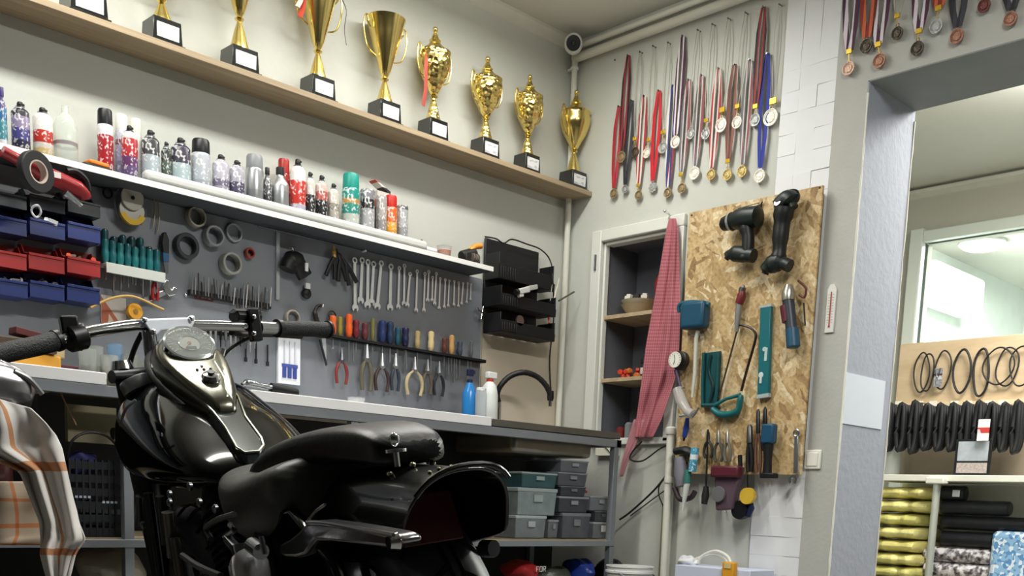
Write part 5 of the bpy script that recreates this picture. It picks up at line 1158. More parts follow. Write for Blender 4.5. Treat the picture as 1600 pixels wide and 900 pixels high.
# pressure gauge with clear hose at left edge
t, o = rthing('pressure_gauge', 'round white-faced pressure gauge at the left edge of the chipboard', 'gauge', 1060, 563, .045)
m = MB(); m.lathe([(.03, 0), (.038, -.004), (.038, -.024), (.035, -.028), (.031, -.028), (.031, -.022)], 32, Matrix.Translation((0, 0, 0)) @ Euler((-PI/2, 0, 0)).to_matrix().to_4x4() @ Matrix.Scale(-1, 4, (0, 0, 1))); m.build('case', mat('1a1716', .4), t)
m = MB(); m.lathe([(.0315, 0), (.0315, .002)], 32, Matrix.Translation((0, -.023, 0)) @ Mx); m.build('dial', mat('e6e4da', .3), t)
m = MB(); m.tube([(-.004, -.026, .02), (.002, -.026, .0), (-.004, -.026, -.018)], .0012, 6)
for k in range(14):
    q = math.radians(-50+k*280/13); m.cyl((.024*math.cos(q), -.0256, .024*math.sin(q)), (.029*math.cos(q), -.0256, .029*math.sin(q)), .0008, n=4)
m.build('needle_and_marks', BLACK, t)
m = MB(); m.tube([f(1066, 580, .0), f(1070, 594, .0), f(1073, 606, .0)], [.008, .007, .007], 10); m.build('stem', mat('4a3c5c', .35), t)
t, o = rthing('clear_funnel', 'clear plastic funnel pouch hanging below the gauge', 'funnel', 1083, 628, .05)
m = MB(); m.tube([f(1074, 610, -.02), f(1080, 628, -.02), f(1090, 645, -.02), f(1098, 650, -.02)], [.02, .024, .018, .02], 14); m.build('funnel_body', thin('c9c6c4', .6), t)
m = MB(); m.tube([f(1069, 612, -.02), f(1085, 609, -.02)], .004, 8); m.build('rim_clip', CHROME, t)
m = MB(); m.tube([f(1078, 652, -.02), f(1100, 650, -.02)], .007, 8); m.tube([f(1098, 654, -.02), f(1108, 640, -.02)], .005, 8); m.build('fittings', CHROME, t)
t, o = rthing('blue_blow_gun', 'small blue blow gun nozzle hanging under the clear funnel', 'blow gun', 1079, 672, .01)
m = MB(); m.tube([f(1081, 654, -.02), f(1079, 670, -.02), f(1076, 684, -.02)], [.008, .013, .01], 12); m.build('body', mat('2a3f8c', .35), t)
m = MB(); m.tube([f(1076, 684, -.02), f(1075, 690, -.02)], [.006, .004], 10); m.build('tip', BLACK, t)
# row of scissors/pliers under
def rpl(name, label, px, pyt, pyb, spread, hc, jc='5c5c5c', cat='pliers', r=.006, off=.01, up=True):
    global o
    t, o = rthing(name, label, cat, px, (pyt+pyb)/2, off)
    pv = pyt+(pyb-pyt)*(.35 if up else .3)
    for s in (-1, 1):
        m = MB(); m.tube(smooth_pts([f(px, pv, -.014), f(px+s*spread*.6, pv+(pyb-pv)*.3, -.014), f(px+s*spread*.8, pv+(pyb-pv)*.7, -.014), f(px+s*spread*.5, pyb, -.014)], 4), r, 8); m.build('handle', mat(hc, .45), t)
    m = MB(); m.tube([f(px, pv+3, -.014), f(px, pyt+4, -.014), f(px, pyt, -.014)], [r*1.5, r*1.2, r*.5], 10); m.build('jaws', mat(jc, .35, .8), t)
rpl('angled_pliers', 'dark angled pliers hanging left below the hacksaw handle', 1112, 674, 716, 8, '2c2c2a')
rpl('crimping_pliers', 'grey crimping pliers with curved handles below the hacksaw', 1128, 672, 722, 8, '4c4a42', '8d8c84')
rpl('locking_pliers', 'steel locking pliers hanging third in the row below the hacksaw', 1142, 673, 722, 6, '6c6a60', 'a0a098')
rpl('cutters', 'black-handled cutters hanging under the spirit level', 1177, 664, 738, 4, '1a1a1c', r=.009)
rpl('snips', 'brown-gripped snips beside the blue glue gun', 1190, 640, 738, 5, '6c4c3c', '3a3a3c')
rpl('long_tongs', 'black long-nosed tongs standing behind the blue glue gun', 1201, 637, 705, 5, '1c1e22', '2c2e30')
t, o = rthing('glue_gun', 'blue and black sealant gun hanging at the bottom of the chipboard', 'gun', 1210, 700, .01)
m = MB(); m.box(f(1210, 679, -.028), (.055, .036, .075)); m.build('body', mat('1c4c6c', .4), t, bevel=.008, seg=3)
m = MB(); m.tube([f(1209, 695, -.028), f(1208, 720, -.028), f(1207, 742, -.028)], [.02, .016, .018], 12); m.build('handle', BLACK, t)
m = MB(); m.box(f(1210, 744, -.028), (.06, .04, .02)); m.build('base', BLACK, t, bevel=.004)
t, o = rthing('open_end_wrench', 'long chrome open-end wrench hanging alone at the lower right corner of the chipboard', 'wrench', 1245, 712, .004)
m = MB(); m.prism(poly(o, [(1244, 680), (1250, 680), (1249, 740), (1242, 740)]), -.009, -.003); m.build('shank', STEEL, t, bevel=.002)
m = MB(); c0 = f(1247, 677, -.006); m.tube([c0+V((.012*math.cos(q*PI/8), 0, .012*math.sin(q*PI/8))) for q in range(16)], .0042, 8, closed=True); m.build('ring_end', STEEL, t)
m = MB(); c0 = f(1242, 750, -.006); m.prism([(c0.x+x, c0.z+z) for x, z in arc(0, 0, .019, 235, -55, 10)+arc(0, 0, .009, -55, 235, 8)], -.011, -.002); m.build('open_end', STEEL, t)
# lower cluster: hoses, sealant, pump, tape measure
t, o = rthing('sealant_gun', 'grease gun with blue and white cartridge hanging below the left corner of the chipboard', 'gun', 1085, 730, .04)
m = MB(); m.tube([f(1100, 701, -.02), f(1095, 738, -.02)], [.017, .017], 14); m.build('cartridge', bands([(0, '3c9cc0'), (.5, 'e4eef0'), (.7, '4ca8c8')], .4, prt='f4f8f8'), t)
m = MB(); m.tube([f(1088, 752, -.02), f(1085, 768, -.02), f(1080, 800, -.02)], [.013, .012, .004], 10); m.build('nozzle', mat('d4d8d4', .4), t)
m = MB(); m.tube([f(1089, 735, -.02), f(1087, 756, -.02)], [.014, .015], 10); m.build('collar', mat('3c7a70', .4), t)
t, o = rthing('hot_air_blower', 'grey and black hair-dryer shaped tool hanging behind the blue cartridge', 'tool', 1074, 740, .006)
m = MB(); m.tube(smooth_pts([f(1062, 706, -.02), f(1076, 704, -.02), f(1092, 712, -.02)], 4), [.022]*4+[.026]*3+[.018]*2, 12, flat=.7); m.build('top_cover', mat('23282a', .5), t)
m = MB(); m.tube([f(1068, 715, -.02), f(1070, 740, -.02), f(1072, 760, -.02)], [.022, .03, .026], 14); m.build('body', mat('7c7a84', .5), t)
m = MB(); m.tube(smooth_pts([f(1060, 762, -.02), f(1068, 780, -.02), f(1085, 778, -.02), f(1092, 768, -.02)], 4), .011, 10); m.build('nose', mat('3c3034', .5), t)
t, o = rthing('hook_tool', 'black long-handled hook hanging in the middle below the chipboard', 'hook', 1111, 730, .01)
m = MB(); m.tube([f(1113, 672, -.02), f(1112, 700, -.02), f(1110, 760, -.02)], .004, 8); m.build('rod', BLACK, t)
m = MB(); m.tube([f(1110, 760, -.02), f(1109, 775, -.02), f(1107, 788, -.02)], [.01, .016, .012], 12); m.build('grip', mat('232323', .5), t)
t, o = rthing('vacuum_pump', 'dark red and grey hand pump with round dial hanging below the chipboard', 'pump', 1146, 765, .015)
m = MB(); m.prism(poly(o, [(1129, 732), (1168, 730), (1166, 745), (1162, 762), (1156, 796), (1130, 798), (1128, 760)]), -.04, 0); m.build('body', mat('5c4a56', .45, var=.25), t, bevel=.006)
m = MB(); m.box(f(1148, 738, -.042), (.13, .04, .045)); m.build('top_cap', mat('5c2430', .4), t, bevel=.008)
m = MB(); m.lathe([(.03, -.006), (.032, 0), (.03, .006)], 24, Matrix.Translation(f(1137, 773, -.05)) @ Mx); m.lathe([(.011, -.01), (.011, -.004)], 14, Matrix.Translation(f(1137, 773, -.05)) @ Mx); m.build('dial', mat('9c9ca0', .3, .6), t)
m = MB(); m.tube([f(1165, 738, -.02), f(1164, 712, -.02)], .009, 8); m.build('rear_post', BLACK, t)
t, o = rthing('tape_measure', 'yellow tape measure hanging beside the hand pump', 'tape measure', 1169, 775, .04)
m = MB(); m.lathe([(.03, -.012), (.032, -.008), (.032, .012)], 26, Mx); m.build('case', mat('d8b43c', .4), t)
m = MB(); m.lathe([(.013, -.015), (.013, -.01)], 16, Mx); m.lathe([(.022, -.0135), (.022, -.0125)], 20, Mx); m.build('hub', mat('b98f2a', .4), t)
t, o = rthing('black_spool', 'black and dark blue socket reel hanging below the yellow tape measure', 'reel', 1162, 797, .025)
m = MB(); m.lathe([(.036, -.02), (.038, 0), (.036, .016)], 26, Matrix.Translation((-.012, 0, 0)) @ Mx); m.build('spool', mat('14151a', .4), t)
m = MB(); m.tube([(.02, 0, -.024), (.034, 0, .01), (.03, 0, .03)], [.012, .014, .01], 10); m.build('clip', mat('1c2248', .4), t)
cord('white_cable', [RW(1130, 730, -.03), RW(1126, 760, -.03), RW(1128, 790, -.03), RW(1134, 800, -.03)], .0025, 'd4d4cc', 'thin white cable looping left of the hand pump')
cord('cord', [RW(1169, 735, -.05), RW(1168, 752, -.05), RW(1169, 766, -.05)], .0022, '1c1c1c', 'short black cord holding the tape measure')
for px, c, k in ((1098, 'd9902c', 0), (1116, 'caa24a', 1)):
    m = MB(); m.tube([RW(px+8, 655, -.03), RW(px+3, 690, -.03), RW(px-2, 715, -.03)], .005, 8); tag(m.build('yellow_stick', mat(c, .5)), ['orange stick hanging under the sheath on the chipboard', 'thin yellow-brown stick right of the orange one'][k], 'stick')
for k, (px, py) in enumerate(((1081, 336), (1281, 293))):
    m = MB(); m.sph((0, 0, 0), .0045, 8); tag(m.build('board_screw', DSTEEL, loc=RW(px, py, OX)), ['dark screw in the top left corner of the chipboard', 'dark screw in the top right corner of the chipboard'][k], 'screw')

# riser pipe, cables, carton at the bottom
t = thing('riser_pipe', 'thick white vertical pipe with capped top rising beside the chipboard', 'pipe', (0, 0, 0))
p1 = RW(1048, 672, -.06); p0 = RW(1043, 898, -.06)
m = MB(); m.cyl((p1.x, p1.y, p1.z), (p1.x, (p1.y*2+p0.y)/3, 0), .0155, n=18); m.build('pipe', mat('dcdcd0', .45), t)
m = MB(); m.lathe([(.02, -.018), (.022, -.014), (.022, .008), (.014, .014)], 20, Matrix.Translation(p1)); m.build('cap', mat('e2e2d8', .45), t)
q_ = RW(1045, 750, -.06); m = MB(); m.lathe([(.019, -.012), (.02, 0), (.019, .012)], 20, Matrix.Translation(q_)); m.build('coupling', mat('dcdcd0', .45), t)
m = MB(); a = RW(1054, 690, -.02); m.cyl((-.02, a.y, a.z+.05), (-.02, a.y, 0), .01, n=12); tag(m.build('thin_pipe', mat('cfcfc4', .5)), 'thinner white pipe running behind the thick riser pipe', 'pipe')
cord('cable', [RW(1050, 692, -.05), RW(1030, 702, -.05), RW(1004, 720, -.04), RW(985, 718, -.04), RW(988, 706, -.04), RW(1003, 690, -.04)], .0035, '1e1e1e', 'black cable looping from the riser pipe to the cupboard')
cord('cable', [RW(1042, 742, -.05), RW(1020, 768, -.04), RW(985, 800, -.04), RW(968, 812, -.05)], .0045, '1e1e1e', 'black cable running diagonally down from the riser pipe')
cord('cable', [RW(1042, 764, -.03), RW(1020, 780, -.02), RW(985, 806, -.02)], .003, '4a4a48', 'thin grey cable below the diagonal black one')
cord('cable', [RW(1042, 742, -.06), RW(1030, 760, -.05), RW(1030, 775, -.05), RW(1036, 790, -.05)], .003, '1e1e1e', 'short black cable end hanging beside the riser pipe')
m = MB(); a = RW(1036, 790, -.02); m.cyl((-.02, a.y, a.z), (-.02, a.y, 0), .004, n=8); tag(m.build('thin_cable', mat('8d8a6c', .5)), 'straight olive cable going down beside the riser pipe', 'cable')
m = MB(); a = RW(1060, 740, -.03)
a0, a1 = RW(1055, 882, -.2), RW(1173, 884, -.2)
m = MB(); m.bb((-.2, a1.y, a0.z-.3), (-.03, a0.y, a0.z)); m.bb((-.2, a1.y, 0), (-.03, a0.y, .02)); m.bb((-.19, a1.y+.01, .0), (-.04, a0.y-.01, a0.z-.29)); tag(m.build('white_carton', mat('cfd6ea', .6, var=.03), bevel=.003), 'large white-blue carton standing under the pump and tape measure', 'carton')
t = thing('orange_adapter', 'orange-yellow plug adapter leaning over the front of the white carton', 'adapter', RW(1140, 892, -.21), RWZ)
m = MB(); m.box((0, 0, 0), (.055, .03, .07)); m.build('body', mat('e0a02a', .4), t, bevel=.006)
m = MB(); m.box((0, -.016, .02), (.03, .004, .02)); m.build('tape_stripe', mat('d9c48a', .4), t)
cord('white_power_cable', [RW(1090, 880, -.12), RW(1098, 868, -.12), RW(1118, 861, -.12), RW(1135, 868, -.13), RW(1142, 880, -.18), RW(1142, 890, -.2)], .006, 'eceadf', 'white power cable looping over the top of the carton')
cord('white_power_cable', [RW(1075, 882, -.1), RW(1090, 872, -.1), RW(1112, 868, -.1), RW(1130, 872, -.1), RW(1140, 884, -.1)], .005, 'e2e0d4', 'second inner white cable loop on top of the carton')
blob('white_cloth', mat('e0e2e6', .6), RW(1075, 879, -.12), (.03, .05, .025), 12, .3); tag(bpy.data.objects['white_cloth'], 'crumpled white wrapping on the left of the carton', 'wrapping')

# ================================================================== MEDALS
RIB = {'red': [(0, 'a32430'), (.5, 'b83440')], 'redwhite': [(0, 'a8303a'), (.35, 'd8cfc8'), (.65, 'a8303a')], 'black': [(0, '24242a'), (.5, '3a3a44')], 'blackred': [(0, '2a2226'), (.4, '9c3038'), (.7, '2a2226')],
       'thin': [(0, 'b9b6a8'), (.5, 'a09d90')], 'tri': [(0, 'e0dcd8'), (.33, '2c3a78'), (.66, 'a8303a')], 'purple': [(0, '4a2440'), (.3, 'dcd4dc'), (.6, '4a2440')], 'grey': [(0, '6c6a70'), (.4, 'c9c4c4'), (.6, '8d4a50')],
       'brown': [(0, '6c4038'), (.5, '8c5a50')], 'blue': [(0, '1c2a8c'), (.5, '24349c')], 'redor': [(0, '8c2a1c'), (.4, 'c8643c'), (.7, '6c1c18')], 'bright': [(0, 'c0182a'), (.5, 'cc2233')]}
DSC = {'bronze': ('a08e6c', .4, .45, 'bronze'), 'silver': ('b4b6b4', .35, .45, 'silver'), 'gold': ('c4ae74', .35, .45, 'pale gold'), 'white': ('f0ece0', .3, .15, 'shiny pale'), 'dark': ('5c544a', .35, .6, 'dark bronze'), 'copper': ('a87c68', .4, .5, 'copper'), 'peach': ('d0b09c', .35, .5, 'peach-coloured'), 'maroon': ('7c4a44', .4, .4, 'red-brown')}
RN = {'red': 'red', 'redwhite': 'red and white', 'black': 'black', 'blackred': 'black and red', 'thin': 'thin grey', 'tri': 'white, blue and red', 'purple': 'purple and white', 'grey': 'grey and red striped', 'brown': 'brown', 'blue': 'deep blue', 'redor': 'red and orange', 'bright': 'bright red'}
def medal(hx, hy, dx, dy, r_px, rib, disc, clasp=None, label='', group='', plane=-.012, wpx=7, star=False):
    h = P(hx, hy, 0, plane-.004); d = P(dx, dy, 0, plane-.006)
    t = thing('medal', label, 'medal', (plane, h.y, h.z), RWZ, group)
    L = lambda p: V((-(p.y-h.y), (p.x-plane), p.z-h.z))
    D = L(d); r = abs(P(dx, dy-r_px, 0, plane).z-P(dx, dy+r_px, 0, plane).z)/2
    top = D+V((0, 0, r*1.15)); cz = top
    if clasp:
        cx_, cy_ = clasp; cz = L(P(cx_, cy_, 0, plane-.006))
    wr = wpx*.0022
    rm = bands(RIB[rib], .7, axis=0)
    for s in (-1, 1):
        m = MB(); e = V((s*wr*.9, -.001-(s > 0)*.002, -.01)); 
        a = V((s*wr*.35, -.002, 0)); bnd = cz+V((s*wr*.2, -(s > 0)*.002, r*.05))
        mid = (a*.5+bnd*.5)+V((s*wr*.75, 0, 0))
        w0 = wr*(.5 if rib != 'thin' else .1)
        ring_ = []
        for q, tt in ((a, 0), ((a+mid)/2+V((s*wr*.3, 0, 0)), 1), (mid, 2), ((mid+bnd)/2+V((s*wr*.2, 0, 0)), 3), (bnd, 4)):
            ww = w0*(.6 if tt == 0 else 1)
            ring_.append(m.ring([q+V((-ww, -.0006, 0)), q+V((ww, -.0006, 0)), q+V((ww, .0006, 0)), q+V((-ww, .0006, 0))]))
        m.skin(ring_); m.build('ribbon', rm, t, smooth=False)
    if clasp:
        m = MB(); m.box(cz+V((0, -.003, 0)), (r*.95, .006, r*.75)); m.build('clasp', mat('d9b440', .3, .6), t, bevel=.0015)
        m = MB(); m.cyl(cz+V((0, -.002, -r*.3)), top+V((0, -.001, -r*.1)), .0016, n=6); m.build('link', mat('d9b440', .3, .6), t)
    c, ro, me_, _n = DSC[disc]
    mm = mat(c, ro, me_, bump=.5, bscale=130)
    m = MB()
    Mt = Matrix.Translation(D) @ Mx
    if star:
        pts = []
        for k in range(16):
            q = k*PI/8; rr = r*(1.1 if k % 2 == 0 else .85); pts.append((D.x+rr*math.cos(q), D.z+rr*math.sin(q)))
        m.prism(pts, -.0045, -.0005)
    else: m.lathe([(r*.7, -.0015), (r*.72, .0005), (r*.86, .0005), (r*.88, .003), (r, .003), (r, -.0025), (r*.3, -.0025)], 28, Mt @ Matrix.Scale(1, 4))
    m.build('medal_disc', mm, t)
    m = MB(); m.lathe([(r*.6, -.001), (r*.55, .0016), (.001, .003)], 20, Mt); m.build('relief', mm, t)
    m = MB(); m.tube([D+V((.006*math.cos(q*PI/5), -.001, r+.004+.006*math.sin(q*PI/5))) for q in range(10)], .0013, 6, closed=True); m.build('loop', mm, t)
    m = MB(); m.cyl((0, plane*-1-.0, 0), (0, -.008, .0), .0022, n=8); m.cyl((0, -.008, 0), (0, -.0095, 0), .004, n=8); m.build('nail', DSTEEL, t)
ML = [ # crop coords x2.77
 (185, 460, 163, 838, 20, 'red', 'bronze', None, 0), (225, 240, 197, 680, 24, 'blackred', 'bronze', None, 1), (240, 435, 212, 820, 17, 'black', 'silver', None, 0), (278, 225, 256, 660, 22, 'thin', 'dark', (256, 602), 1),
 (295, 415, 270, 845, 19, 'redwhite', 'bronze', (270, 802), 0), (335, 200, 306, 663, 21, 'thin', 'white', (316, 606), 1), (358, 392, 330, 810, 22, 'bright', 'silver', None, 0, 1), (400, 185, 375, 640, 24, 'thin', 'silver', (378, 573), 1),
 (420, 370, 397, 835, 21, 'tri', 'bronze', None, 0), (462, 155, 430, 615, 26, 'purple', 'white', None, 1), (487, 345, 458, 815, 22, 'grey', 'bronze', (455, 756), 0), (528, 130, 497, 580, 22, 'thin', 'silver', None, 1),
 (543, 325, 513, 750, 27, 'grey', 'white', None, 0), (592, 105, 562, 580, 23, 'thin', 'silver', (565, 522), 1), (617, 295, 585, 756, 23, 'redwhite', 'gold', None, 0), (660, 80, 628, 542, 30, 'thin', 'white', (635, 476), 1),
 (685, 278, 655, 757, 24, 'brown', 'gold', (658, 698), 0), (735, 55, 697, 530, 26, 'thin', 'white', (700, 461), 1), (750, 258, 718, 742, 25, 'grey', 'gold', None, 0), (810, 30, 775, 520, 27, 'blackred', 'silver', (778, 461), 1),
 (828, 232, 795, 762, 28, 'blue', 'white', None, 0), (882, 20, 842, 508, 37, 'thin', 'white', (855, 438), 1)]
cnt = [0, 0]
for q in ML:
    row = q[8]; i = cnt[row]; cnt[row] += 1
    g = lambda x, y: (900+x/2.77, y/2.77)
    lab = '%s medal on %s ribbon, %s, %s row' % (DSC[q[6]][3], RN[q[5]], nth(i), ['lower', 'upper'][row])
    medal(*g(q[0], q[1]), *g(q[2], q[3]), q[4]/2.77, q[5], q[6], g(*q[7]) if q[7] else None, lab, 'medals on the right wall', star=len(q) > 9)
DL = [(128, -260, 103, 428, 42, 'purple', 'peach', (110, 322)), (245, -260, 213, 288, 42, 'redor', 'dark', None), (330, -260, 295, 380, 44, 'purple', 'copper', (290, 278)), (447, -260, 407, 208, 40, 'thin', 'dark', (410, 100)), (570, -260, 533, 302, 44, 'purple', 'dark', (545, 195)),
      (700, -260, 652, 165, 44, 'redor', 'silver', (668, 52)), (800, -260, 780, 227, 46, 'black', 'copper', None), (980, -260, 950, 35, 42, 'black', 'maroon', None), (1140, -260, 1115, 118, 44, 'black', 'copper', None)]
for i, q in enumerate(DL):
    g = lambda x, y: (1300+x/4, y/4)
    lab = '%s medal on %s ribbon above the doorway, %s' % (DSC[q[6]][3], RN[q[5]], nth(i))
    medal(*g(q[0], q[1]), *g(q[2], q[3]), q[4]/4, q[5], q[6], g(*q[7]) if q[7] else None, lab, 'medals above the doorway', plane=-.026, wpx=10)
m = MB(); a = RW(961, 94); m.sph((-.002, a.y, a.z), .004, 8); tag(m.build('wall_nail', DSTEEL), 'single dark nail head left of the medals', 'nail')

# ================================================================== STOREROOM
SX = 2.0
def SW(px, py, x=SX): return P(px, py, 0, x)
yL, yR = SW(1400, 740).y, SW(1594, 740).y-.35
zs = SW(1480, 742).z
t = thing('store_shelf', 'white metal shop shelf unit in the room beyond the doorway', 'shelf unit', (0, 0, 0))
m = MB(); m.bb((SX-.0, yR, zs-.035), (SX+.4, yL+.15, zs)); m.build('shelf_board', mat('dcdccf', .45), t, bevel=.004)
pz = SW(1466, 752)
m = MB(); m.cyl((SX-.01, pz.y, zs-.02), (SX-.01, pz.y, 0), .02, n=16); m.build('post', mat('c4c8c0', .3, .5), t)
m = MB(); m.bb((SX-.05, pz.y-.05, zs-.05), (SX+.02, pz.y+.05, zs-.015)); m.build('post_bracket', mat('dcdccf', .45), t, bevel=.006)
m = MB(); m.bb((SX+.4, yR, .0), (SX+.41, yL+.15, zs-.035)); m.build('rear_panel', mat('d4d4c8', .6), t)
XBd = SX+.25
def BW(px, py): return P(px, py, 0, XBd)
m = MB(); z1 = BW(1500, 530).z; z0 = BW(1500, 630).z; y0 = BW(1405, 560).y
m.bb((XBd, yR, z0), (XBd+.015, y0, z1)); tag(m.build('display_board', node_mat('ply', f_wood('b59d7c', 'cdb798', (12, 1, 6)), .6), bevel=.002), 'beige wooden display board with rubber rings hung on it', 'board')
m = MB(); m.bb((XBd-.03, yR, z0-.02), (XBd-.001, y0, z0+.006)); tag(m.build('price_rail', mat('cfc0a0', .5)), 'pale rail with price tags under the wooden display board', 'rail')
for k in range(7):
    px = 1408+27*k+6*(k % 2); p = BW(px, 632); m = MB(); m.bb((XBd-.036, p.y-.02, p.z-.012), (XBd-.031, p.y+.02, p.z+.016))
    tag(m.build('price_tag', mat('e6e2d6', .5)), 'small white price tag on the rail, %s' % nth(k), 'price tag', 'price tags on the rail')
m = MB(); zb = zs; m.bb((XBd+.02, yR, zb), (XBd+.035, BW(1412, 650).y, z0)); tag(m.build('rear_board', mat('7f7362', .7, var=.1)), 'brown-grey board behind the hanging black tubes', 'board')
m = MB(); a = BW(1394, 700); m.cyl((SX+.2, SW(1396, 700, SX+.2).y, zs), (SX+.2, SW(1396, 700, SX+.2).y, zs+.16), .05, n=18); tag(m.build('white_canister', mat('c9ccc8', .4)), 'pale cylinder standing on the left end of the store shelf', 'canister')
# rubber rings on the board
def hoop(px, py, w_, h_, r, label, sk=0, xo=0):
    c = P(px, py, 0, XBd-.018-xo); a = P(px-w_/2, py, 0, XBd-.018-xo); b = P(px, py-h_/2, 0, XBd-.018-xo)
    ry_ = abs(a.y-c.y); rz_ = abs(b.z-c.z)
    pts = [c+V((0, ry_*math.cos(q*PI/14)*(1+.12*math.sin(2*q*PI/14+px))+sk*math.sin(q*PI/14), rz_*math.sin(q*PI/14))) for q in range(28)]
    m = MB(); m.tube(pts, r, 8, closed=True); return tag(m.build('rubber_ring', mat('1a1b1d', .5)), label, 'rubber ring', 'rubber rings on the display board')
for i, (px, py, w_, h_) in enumerate(((1440, 582, 22, 62), (1449, 582, 20, 58), (1473, 578, 24, 60), (1503, 580, 25, 68), (1533, 582, 24, 74), (1560, 572, 44, 58), (1574, 573, 34, 60), (1596, 572, 36, 62))):
    hoop(px, py, w_, h_, .0065 if i in (3, 4) else .0045, 'black rubber ring on the wooden board, %s' % nth(i), xo=.012*(i % 2))
t = thing('packaged_part', 'small packaged part with grey card hanging inside the third rubber ring', 'package', P(1466, 590, 0, XBd-.04))
m = MB(); m.bb((-.004, -.022, -.05), (0, .022, .05)); m.build('card', bands([(0, '8d8f94'), (.4, 'b9bcc4'), (.6, '5c2c34'), (.7, '8d8f94')], .4, prt='2c2c30'), t)
m = MB(); m.tube(smooth_pts([(-.008, -.012, .05), (-.01, 0, .0), (-.008, .014, .045)], 4), .003, 6); m.build('wire', DSTEEL, t)
# hanging black inner tubes
for k in range(11):
    random.seed(k+300); px = 1390+k*20
    c = P(px, 668, 0, SX+.1); ht = random.uniform(.12, .14); wy = random.uniform(.012, .021)
    t = thing('inner_tube', 'bundle of black inner tube hanging above the store shelf, %s' % nth(k), 'inner tube', (c.x, c.y, c.z), 0, 'black inner tubes in the storeroom')
    for j in range(3):
        m = MB(); xx = .03*(j-1)
        pts = [(xx+.004*math.sin(q), wy*(1+.1*j)*math.cos(q*PI/12), ht*math.sin(q*PI/12)*(1-.04*j)) for q in range(24)]
        m.tube(pts, .0125, 10, closed=True); m.build('loop', mat(['17181a', '1d1e21', '131416'][j], .6), t)
    m = MB(); m.tube([(-.02, 0, ht-.005), (.1, 0, ht+.0)], .004, 6); m.build('peg', STEEL, t)
m = MB(); z_ = P(1480, 634, 0, XBd).z
t = thing('hang_tag', 'red and white hang tag on the inner tubes', 'tag', P(1537, 672, 0, SX+.0))
m = MB(); m.bb((-.004, -.03, -.055), (0, .03, .055)); m.build('card', bands([(0, 'e8e4e0'), (.35, 'c03a34'), (.62, 'e8e4e0')], .5, prt='f0f0f0', pscale=(3, 5)), t)
m = MB(); m.tube([(-.002, 0, .055), (.04, 0, .09)], .002, 6); m.build('string', BLACK, t)
a = P(1519, 717, 0, SX+.02); b2 = P(1519, 692, 0, SX+.02)
t = thing('framed_card', 'black-framed card with pale picture standing on the store shelf', 'framed card', (SX+.03, a.y, zs))
hh = b2.z-zs+.02
m = MB(); m.bb((-.008, -.095, 0), (.004, .095, hh)); m.build('frame', BLACK, t, bevel=.002)
m = MB(); m.bb((-.0095, -.08, .075), (-.0082, .08, hh-.012)); m.build('picture', mat('a9b0b8', .4, var=.3, vscale=30), t)
m = MB(); m.bb((-.0095, -.08, .012), (-.0082, .08, .065)); m.build('caption_strip', mat('b4a8a4', .5, var=.6, vscale=90), t)
# yellow bags pile
for k in range(7):
    zt = 757+20*k+ (k*1.0); p = P(1415, zt+13, 0, SX+.02)
    yl = P(1370, zt, 0, SX).y; yr = P([1455, 1455, 1437, 1434, 1432, 1430, 1428][k], zt, 0, SX).y
    hz = abs(P(1415, zt, 0, SX).z-P(1415, zt+21, 0, SX).z)/2*.99
    m = MB(); L = yl-yr
    ring_ = []
    for s in range(13):
        u = s/12; y_ = yl+.12-(L+.12)*u; e = 1 if .04 < u < .96 else .6; wob = 1+.06*math.sin(s*2.1+k)+(-.14 if s in (4, 8) else 0)
        ring_.append(m.ring([V((SX+.2+.19*e*wob*math.copysign(abs(math.cos(q))**.6, math.cos(q)), y_, p.z+hz*e*wob*math.copysign(abs(math.sin(q))**.75, math.sin(q)))) for q in [2*PI*j/18 for j in range(18)]]))
    m.skin(ring_)
    tag(m.build('yellow_bag', mat(['d6cb7c', 'ddd488', 'd0ca78', 'e0d890'][k % 4], .28, bump=.6, bscale=30, coat=.3, var=.3), sub=1), 'yellow-green plastic-wrapped roll, %s of the stack beyond the doorway' % (['topmost', 'second from the top', 'third from the top', 'fourth from the top', 'fifth from the top', 'sixth from the top', 'lowest'][k]), 'wrapped roll', 'yellow wrapped rolls')
def roll(px0, px1, py0, py1, col, label, name='black_roll', x=SX+.12, rough=.4, m_=None, cat='roll'):
    a = P(px0, (py0+py1)/2, 0, x-.0); b = P(px1, (py0+py1)/2, 0, x-.0); r = abs(P(px1, py0, 0, x).z-P(px1, py1, 0, x).z)/2*.97
    m = MB(); n_ = 16; rings = []
    for s, e in ((0, .8), (.02, .97), (.1, 1), (.3, .98), (.5, 1.02), (.7, .98), (.9, 1), (.98, .97), (1, .8)):
        c = a.lerp(b, s); c.x += r; c.z = (a.z+b.z)/2; rings.append(m.ring([c+V((math.cos(q)*r*e, 0, math.sin(q)*r*e)) for q in [2*PI*j/n_ for j in range(n_)]]))
    m.skin(rings); return tag(m.build(name, m_ or mat(col, rough, bump=.3, bscale=15)), label, cat)
roll(1467, 1505, 758, 783, '1a1d22', 'short black roll with white sticker at the top of the roll stack')
roll(1467, 1575, 781, 806, '1c2026', 'black roll second from the top, ending before the frame edge')
roll(1467, 1640, 806, 831, '15181e', 'long black roll third from the top')
roll(1467, 1550, 830, 856, '14161c', 'black roll lowest of the black ones')
p = P(1494, 771, 0, SX+.115); m = MB(); m.bb((p.x-.002, p.y-.02, p.z-.018), (p.x, p.y+.02, p.z+.018)); tag(m.build('sticker', mat('e4e8ea', .5)), 'square white sticker on the short black roll', 'sticker')
def f_spk(nt, b):
    tc = nt.nodes.new('ShaderNodeTexCoord'); n = nt.nodes.new('ShaderNodeTexNoise'); n.inputs['Scale'].default_value = 34; n.inputs['Detail'].default_value = 3; nt.links.new(tc.outputs['Object'], n.inputs['Vector'])
    nt.links.new(ramp(nt, n.outputs['Fac'], [(.36, '3a3638'), (.47, '8d888c'), (.58, 'dcd8dc')]), b.inputs['Base Color'])
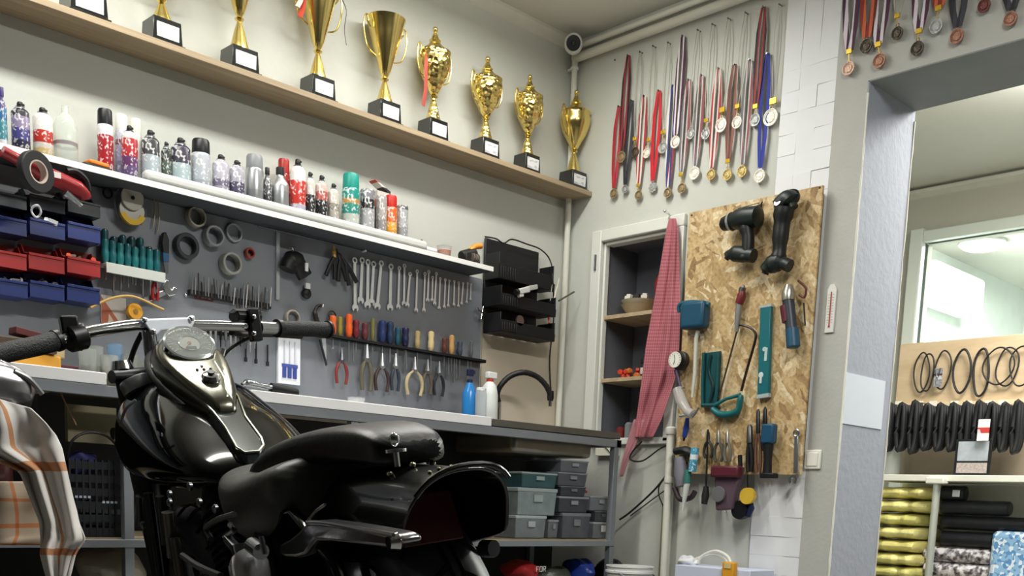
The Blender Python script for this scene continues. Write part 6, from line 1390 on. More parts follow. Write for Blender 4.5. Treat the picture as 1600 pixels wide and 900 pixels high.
SP = node_mat('speckled_film', f_spk, .35)
roll(1440, 1546, 855, 880, '', 'speckled silver wrapped roll under the black rolls', 'silver_roll', m_=SP)
roll(1440, 1544, 879, 906, '', 'second speckled silver roll at the bottom edge of the photo', 'silver_roll', m_=SP)
def f_bw(nt, b):
    tc = nt.nodes.new('ShaderNodeTexCoord'); v = nt.nodes.new('ShaderNodeTexVoronoi'); v.inputs['Scale'].default_value = 58; nt.links.new(tc.outputs['Object'], v.inputs['Vector'])
    sp = nt.nodes.new('ShaderNodeSeparateColor'); nt.links.new(v.outputs['Color'], sp.inputs[0])
    nt.links.new(ramp(nt, sp.outputs[0], [(0, '5c8fc4'), (.3, 'dfeaf4'), (.6, '8fb9dc'), (1, 'f0f4f8')], 'CONSTANT'), b.inputs['Base Color'])
a = P(1549, 829, 0, SX+.1); b2 = P(1640, 829, 0, SX+.1)
m = MB(); m.bb((SX+.1, b2.y, P(1480, 906, 0, SX+.1).z+.002), (SX+.3, a.y, a.z)); o = m.build('patterned_bag', node_mat('bluewhite', f_bw, .3), bevel=.03, seg=4); tag(o, 'blue and white patterned packet at the right edge beside the rolls', 'packet')
m = MB(); m.bb((SX+.02, yR, 0), (SX+.38, P(1455, 890, 0, SX+.1).y, P(1480, 906, 0, SX+.1).z)); tag(m.build('lower_carton', mat('8d8478', .7), bevel=.004), 'carton supporting the stack of rolls', 'carton')
m = MB(); m.bb((SX+.02, P(1430, 890, 0, SX).y, 0), (SX+.38, P(1370, 890, 0, SX).y+.12, P(1415, 905, 0, SX+.02).z-.01)); tag(m.build('lower_carton', mat('8d8478', .7), bevel=.004), 'carton supporting the stack of yellow rolls', 'carton')
# air conditioner in the far room
_ac = P(1482, 474, 1, .13)
t = thing('air_conditioner', 'white wall air conditioner seen through the storeroom window', 'air conditioner', (_ac.x+.2, .35, _ac.z))
m = MB(); m.bb((-.45, -.22, 0), (.45, -.001, .28)); m.build('case', mat('f2f2ee', .4), t, bevel=.04, seg=4)
m = MB(); m.bb((-.42, -.225, .03), (.42, -.215, .06)); m.build('air_flap', mat('c8ccc8', .4), t)
t = thing('glow_disc', 'round glowing disc added for the glow in the storeroom window', 'lamp', (P(1535, 384, 2, CEIL-.03).x, P(1535, 384, 2, CEIL-.03).y, CEIL-.061))
m = MB(); m.lathe([(.16, .06), (.17, .04), (.15, .035)], 28); m.build('rim', WHITE, t)
m = MB(); m.sph((0, 0, .03), (.15, .15, .035), 20); m.build('diffuser', mat('fbfff8', .5, emit=5), t)  # added emitter, stands in for the lamp glow in the window pane
# ================================================================== MOTORCYCLE
lean, hd = math.radians(9), math.radians(-12)
Rb = Matrix.Rotation(hd, 3, 'Z') @ Matrix.Rotation(-lean, 3, 'Y')
BO = V((-2.66, -2.5, 0))
bk = thing('motorcycle', 'black cruiser motorcycle leaning on its stand in front of the bench', 'motorcycle', BO)
bk.rotation_euler = Rb.to_euler()
def BL(px, py, val, ax=0):
    """pixel -> point of the bike's own frame on the plane ax = val"""
    d = Rb.transposed() @ ray(px, py); c = Rb.transposed() @ (CAM-BO); t = (val-c[ax])/d[ax]; return c+d*t
PNT = PAINT(); LEA = mat('101114', .38, 0, 'black_leather', bump=.06, bscale=90); CHR = CHROME(); RUB = RUBBER()
ENG = mat('2a2c2e', .35, .6, 'engine_metal', bump=.3, bscale=40); BLK = mat('0c0d0f', .4)
RA = V((0, .33, .30)); FA = V((0, 1.33, .27))
def wheel(c, R, w, name, tirename, turn=0, M=None):
    T = Matrix.Translation(c) @ Matrix.Rotation(turn, 4, 'Z') @ Matrix.Rotation(PI/2, 4, 'Y')
    m = MB(); pr = [(R*.66, -w*.36), (R*.72, -w*.47), (R*.84, -w*.5), (R*.93, -w*.42), (R*.985, -w*.22), (R, 0), (R*.985, w*.22), (R*.93, w*.42), (R*.84, w*.5), (R*.72, w*.47), (R*.66, w*.36)]
    m.lathe(pr, 48, T, False, False); tire = m.build(tirename, mat('33373e', .42, name='tyre_rubber'), bk)
    for s in (-1, 1):
        m = MB()
        for k in range(28):
            q = 2*PI*k/28; pts = []
            for j in range(5):
                u = j/4; qq = q+.1*u+(.05 if s > 0 else 0); zz = s*w*(.06+.36*u); rr = R*(1.0-.075*u*u)-.0015
                pts.append(T @ V((rr*math.cos(qq), rr*math.sin(qq), zz)))
            m.tube(pts, .0045, 6)
        m.tube([T @ V((R*math.cos(j*PI/30), R*math.sin(j*PI/30), s*w*.06)) for j in range(60)], .003, 5, closed=True)
        m.build('tread_grooves', mat('050506', .9), tire)
    m = MB(); m.lathe([(R*.67, -w*.38), (R*.6, -w*.3), (R*.56, 0), (R*.6, w*.3), (R*.67, w*.38)], 40, T, False, False)
    for k in range(9):
        q = 2*PI*k/9
        m.cyl(T @ V((0, 0, 0)), T @ V((R*.62*math.cos(q), R*.62*math.sin(q), 0)), .014, .01, 8)
    m.cyl(T @ V((0, 0, -w*.5)), T @ V((0, 0, w*.5)), .05, n=20); m.cyl(T @ V((0, 0, -w*.75)), T @ V((0, 0, w*.75)), .014, n=14)
    m.build('rim', mat('33363a', .3, .8), bk)
wheel(RA, .30, .135, 'rear', 'rear_tire')
wheel(FA, .27, .11, 'front', 'front_tire', math.radians(4))

# ---- tank : two lobes around a centre ridge
cz = []   # ridge line from the photo
for px, py in ((262, 575), (300, 592), (345, 640), (372, 675), (398, 706)):
    q = BL(px, py, 0); cz.append((q.y, q.z))
ys = [cz[0][0]+.06, cz[0][0], cz[1][0], cz[2][0], cz[3][0], cz[4][0], cz[4][0]-.05]
def ridge(y):
    pts = sorted(cz)
    if y <= pts[0][0]: return pts[0][1]+(y-pts[0][0])*.6
    for a, b in zip(pts, pts[1:]):
        if y <= b[0]: return a[1]+(b[1]-a[1])*(y-a[0])/(b[0]-a[0])
    return pts[-1][1]+(y-pts[-1][0])*.25
Y1, Y0 = cz[0][0]+.015, cz[4][0]-.035
rings = []; tm = MB(); NS = 16
bot = lambda u: .595-.015*math.sin(u*PI)
for i in range(NS+1):
    u = i/NS; y = Y1+(Y0-Y1)*u
    W_ = .19*(math.sin(min(1, (u*.93+.07))**.62*PI)**.42) if u < 1 else .05
    W_ = .157*max(.0, 1-(abs(u-.38)/.66)**2.6)**.5+.012 if True else W_
    zt = ridge(y)-.004; zb = bot(u)
    if i == 0: zt -= .09; zb += .06
    if i == 1: zt -= .025; zb += .02
    if i >= NS-1: zb = max(zb, zt-.12)
    h = zt-zb; pts = []
    for k in range(28):
        q = 2*PI*k/28; c, s = math.cos(q), math.sin(q)
        x = W_*math.copysign(abs(c)**.85, c)
        if s >= 0:
            lobe = .10*math.sin(min(1, abs(x)/max(W_, .01))*PI)*h*.3
            z = zb+h*.38+(h*.62)*(abs(s)**.95)*(1)+lobe-(.0 if abs(x) > .02 else .0)
            z -= .25*h*(abs(x)/max(W_, .01))**3*0
        else: z = zb+h*.38-(h*.38)*(abs(s)**.8)
        pts.append(V((x+.007, y, z)))
    rings.append(tm.ring(pts))
tm.skin(rings); tank = tm.build('fuel_tank', PNT, bk, sub=2)
def surf(y, x=0): return ridge(y)
# centre dash strip
def strip(pts_px, dz, m_, name, parent, hh=.008, xs=None):
    m = MB(); A = []; B = []
    for px, py in pts_px:
        # point on the ridge surface : iterate on height
        q = BL(px, py, 0)
        for _ in range(14):
            c = Rb.transposed() @ (CAM-BO); d = (q-c)
            f_ = lambda t: (c+d*t).z-(ridge((c+d*t).y)+dz)
            lo, hi = .5, 1.5
            for _ in range(40):
                mid = (lo+hi)/2
                if f_(mid)*f_(lo) <= 0: hi = mid
                else: lo = mid
            q = c+d*hi; break
        A.append(q); B.append(q-V((0, 0, hh)))
    a = m.ring(A); b = m.ring(B); n = len(A); m.b.faces.new(a); m.b.faces.new(list(reversed(b)))
    for i in range(n): j = (i+1) % n; m.b.faces.new((a[j], a[i], b[i], b[j]))
    return m.build(name, m_, parent, bevel=.0035, seg=3, smooth=True), A
so, A = strip([(318, 628), (358, 604), (372, 620), (384, 652), (409, 686), (412, 697), (405, 706), (383, 708), (370, 700), (352, 668), (334, 645)], .016, mat('1d2726', .16, .2, 'dash_strip_metal', coat=.6), 'dash_strip', bk, .03)
m = MB(); m.tube([p+V((0, 0, .001)) for p in A], .0028, 6, closed=True); m.build('dash_strip_edge', mat('8d9084', .2, .9), bk)
# console, teardrop shaped and tilted back, with speedometer
ct = BL(288, 553, 0); ce = BL(352, 630, 0); ct = V((0, ct.y, ct.z+.012)); ce = V((0, ce.y, ridge(ce.y)+.02))
ax_ = (ct-ce).normalized(); side = V((1, 0, 0)); up = side.cross(ax_).normalized()
if up.z < 0: up = -up
Lc = (ct-ce).length
def con(u, s, h): return ce+ax_*(u*Lc)+side*s+up*h
def cw(u): # half width along the teardrop
    return .019+.055*math.sin(min(1, max(0, u))**1.0*PI*.52)**.9 if u < .8 else .0725*math.sqrt(max(0, 1-((u-.8)/.43)**2))
m = MB(); rg = []
U = [-.03, .02, .1, .2, .35, .5, .65, .8, .92, 1.04, 1.12, 1.19, 1.225]
for lev, (sc, h) in enumerate(((1.12, -.055), (1.1, -.02), (1.0, .002), (.9, .012), (.72, .017))):
    L_ = [con(.55+(u-.55)*(sc if lev else 1.05), cw(u)*sc, h) for u in U]; R_ = [con(.55+(u-.55)*(sc if lev else 1.05), -cw(u)*sc, h) for u in reversed(U)]
    rg.append(m.ring(L_+R_))
m.skin(rg); console = m.build('console', mat('6c6b5f', .2, .9, 'console_chrome', var=.03), bk, sub=1)
m = MB(); rg = []
for sc, h in ((1.2, -.06), (1.22, -.035), (1.14, -.028)):
    L_ = [con(.5+(u-.5)*sc, cw(u)*sc, h) for u in U]; R_ = [con(.5+(u-.5)*sc, -cw(u)*sc, h) for u in reversed(U)]; rg.append(m.ring(L_+R_))
m.skin(rg); m.build('console_base', BLK, bk, sub=1)
qt = Matrix((side, ax_, up)).transposed()      # columns side, ax, up
sc_ = con(.86, 0, .012); T = Matrix.Translation(sc_+up*.008) @ qt.to_4x4() @ Matrix.Rotation(math.radians(15), 4, 'X')
m = MB(); m.lathe([(.053, -.022), (.0545, .006), (.053, .012), (.049, .014), (.047, .010)], 40, T, True, False); m.build('speedometer_bezel', CHR, bk)
m = MB(); m.lathe([(.047, .008), (.047, .0095)], 40, T); dial = m.build('speedometer_dial', mat('595b52', .4), bk)
m = MB(); m.lathe([(.021, .0092), (.021, .0101)], 30, T); m.build('dial_centre', mat('9a9c8e', .4), dial)
m = MB()
for k in range(25):
    q = math.radians(-30+k*240/24); r0_ = .040 if k % 3 else .036; m.cyl(T @ V((r0_*math.cos(q), r0_*math.sin(q), .0099)), T @ V((.044*math.cos(q), .044*math.sin(q), .0099)), .0006, n=4)
for k in range(9):   # small figures around the dial
    q = math.radians(-30+k*30); c_ = V((.0315*math.cos(q), .0315*math.sin(q), .0099))
    for dx_ in (-.0025, .0025):
        m.tube([T @ (c_+V((dx_+.0017*math.cos(e), .0028*math.sin(e), 0))) for e in [j*PI/4 for j in range(8)]], .0005, 4, closed=True)
m.build('dial_marks', mat('d4d4c4', .5), dial)
m = MB(); m.lathe([(.0225, .0095), (.0235, .0105), (.0225, .0115), (.021, .0105)], 30, T, False, False); m.build('inner_ring', CHR, dial)
m = MB(); m.tube([T @ V((0, 0, .0115)), T @ V((-.02, -.022, .0112))], [.0012, .0004], 5); m.lathe([(.004, .0095), (.004, .012)], 14, T); m.build('needle', mat('8c3a28', .4), dial)
m = MB(); m.box((0, 0, 0), (.022, .008, .001), None); 
for v in m.b.verts: v.co = T @ (v.co+V((0, -.014, .0102)))
m.build('odometer_window', mat('33382f', .3), dial)
m = MB(); m.lathe([(.0525, .013), (.045, .0175), (.03, .0195), (.001, .0202)], 36, T, True, False); m.build('glass', thin('e8f0ee', .12), bk)
# ignition switch on the console
T2 = Matrix.Translation(con(.34, .0, .016)) @ qt.to_4x4()
m = MB(); m.lathe([(.018, 0), (.0195, .006), (.016, .012), (.008, .014)], 24, T2); m.build('ignition_switch', CHR, bk)
m = MB(); m.lathe([(.0075, .013), (.0075, .018)], 16, T2); m.build('keyhole_cap', BLK, bk)
m = MB(); m.tube([con(.55, -.0, .0175), con(.56, .0, .0175)], .003, 6); m.tube([con(.68, .035, .014), con(.36, .03, .015), con(.08, .01, .012)], .0022, 6); m.build('trim_line', mat('e8e4cc', .3, .4), bk)
for k in range(3):
    m = MB(); m.sph(con(.5+.0*k, -.014+.014*k, .017), (.0035, .0035, .003), 8); m.build('indicator_light', mat(['3a4a3a', '6c3a2c', '3a4450'][k], .2), bk)
# fuel caps
for xs, px, py in ((-.12, 222, 600), (.12, 412, 598)):
    y_ = Y1-.1 if xs < 0 else Y1-.12
    zc_ = None
for xs in (-.095,):
    y_ = Y1-.10; zc_ = ridge(y_)-.012
    Tc = Matrix.Translation((xs, y_, zc_)) @ Euler((-.25, .25*(1 if xs > 0 else -1), 0)).to_matrix().to_4x4()
    m = MB(); m.lathe([(.036, -.022), (.037, .0), (.034, .005), (.02, .008), (.001, .009)], 28, Tc); m.build('fuel_cap', mat('a9adb2', .3, .75), bk, )

# ---- steering assembly
TH = math.radians(20)
pv = BL(255, 512, 0); HC = V((0, pv.y, pv.z))
def ST(x, y, z): # steering-frame point -> bike frame (y forward from clamp, turned left)
    return HC + V((x*math.cos(TH)-y*math.sin(TH), x*math.sin(TH)+y*math.cos(TH), z))
def onbar(px, py, xs):   # pixel on the vertical plane through the bar
    n_ = V((-math.sin(TH), math.cos(TH), 0)); d = Rb.transposed() @ ray(px, py); c = Rb.transposed() @ (CAM-BO)
    t = ((HC-c).dot(n_)+xs)/d.dot(n_); return c+d*t
bar_px = [(-8, 560, -.06), (30, 548, -.045), (88, 533, -.03), (128, 521, -.01), (170, 513, 0), (222, 507, 0), (300, 508, 0), (360, 509, -.005), (432, 512, -.02), (513, 515, -.03)]
bp = [onbar(a, b, c) for a, b, c in bar_px]
m = MB(); m.tube(smooth_pts(bp, 5), .0125, 14); m.build('handlebar', mat('c4c6ca', .12, 1), bk)
m = MB(); g = [onbar(-60, 572, -.065), onbar(0, 553, -.052), onbar(60, 540, -.038), onbar(88, 532, -.03)]; m.tube(smooth_pts(g, 4), .0195, 18)
for p_ in smooth_pts(g, 8)[::2]: pass
m.build('grip', mat('15171a', .55, bump=.5, bscale=300), bk)
m = MB(); g = [onbar(436, 513, -.02), onbar(474, 514, -.024), onbar(512, 515, -.03)]; m.tube(smooth_pts(g, 4), .0185, 18); m.build('grip', mat('15171a', .55, bump=.5, bscale=300), bk)
for q in (((432, 513, -.02), (438, 513, -.02)), ((511, 515, -.03), (514, 515, -.03)), ((86, 533, -.03), (92, 531, -.03))):
    m = MB(); m.tube([onbar(*q[0]), onbar(*q[1])], .022, 16); m.build('grip_flange', BLK, bk)
# riser clamp plate (pale metal)
pl = [(221, 497), (226, 495), (232, 498), (292, 496), (299, 492), (305, 494), (303, 505), (297, 517), (291, 523), (284, 521), (276, 516), (252, 517), (246, 524), (239, 524), (231, 513)]
A = [onbar(a, b, -.022) for a, b in pl]; B = [onbar(a, b, .02) for a, b in pl]
m = MB(); a = m.ring(A); b = m.ring(B); n = len(A); m.b.faces.new(a); m.b.faces.new(list(reversed(b)))
for i in range(n): j = (i+1) % n; m.b.faces.new((a[j], a[i], b[i], b[j]))
m.build('handlebar_clamp', mat('e0e6f0', .45, .15, 'clamp_alloy', var=.1, vscale=50), bk, bevel=.004)
for a, b in ((226, 500), (299, 498), (240, 518), (290, 516)):
    m = MB(); p_ = onbar(a, b, -.026); m.sph(p_, .006, 8); m.build('clamp_bolt', CHR, bk)
for px in (240, 285):
    m = MB(); p_ = onbar(px-(8 if px == 240 else 0), 516, 0); m.tube([p_, p_+V((0, .01, -.085))], .016, 14); m.build('riser', mat('8d9094', .2, .9), bk)
# fork legs, triple clamps, headlamp
for sx in (-.1, .1):
    top = ST(sx, .03, -.085); wh = FA+V((sx*math.cos(TH), sx*math.sin(TH), 0))
    m = MB(); m.tube([top, top.lerp(wh, .28)], .021, 18); m.build('fork_tube', BLK, bk)
    m = MB(); m.tube([top.lerp(wh, .28), top.lerp(wh, .34), wh], [.03, .031, .026], 18); m.build('fork_slider', BLK, bk)
    m = MB(); m.tube([top+V((0, 0, .0)), top+V((0, 0, .018))], [.026, .02], 18); m.build('fork_cap', CHR, bk)
for k, h in enumerate((-.10, -.22)):
    m = MB(); a = ST(-.13, .03+.03*k, h); b = ST(.13, .03+.03*k, h); m.tube([a, a.lerp(b, .5)+V((0, -.03, 0)), b], [.028, .04, .028], 14, flat=.5); m.build('triple_clamp', BLK, bk)
m = MB(); T = Matrix.Translation(ST(.0, .1, -.2)) @ Matrix.Rotation(TH, 4, 'Z') @ Matrix.Rotation(-PI/2, 4, 'X')
m.lathe([(.02, -.05), (.04, -.04), (.052, -.01), (.055, .03), (.05, .04)], 28, T); m.build('headlamp', BLK, bk)
# left controls
m = MB(); m.tube([onbar(106, 530, -.02), onbar(130, 524, -.02)], .028, 14); m.box(onbar(108, 508, -.02), (.035, .03, .035)); m.build('left_switch_housing', BLK, bk, bevel=.004)
m = MB(); m.tube([onbar(122, 507, -.03), onbar(126, 516, -.03), onbar(134, 530, -.02)], [.012, .011, .009], 12); m.build('mirror_mount', mat('9da0a4', .25, .8), bk)
m = MB(); m.tube(smooth_pts([onbar(128, 545, .03), onbar(90, 542, .06), onbar(40, 552, .08), onbar(-20, 566, .08)], 4), .008, 10, flat=.6); m.build('clutch_lever', BLK, bk)
# right controls
m = MB(); a = onbar(383, 494, -.0); m.tube([onbar(365, 494, .0), onbar(402, 495, .0)], .022, 8, flat=.8); m.build('master_cylinder', BLK, bk, bevel=.003)
m = MB(); m.tube([onbar(363, 487, .0), onbar(404, 488, .0)], .02, 4, flat=.18); m.build('reservoir_lid', mat('8d9095', .3, .7), bk)
m = MB(); m.box(onbar(397, 508, -.02), (.026, .03, .075)); m.build('brake_clamp', BLK, bk, bevel=.003)
for py in (495, 521):
    m = MB(); m.sph(onbar(397, py, -.038), .006, 8); m.build('clamp_bolt', CHR, bk)
m = MB(); m.tube(smooth_pts([onbar(362, 520, .01), onbar(385, 523, .03), onbar(425, 523, .05), onbar(470, 526, .06)], 4), .009, 10, flat=.7); m.build('brake_lever', BLK, bk)
m = MB(); m.tube([onbar(405, 512, -.02), onbar(434, 513, -.02)], .0155, 12); m.build('bar_end_sleeve', mat('b4b6b9', .2, .9), bk)
m = MB(); m.tube(smooth_pts([onbar(396, 525, .0), onbar(375, 535, .02), onbar(356, 548, .03), onbar(344, 565, .04)], 5), .004, 8); m.build('brake_hose', BLK, bk)
m = MB(); m.tube([onbar(349, 546, .02), onbar(345, 560, .02)], .007, 10); m.build('hose_fitting', CHR, bk)
m = MB(); m.tube(smooth_pts([onbar(222, 520, .03), onbar(205, 560, .05), onbar(190, 640, .05), BL(205, 700, -.1)], 5), .006, 8); m.build('cable', BLK, bk)
m = MB(); m.tube(smooth_pts([BL(212, 625, -.16), BL(196, 640, -.18), BL(188, 665, -.19)], 5), .003, 8); m.build('cable', mat('6c6f74', .4), bk)

# ---- frame and engine
m = MB(); m.tube(smooth_pts([ST(0, .0, -.1), V((0, .95, .62)), V((0, .55, .56)), V((0, .3, .56))], 5), .024, 12)
for sx in (-.1, .1):
    m.tube(smooth_pts([ST(0, 0, -.16), V((sx, 1.28, .42)), V((sx*1.3, 1.15, .17)), V((sx*1.3, .6, .15)), V((sx*1.4, .42, .3)), V((sx*1.2, .5, .56))], 5), .017, 10)
    m.tube([V((sx*1.3, .62, .3)), V((sx*1.25, .25, .3))], .022, 10)
m.build('frame', BLK, bk)
for k, (yb, tilt) in enumerate(((.98, .4), (.80, -.4))):
    T = Matrix.Translation((0, (.9), .30)) @ Matrix.Rotation(-tilt if k == 0 else -tilt, 4, 'X')
    m = MB(); pr = []
    for j in range(11): z = .1+.015*j; pr += [(.075, z), (.075, z+.004), (.06, z+.0045), (.06, z+.0145)]
    pr += [(.07, .27), (.06, .31), (.03, .33)]
    m.lathe(pr, 28, T); m.build('cylinder', ENG, bk)
m = MB(); m.tube([V((-.12, .9, .27)), V((.12, .9, .27))], [.16, .16], 28); m.tube([V((-.1, .68, .3)), V((.1, .68, .3))], .11, 24); m.build('crankcase', ENG, bk, bevel=.01)
m = MB(); m.tube([V((-.15, .95, .27)), V((-.165, .93, .27))], [.12, .09], 28); m.tube([V((-.15, .62, .29)), V((-.165, .62, .29))], [.1, .07], 28); m.box((-.145, .79, .28), (.03, .34, .19)); m.build('primary_cover', mat('1c1e20', .2, .8), bk, bevel=.012, seg=3)
# chrome cylinder and fittings beside the seat corner (from the photo)
c0 = BL(388, 868, -.2); c1 = BL(398, 930, -.24)
m = MB(); m.tube([BL(386, 876, -.2), BL(388, 880, -.2), BL(398, 940, -.2)], [.026, .029, .029], 24); m.build('chrome_canister', mat('e8eaec', .22, .8), bk)
m = MB(); m.tube([BL(380, 850, -.2), BL(384, 868, -.2)], .018, 16); m.tube([BL(394, 852, -.2), BL(408, 862, -.2)], .012, 12); m.tube([BL(352, 838, -.2), BL(366, 828, -.2), BL(360, 820, -.2)], .005, 8); m.tube([BL(356, 842, -.2), BL(370, 858, -.2)], .008, 8); m.tube([BL(408, 838, -.2), BL(414, 866, -.2)], .004, 8); m.build('hose_joint', mat('8d9095', .2, .9), bk)
m = MB(); m.tube(smooth_pts([BL(330, 842, -.18), BL(322, 825, -.18), BL(340, 812, -.18), BL(366, 804, -.18)], 5), .005, 8); m.tube(smooth_pts([BL(285, 868, -.18), BL(310, 885, -.18), BL(345, 900, -.18)], 5), .006, 8); m.build('hose', mat('3a3a3c', .5), bk)
for k, (a, b, r) in enumerate((((262, 800), (270, 870), .012), ((250, 775), (258, 850), .009), ((272, 840), (282, 905), .011), ((232, 770), (250, 900), .010), ((218, 775), (220, 820), .008))):
    m = MB(); m.tube([BL(*a, -.16), BL(*b, -.16)], r, 12); m.build('pushrod_tube', mat(['6c6a64', '3a3c40', '55524c', '2c2e32', '44464a'][k], .3, .8), bk)
for k, (a, b) in enumerate(((268, 772), (226, 820), (268, 785), (315, 785), (300, 760), (340, 795))):
    m = MB(); m.lathe([(.007, 0), (.008, .005), (.005, .008)], 12, Matrix.Translation(BL(a, b, -.17)) @ Matrix.Rotation(-PI/2, 4, 'Y')); m.build('bolt', DSTEEL(), bk)
# ---- seat
def loft(secs, m_, name, parent=None, n=24, sub=2, pw=.7):
    m = MB(); rg = []
    for (cx, cy_, cz_, hw, hu, hl, nrm) in secs:   # centre, half width, upper height, lower height, axis direction
        nrm = V(nrm).normalized(); sd = V((1, 0, 0)); upv = sd.cross(nrm); 
        if upv.z < 0: upv = -upv
        rg.append(m.ring([V((cx, cy_, cz_))+sd*(hw*math.copysign(abs(math.cos(q))**pw, math.cos(q)))+upv*((hu if math.sin(q) > 0 else hl)*math.copysign(abs(math.sin(q))**pw, math.sin(q))) for q in [2*PI*j/n for j in range(n)]]))
    m.skin(rg); return m.build(name, m_, parent, sub=sub)
s0 = BL(430, 728, 0); s1 = BL(470, 712, 0); s2 = BL(540, 680, 0); s3 = BL(620, 660, 0); s4 = BL(672, 675, 0)
Y = (0, -1, 0)
loft([(0, s0.y+.03, .605, .08, .025, .03, Y), (0, s0.y-.02, .60, .115, .035, .08, Y), (0, s0.y-.10, .59, .145, .035, .09, Y), (0, s0.y-.19, .585, .16, .035, .10, Y), (0, s0.y-.28, .59, .155, .045, .09, Y), (0, s0.y-.34, .60, .14, .05, .08, Y), (0, s0.y-.37, .60, .11, .03, .04, Y)], mat('3c3d39', .42, 0, 'lit_seat_leather', bump=.06, bscale=90), 'seat', bk)  # lighter than the pad: light on the seat is put into the colour
pad = [(0, s0.y-.24, .585, .10, .04, .03, Y), (0, s0.y-.28, s1.z-.035, .12, .05, .04, (0, -1, .3))]
pd = []
for (px, py, hw, th) in ((500, 768, .075, .024), (500, 733, .085, .03), (515, 702, .088, .033), (543, 679, .088, .033), (580, 663, .082, .03), (618, 654, .072, .03), (652, 654, .063, .03), (674, 668, .056, .026), (684, 684, .046, .016)):
    q = BL(px, py, hw*.72); pd.append((0, q.y, q.z-th, hw, th, th*.9, (0, -1, .1)))
for i in range(0):
    u = i/6; yy = s1.y-.10+(s4.y+.02-(s1.y-.10))*u
    zz = (s1.z+.01)*(1-u)+s3.z*u if u < .8 else s3.z-.01
    pd.append((0, yy, .628+(s3.z-.03-.628)*min(1, u*1.3)-(.012 if u > .9 else 0), (.125, .12, .115, .11, .108, .10, .08)[i], (.03, .042, .045, .045, .043, .036, .02)[i], (.03, .035, .035, .034, .032, .028, .015)[i], (0, -1, .12)))
loft(pd, LEA, 'passenger_pad', bk, sub=1, pw=.5)
m = MB(); b_ = BL(630, 690, -.062); m.sph(b_+V((-.012, 0, .004)), (.007, .007, .009), 10); m.tube([b_+V((-.012, 0, -.012)), b_+V((-.012, 0, -.03))], .004, 8); m.tube([b_+V((-.012, 0, -.008)), b_+V((-.012, 0, -.012))], .014, 12); m.build('seat_bolt', CHR, bk)
# ---- rear fender : wide arched sheet swept back over the wheel
tipc = BL(735, 775, 0); 
path = [(.68, .48, .066, .10), (.58, .555, .074, .12), (.46, .60, .078, .13), (.34, .62, .078, .135), (.22, .622, .076, .135), (.13, .618, .075, .12), (.07, .614, .079, .105), (.03, .616, .084, .098)]
m = MB(); outer = []; inner = []
def fsec(y, zt, hw, dp, dy=0):
    pts = []
    for k in range(21):
        q = PI*k/20; c, s = math.cos(q), math.sin(q)
        x = hw*math.copysign(abs(c)**.8, c); z = zt-dp+dp*abs(s)**.75
        pts.append(V((x, y+dy*(1-abs(s)), z)))
    return pts
for y, zt, hw, dp in path: outer.append(fsec(y, zt, hw, dp, dy=(.05 if y < .2 else .02)))
for y, zt, hw, dp in reversed(path): inner.append(list(fsec(y+.001, zt-.006, hw-.006, dp-.005, dy=(.05 if y < .2 else .02))))
R_ = [m.ring(p) for p in outer+inner]
m.skin(R_+[R_[0]], closed=False)
for idx in (0, 20):
    for a, b in zip(range(len(outer)-1), range(1, len(outer))):
        ia, ib = len(R_)-1-a, len(R_)-1-b
        try: m.b.faces.new((R_[a][idx], R_[b][idx], R_[ib][idx], R_[ia][idx]))
        except Exception: pass
m.build('rear_fender', mat('0c0d0b', .22, 0, 'fender_paint', coat=.6), bk, sub=1)
# flared rim and rivet-like bolts on the fender end
m = MB(); m.tube([V((p.x, p.y-.002, p.z+.001)) for p in fsec(.028, .617, .084, .099, .05)[5:17]], .0038, 8); m.build('fender_lip', mat('0b0c0d', .25), bk)
for k in range(9):
    q = fsec(.075, .614, .0795, .107, .05)[4+k] if k < 9 else None
    m = MB(); m.sph(q+V((0, 0, .002)), (.0032, .0032, .0025), 8); m.build('fender_bolt', mat('8d8c74', .25, .9), bk)
for yy, k in ((.18, 8), (.15, 11), (.17, 13)):
    q = fsec(yy, .620, .0765, .128, .05)[k]; m = MB(); m.sph(q+V((0, 0, .002)), (.005, .005, .004), 8); m.build('fender_bolt', mat('b4b39a', .2, .9), bk)
m = MB(); m.box((-.02, .12, .55), (.09, .004, .07), Euler((-.35, 0, 0)).to_matrix()); m.build('tail_lamp', mat('4a1416', .35, coat=.2), bk, bevel=.01)
m = MB(); m.tube([V((.05, .1, .50)), V((.055, .08, .50))], .012, 12); m.build('fender_nut', mat('55585c', .3, .8), bk)
# side cover moulding lines
m = MB(); m.prism([(.66, .40), (.62, .52), (.50, .56), (.36, .57), (.22, .50), (.18, .43), (.26, .40), (.40, .44), (.52, .42)], -.125, -.105, lambda p: V((p.y, p.x, p.z))); m.build('side_cover', PNT, bk, bevel=.008, seg=3)
# fender strut / chrome arm
arm = [(478, 816), (500, 815), (560, 824), (613, 834), (622, 838), (628, 846), (622, 855), (612, 858), (560, 852), (515, 847), (494, 846), (484, 856), (476, 868), (462, 872), (446, 872), (434, 866), (436, 850), (452, 842), (466, 830)]
m = MB(); 
A = [BL(a, b, -.135) for a, b in arm]; B = [p+V((.03, 0, 0)) for p in A]
a = m.ring(A); b = m.ring(B); n = len(A); m.b.faces.new(a); m.b.faces.new(list(reversed(b)))
for i in range(n): j = (i+1) % n; m.b.faces.new((a[j], a[i], b[i], b[j]))
m.build('fender_strut', mat('9a989c', .2, .95, 'dark_chrome'), bk, bevel=.007, seg=3)
m = MB(); p = BL(621, 846, -.14); m.tube([p, p+V((-.012, 0, 0))], [.011, .008], 14); m.build('strut_bolt', CHR, bk)
m = MB(); m.tube(smooth_pts([BL(480, 815, -.15), BL(510, 817, -.15), BL(560, 826, -.15), BL(615, 836, -.15)], 4), .0025, 6); m.tube(smooth_pts([BL(478, 818, -.15), BL(492, 800, -.15), BL(508, 788, -.15)], 4), .002, 6); m.build('strut_edge', mat('a09a94', .2, 1), bk)
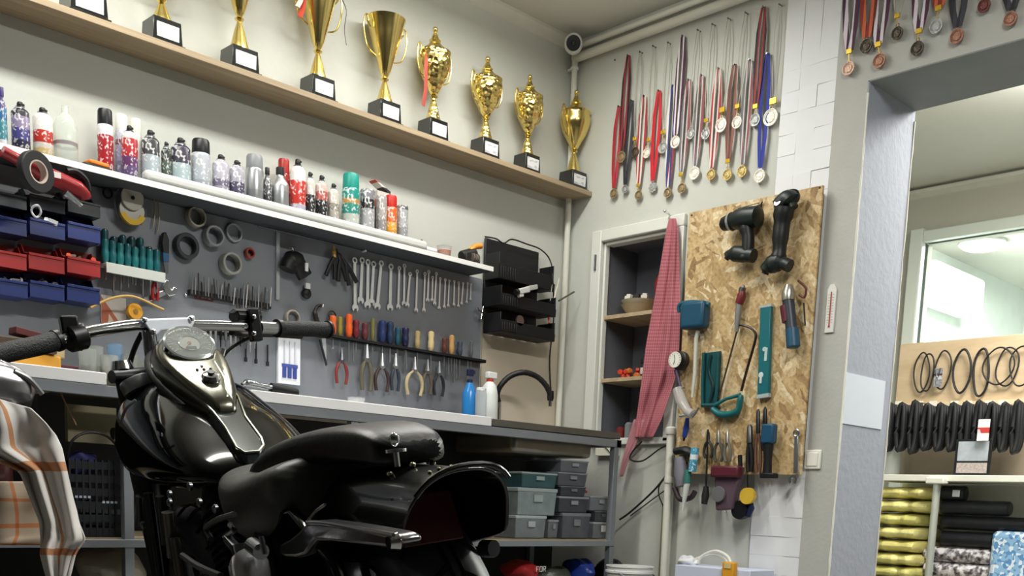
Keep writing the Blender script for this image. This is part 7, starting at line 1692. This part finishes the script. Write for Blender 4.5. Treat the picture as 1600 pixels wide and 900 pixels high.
for sx in (-.12, .12):
    m = MB(); m.tube([V((sx, .36, .22)), V((sx, .42, .46))], .028, 16); m.build('shock_absorber', BLK, bk)
m = MB(); m.tube([V((-.125, .25, .3)), V((-.14, .25, .3))], [.1, .095], 32); m.build('belt_pulley', ENG, bk)
m = MB(); m.tube(smooth_pts([V((.14, .95, .3)), V((.15, .9, .16)), V((.15, .5, .11)), V((.15, .2, .12))], 5), .035, 16); m.build('exhaust_pipe', CHR, bk)
m = MB(); m.tube([V((-.12, .75, .14)), V((-.2, .68, .06)), V((-.33, .62, .055))], .009, 10); m.build('side_stand', BLK, bk)

# ================================================================== COVERED OBJECT at the lower left
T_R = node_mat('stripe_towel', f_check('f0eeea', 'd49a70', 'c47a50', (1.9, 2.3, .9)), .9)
fy = -1.9
def FP(px, py): return P(px, py, 1, fy)
cloth('striped_cloth', [(622, -60, 48, .3, 30), (640, -60, 72, .5, 40), (668, -60, 88, .8, 25), (700, -60, 97, .8), (735, 30, 104, .9), (775, 46, 113, 1), (815, 62, 124, 1), (843, 64, 134, 1), (865, 62, 118, .9), (905, 74, 108, .7)], fy, T_R, 'white cotton cloth with orange stripes draped over the machine at the lower left', 'cloth', .018, 2.1, 30, 4, ax=1)
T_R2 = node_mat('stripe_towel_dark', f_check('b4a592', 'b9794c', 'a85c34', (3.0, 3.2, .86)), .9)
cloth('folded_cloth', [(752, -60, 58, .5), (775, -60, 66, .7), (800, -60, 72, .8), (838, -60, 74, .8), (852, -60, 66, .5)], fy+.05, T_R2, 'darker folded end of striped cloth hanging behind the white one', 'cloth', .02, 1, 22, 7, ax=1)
a = FP(20, 745)
t = thing('covered_machine', 'dark red machine body hidden under the striped cloth', 'machine', (a.x-.05, fy+.16, 0))
m = MB(); zt = FP(20, 650).z; zb = FP(20, 848).z
m.box((0, .06, (zt+zb)/2), (.22, .16, zt-zb)); m.build('body', mat('3a1214', .35, coat=.4), t, bevel=.04, seg=4)
m = MB(); m.box((-.03, .06, zb/2), (.14, .1, zb)); m.build('stand', BLACK, t, bevel=.01)
m = MB(); zc = FP(20, 605).z
rg = []; tl = t.location; dA, dB = FP(-110, 594)-tl, FP(62, 612)-tl
for i in range(22):
    u = i/21; c_ = dA.lerp(dB, u); rr_ = .036*(1-max(0, (u-.45)/.55)**2.6)**.5+.003
    rg.append(m.ring([V((c_.x, c_.y+.02+rr_*.8*math.cos(q), c_.z+(rr_*(1+.07*math.sin(9*q)))*math.sin(q))) for q in [2*PI*j/54 for j in range(54)]]))
m.skin(rg); m.build('ribbed_dome', mat('a9a8ac', .22, .85, 'ribbed_silver'), t)
m = MB(); m.tube(smooth_pts([FP(22, 580)-tl, FP(45, 592)-tl, FP(66, 616)-tl], 5), .004, 8); m.build('trim_wire', mat('9a9ca0', .3, .7), t)
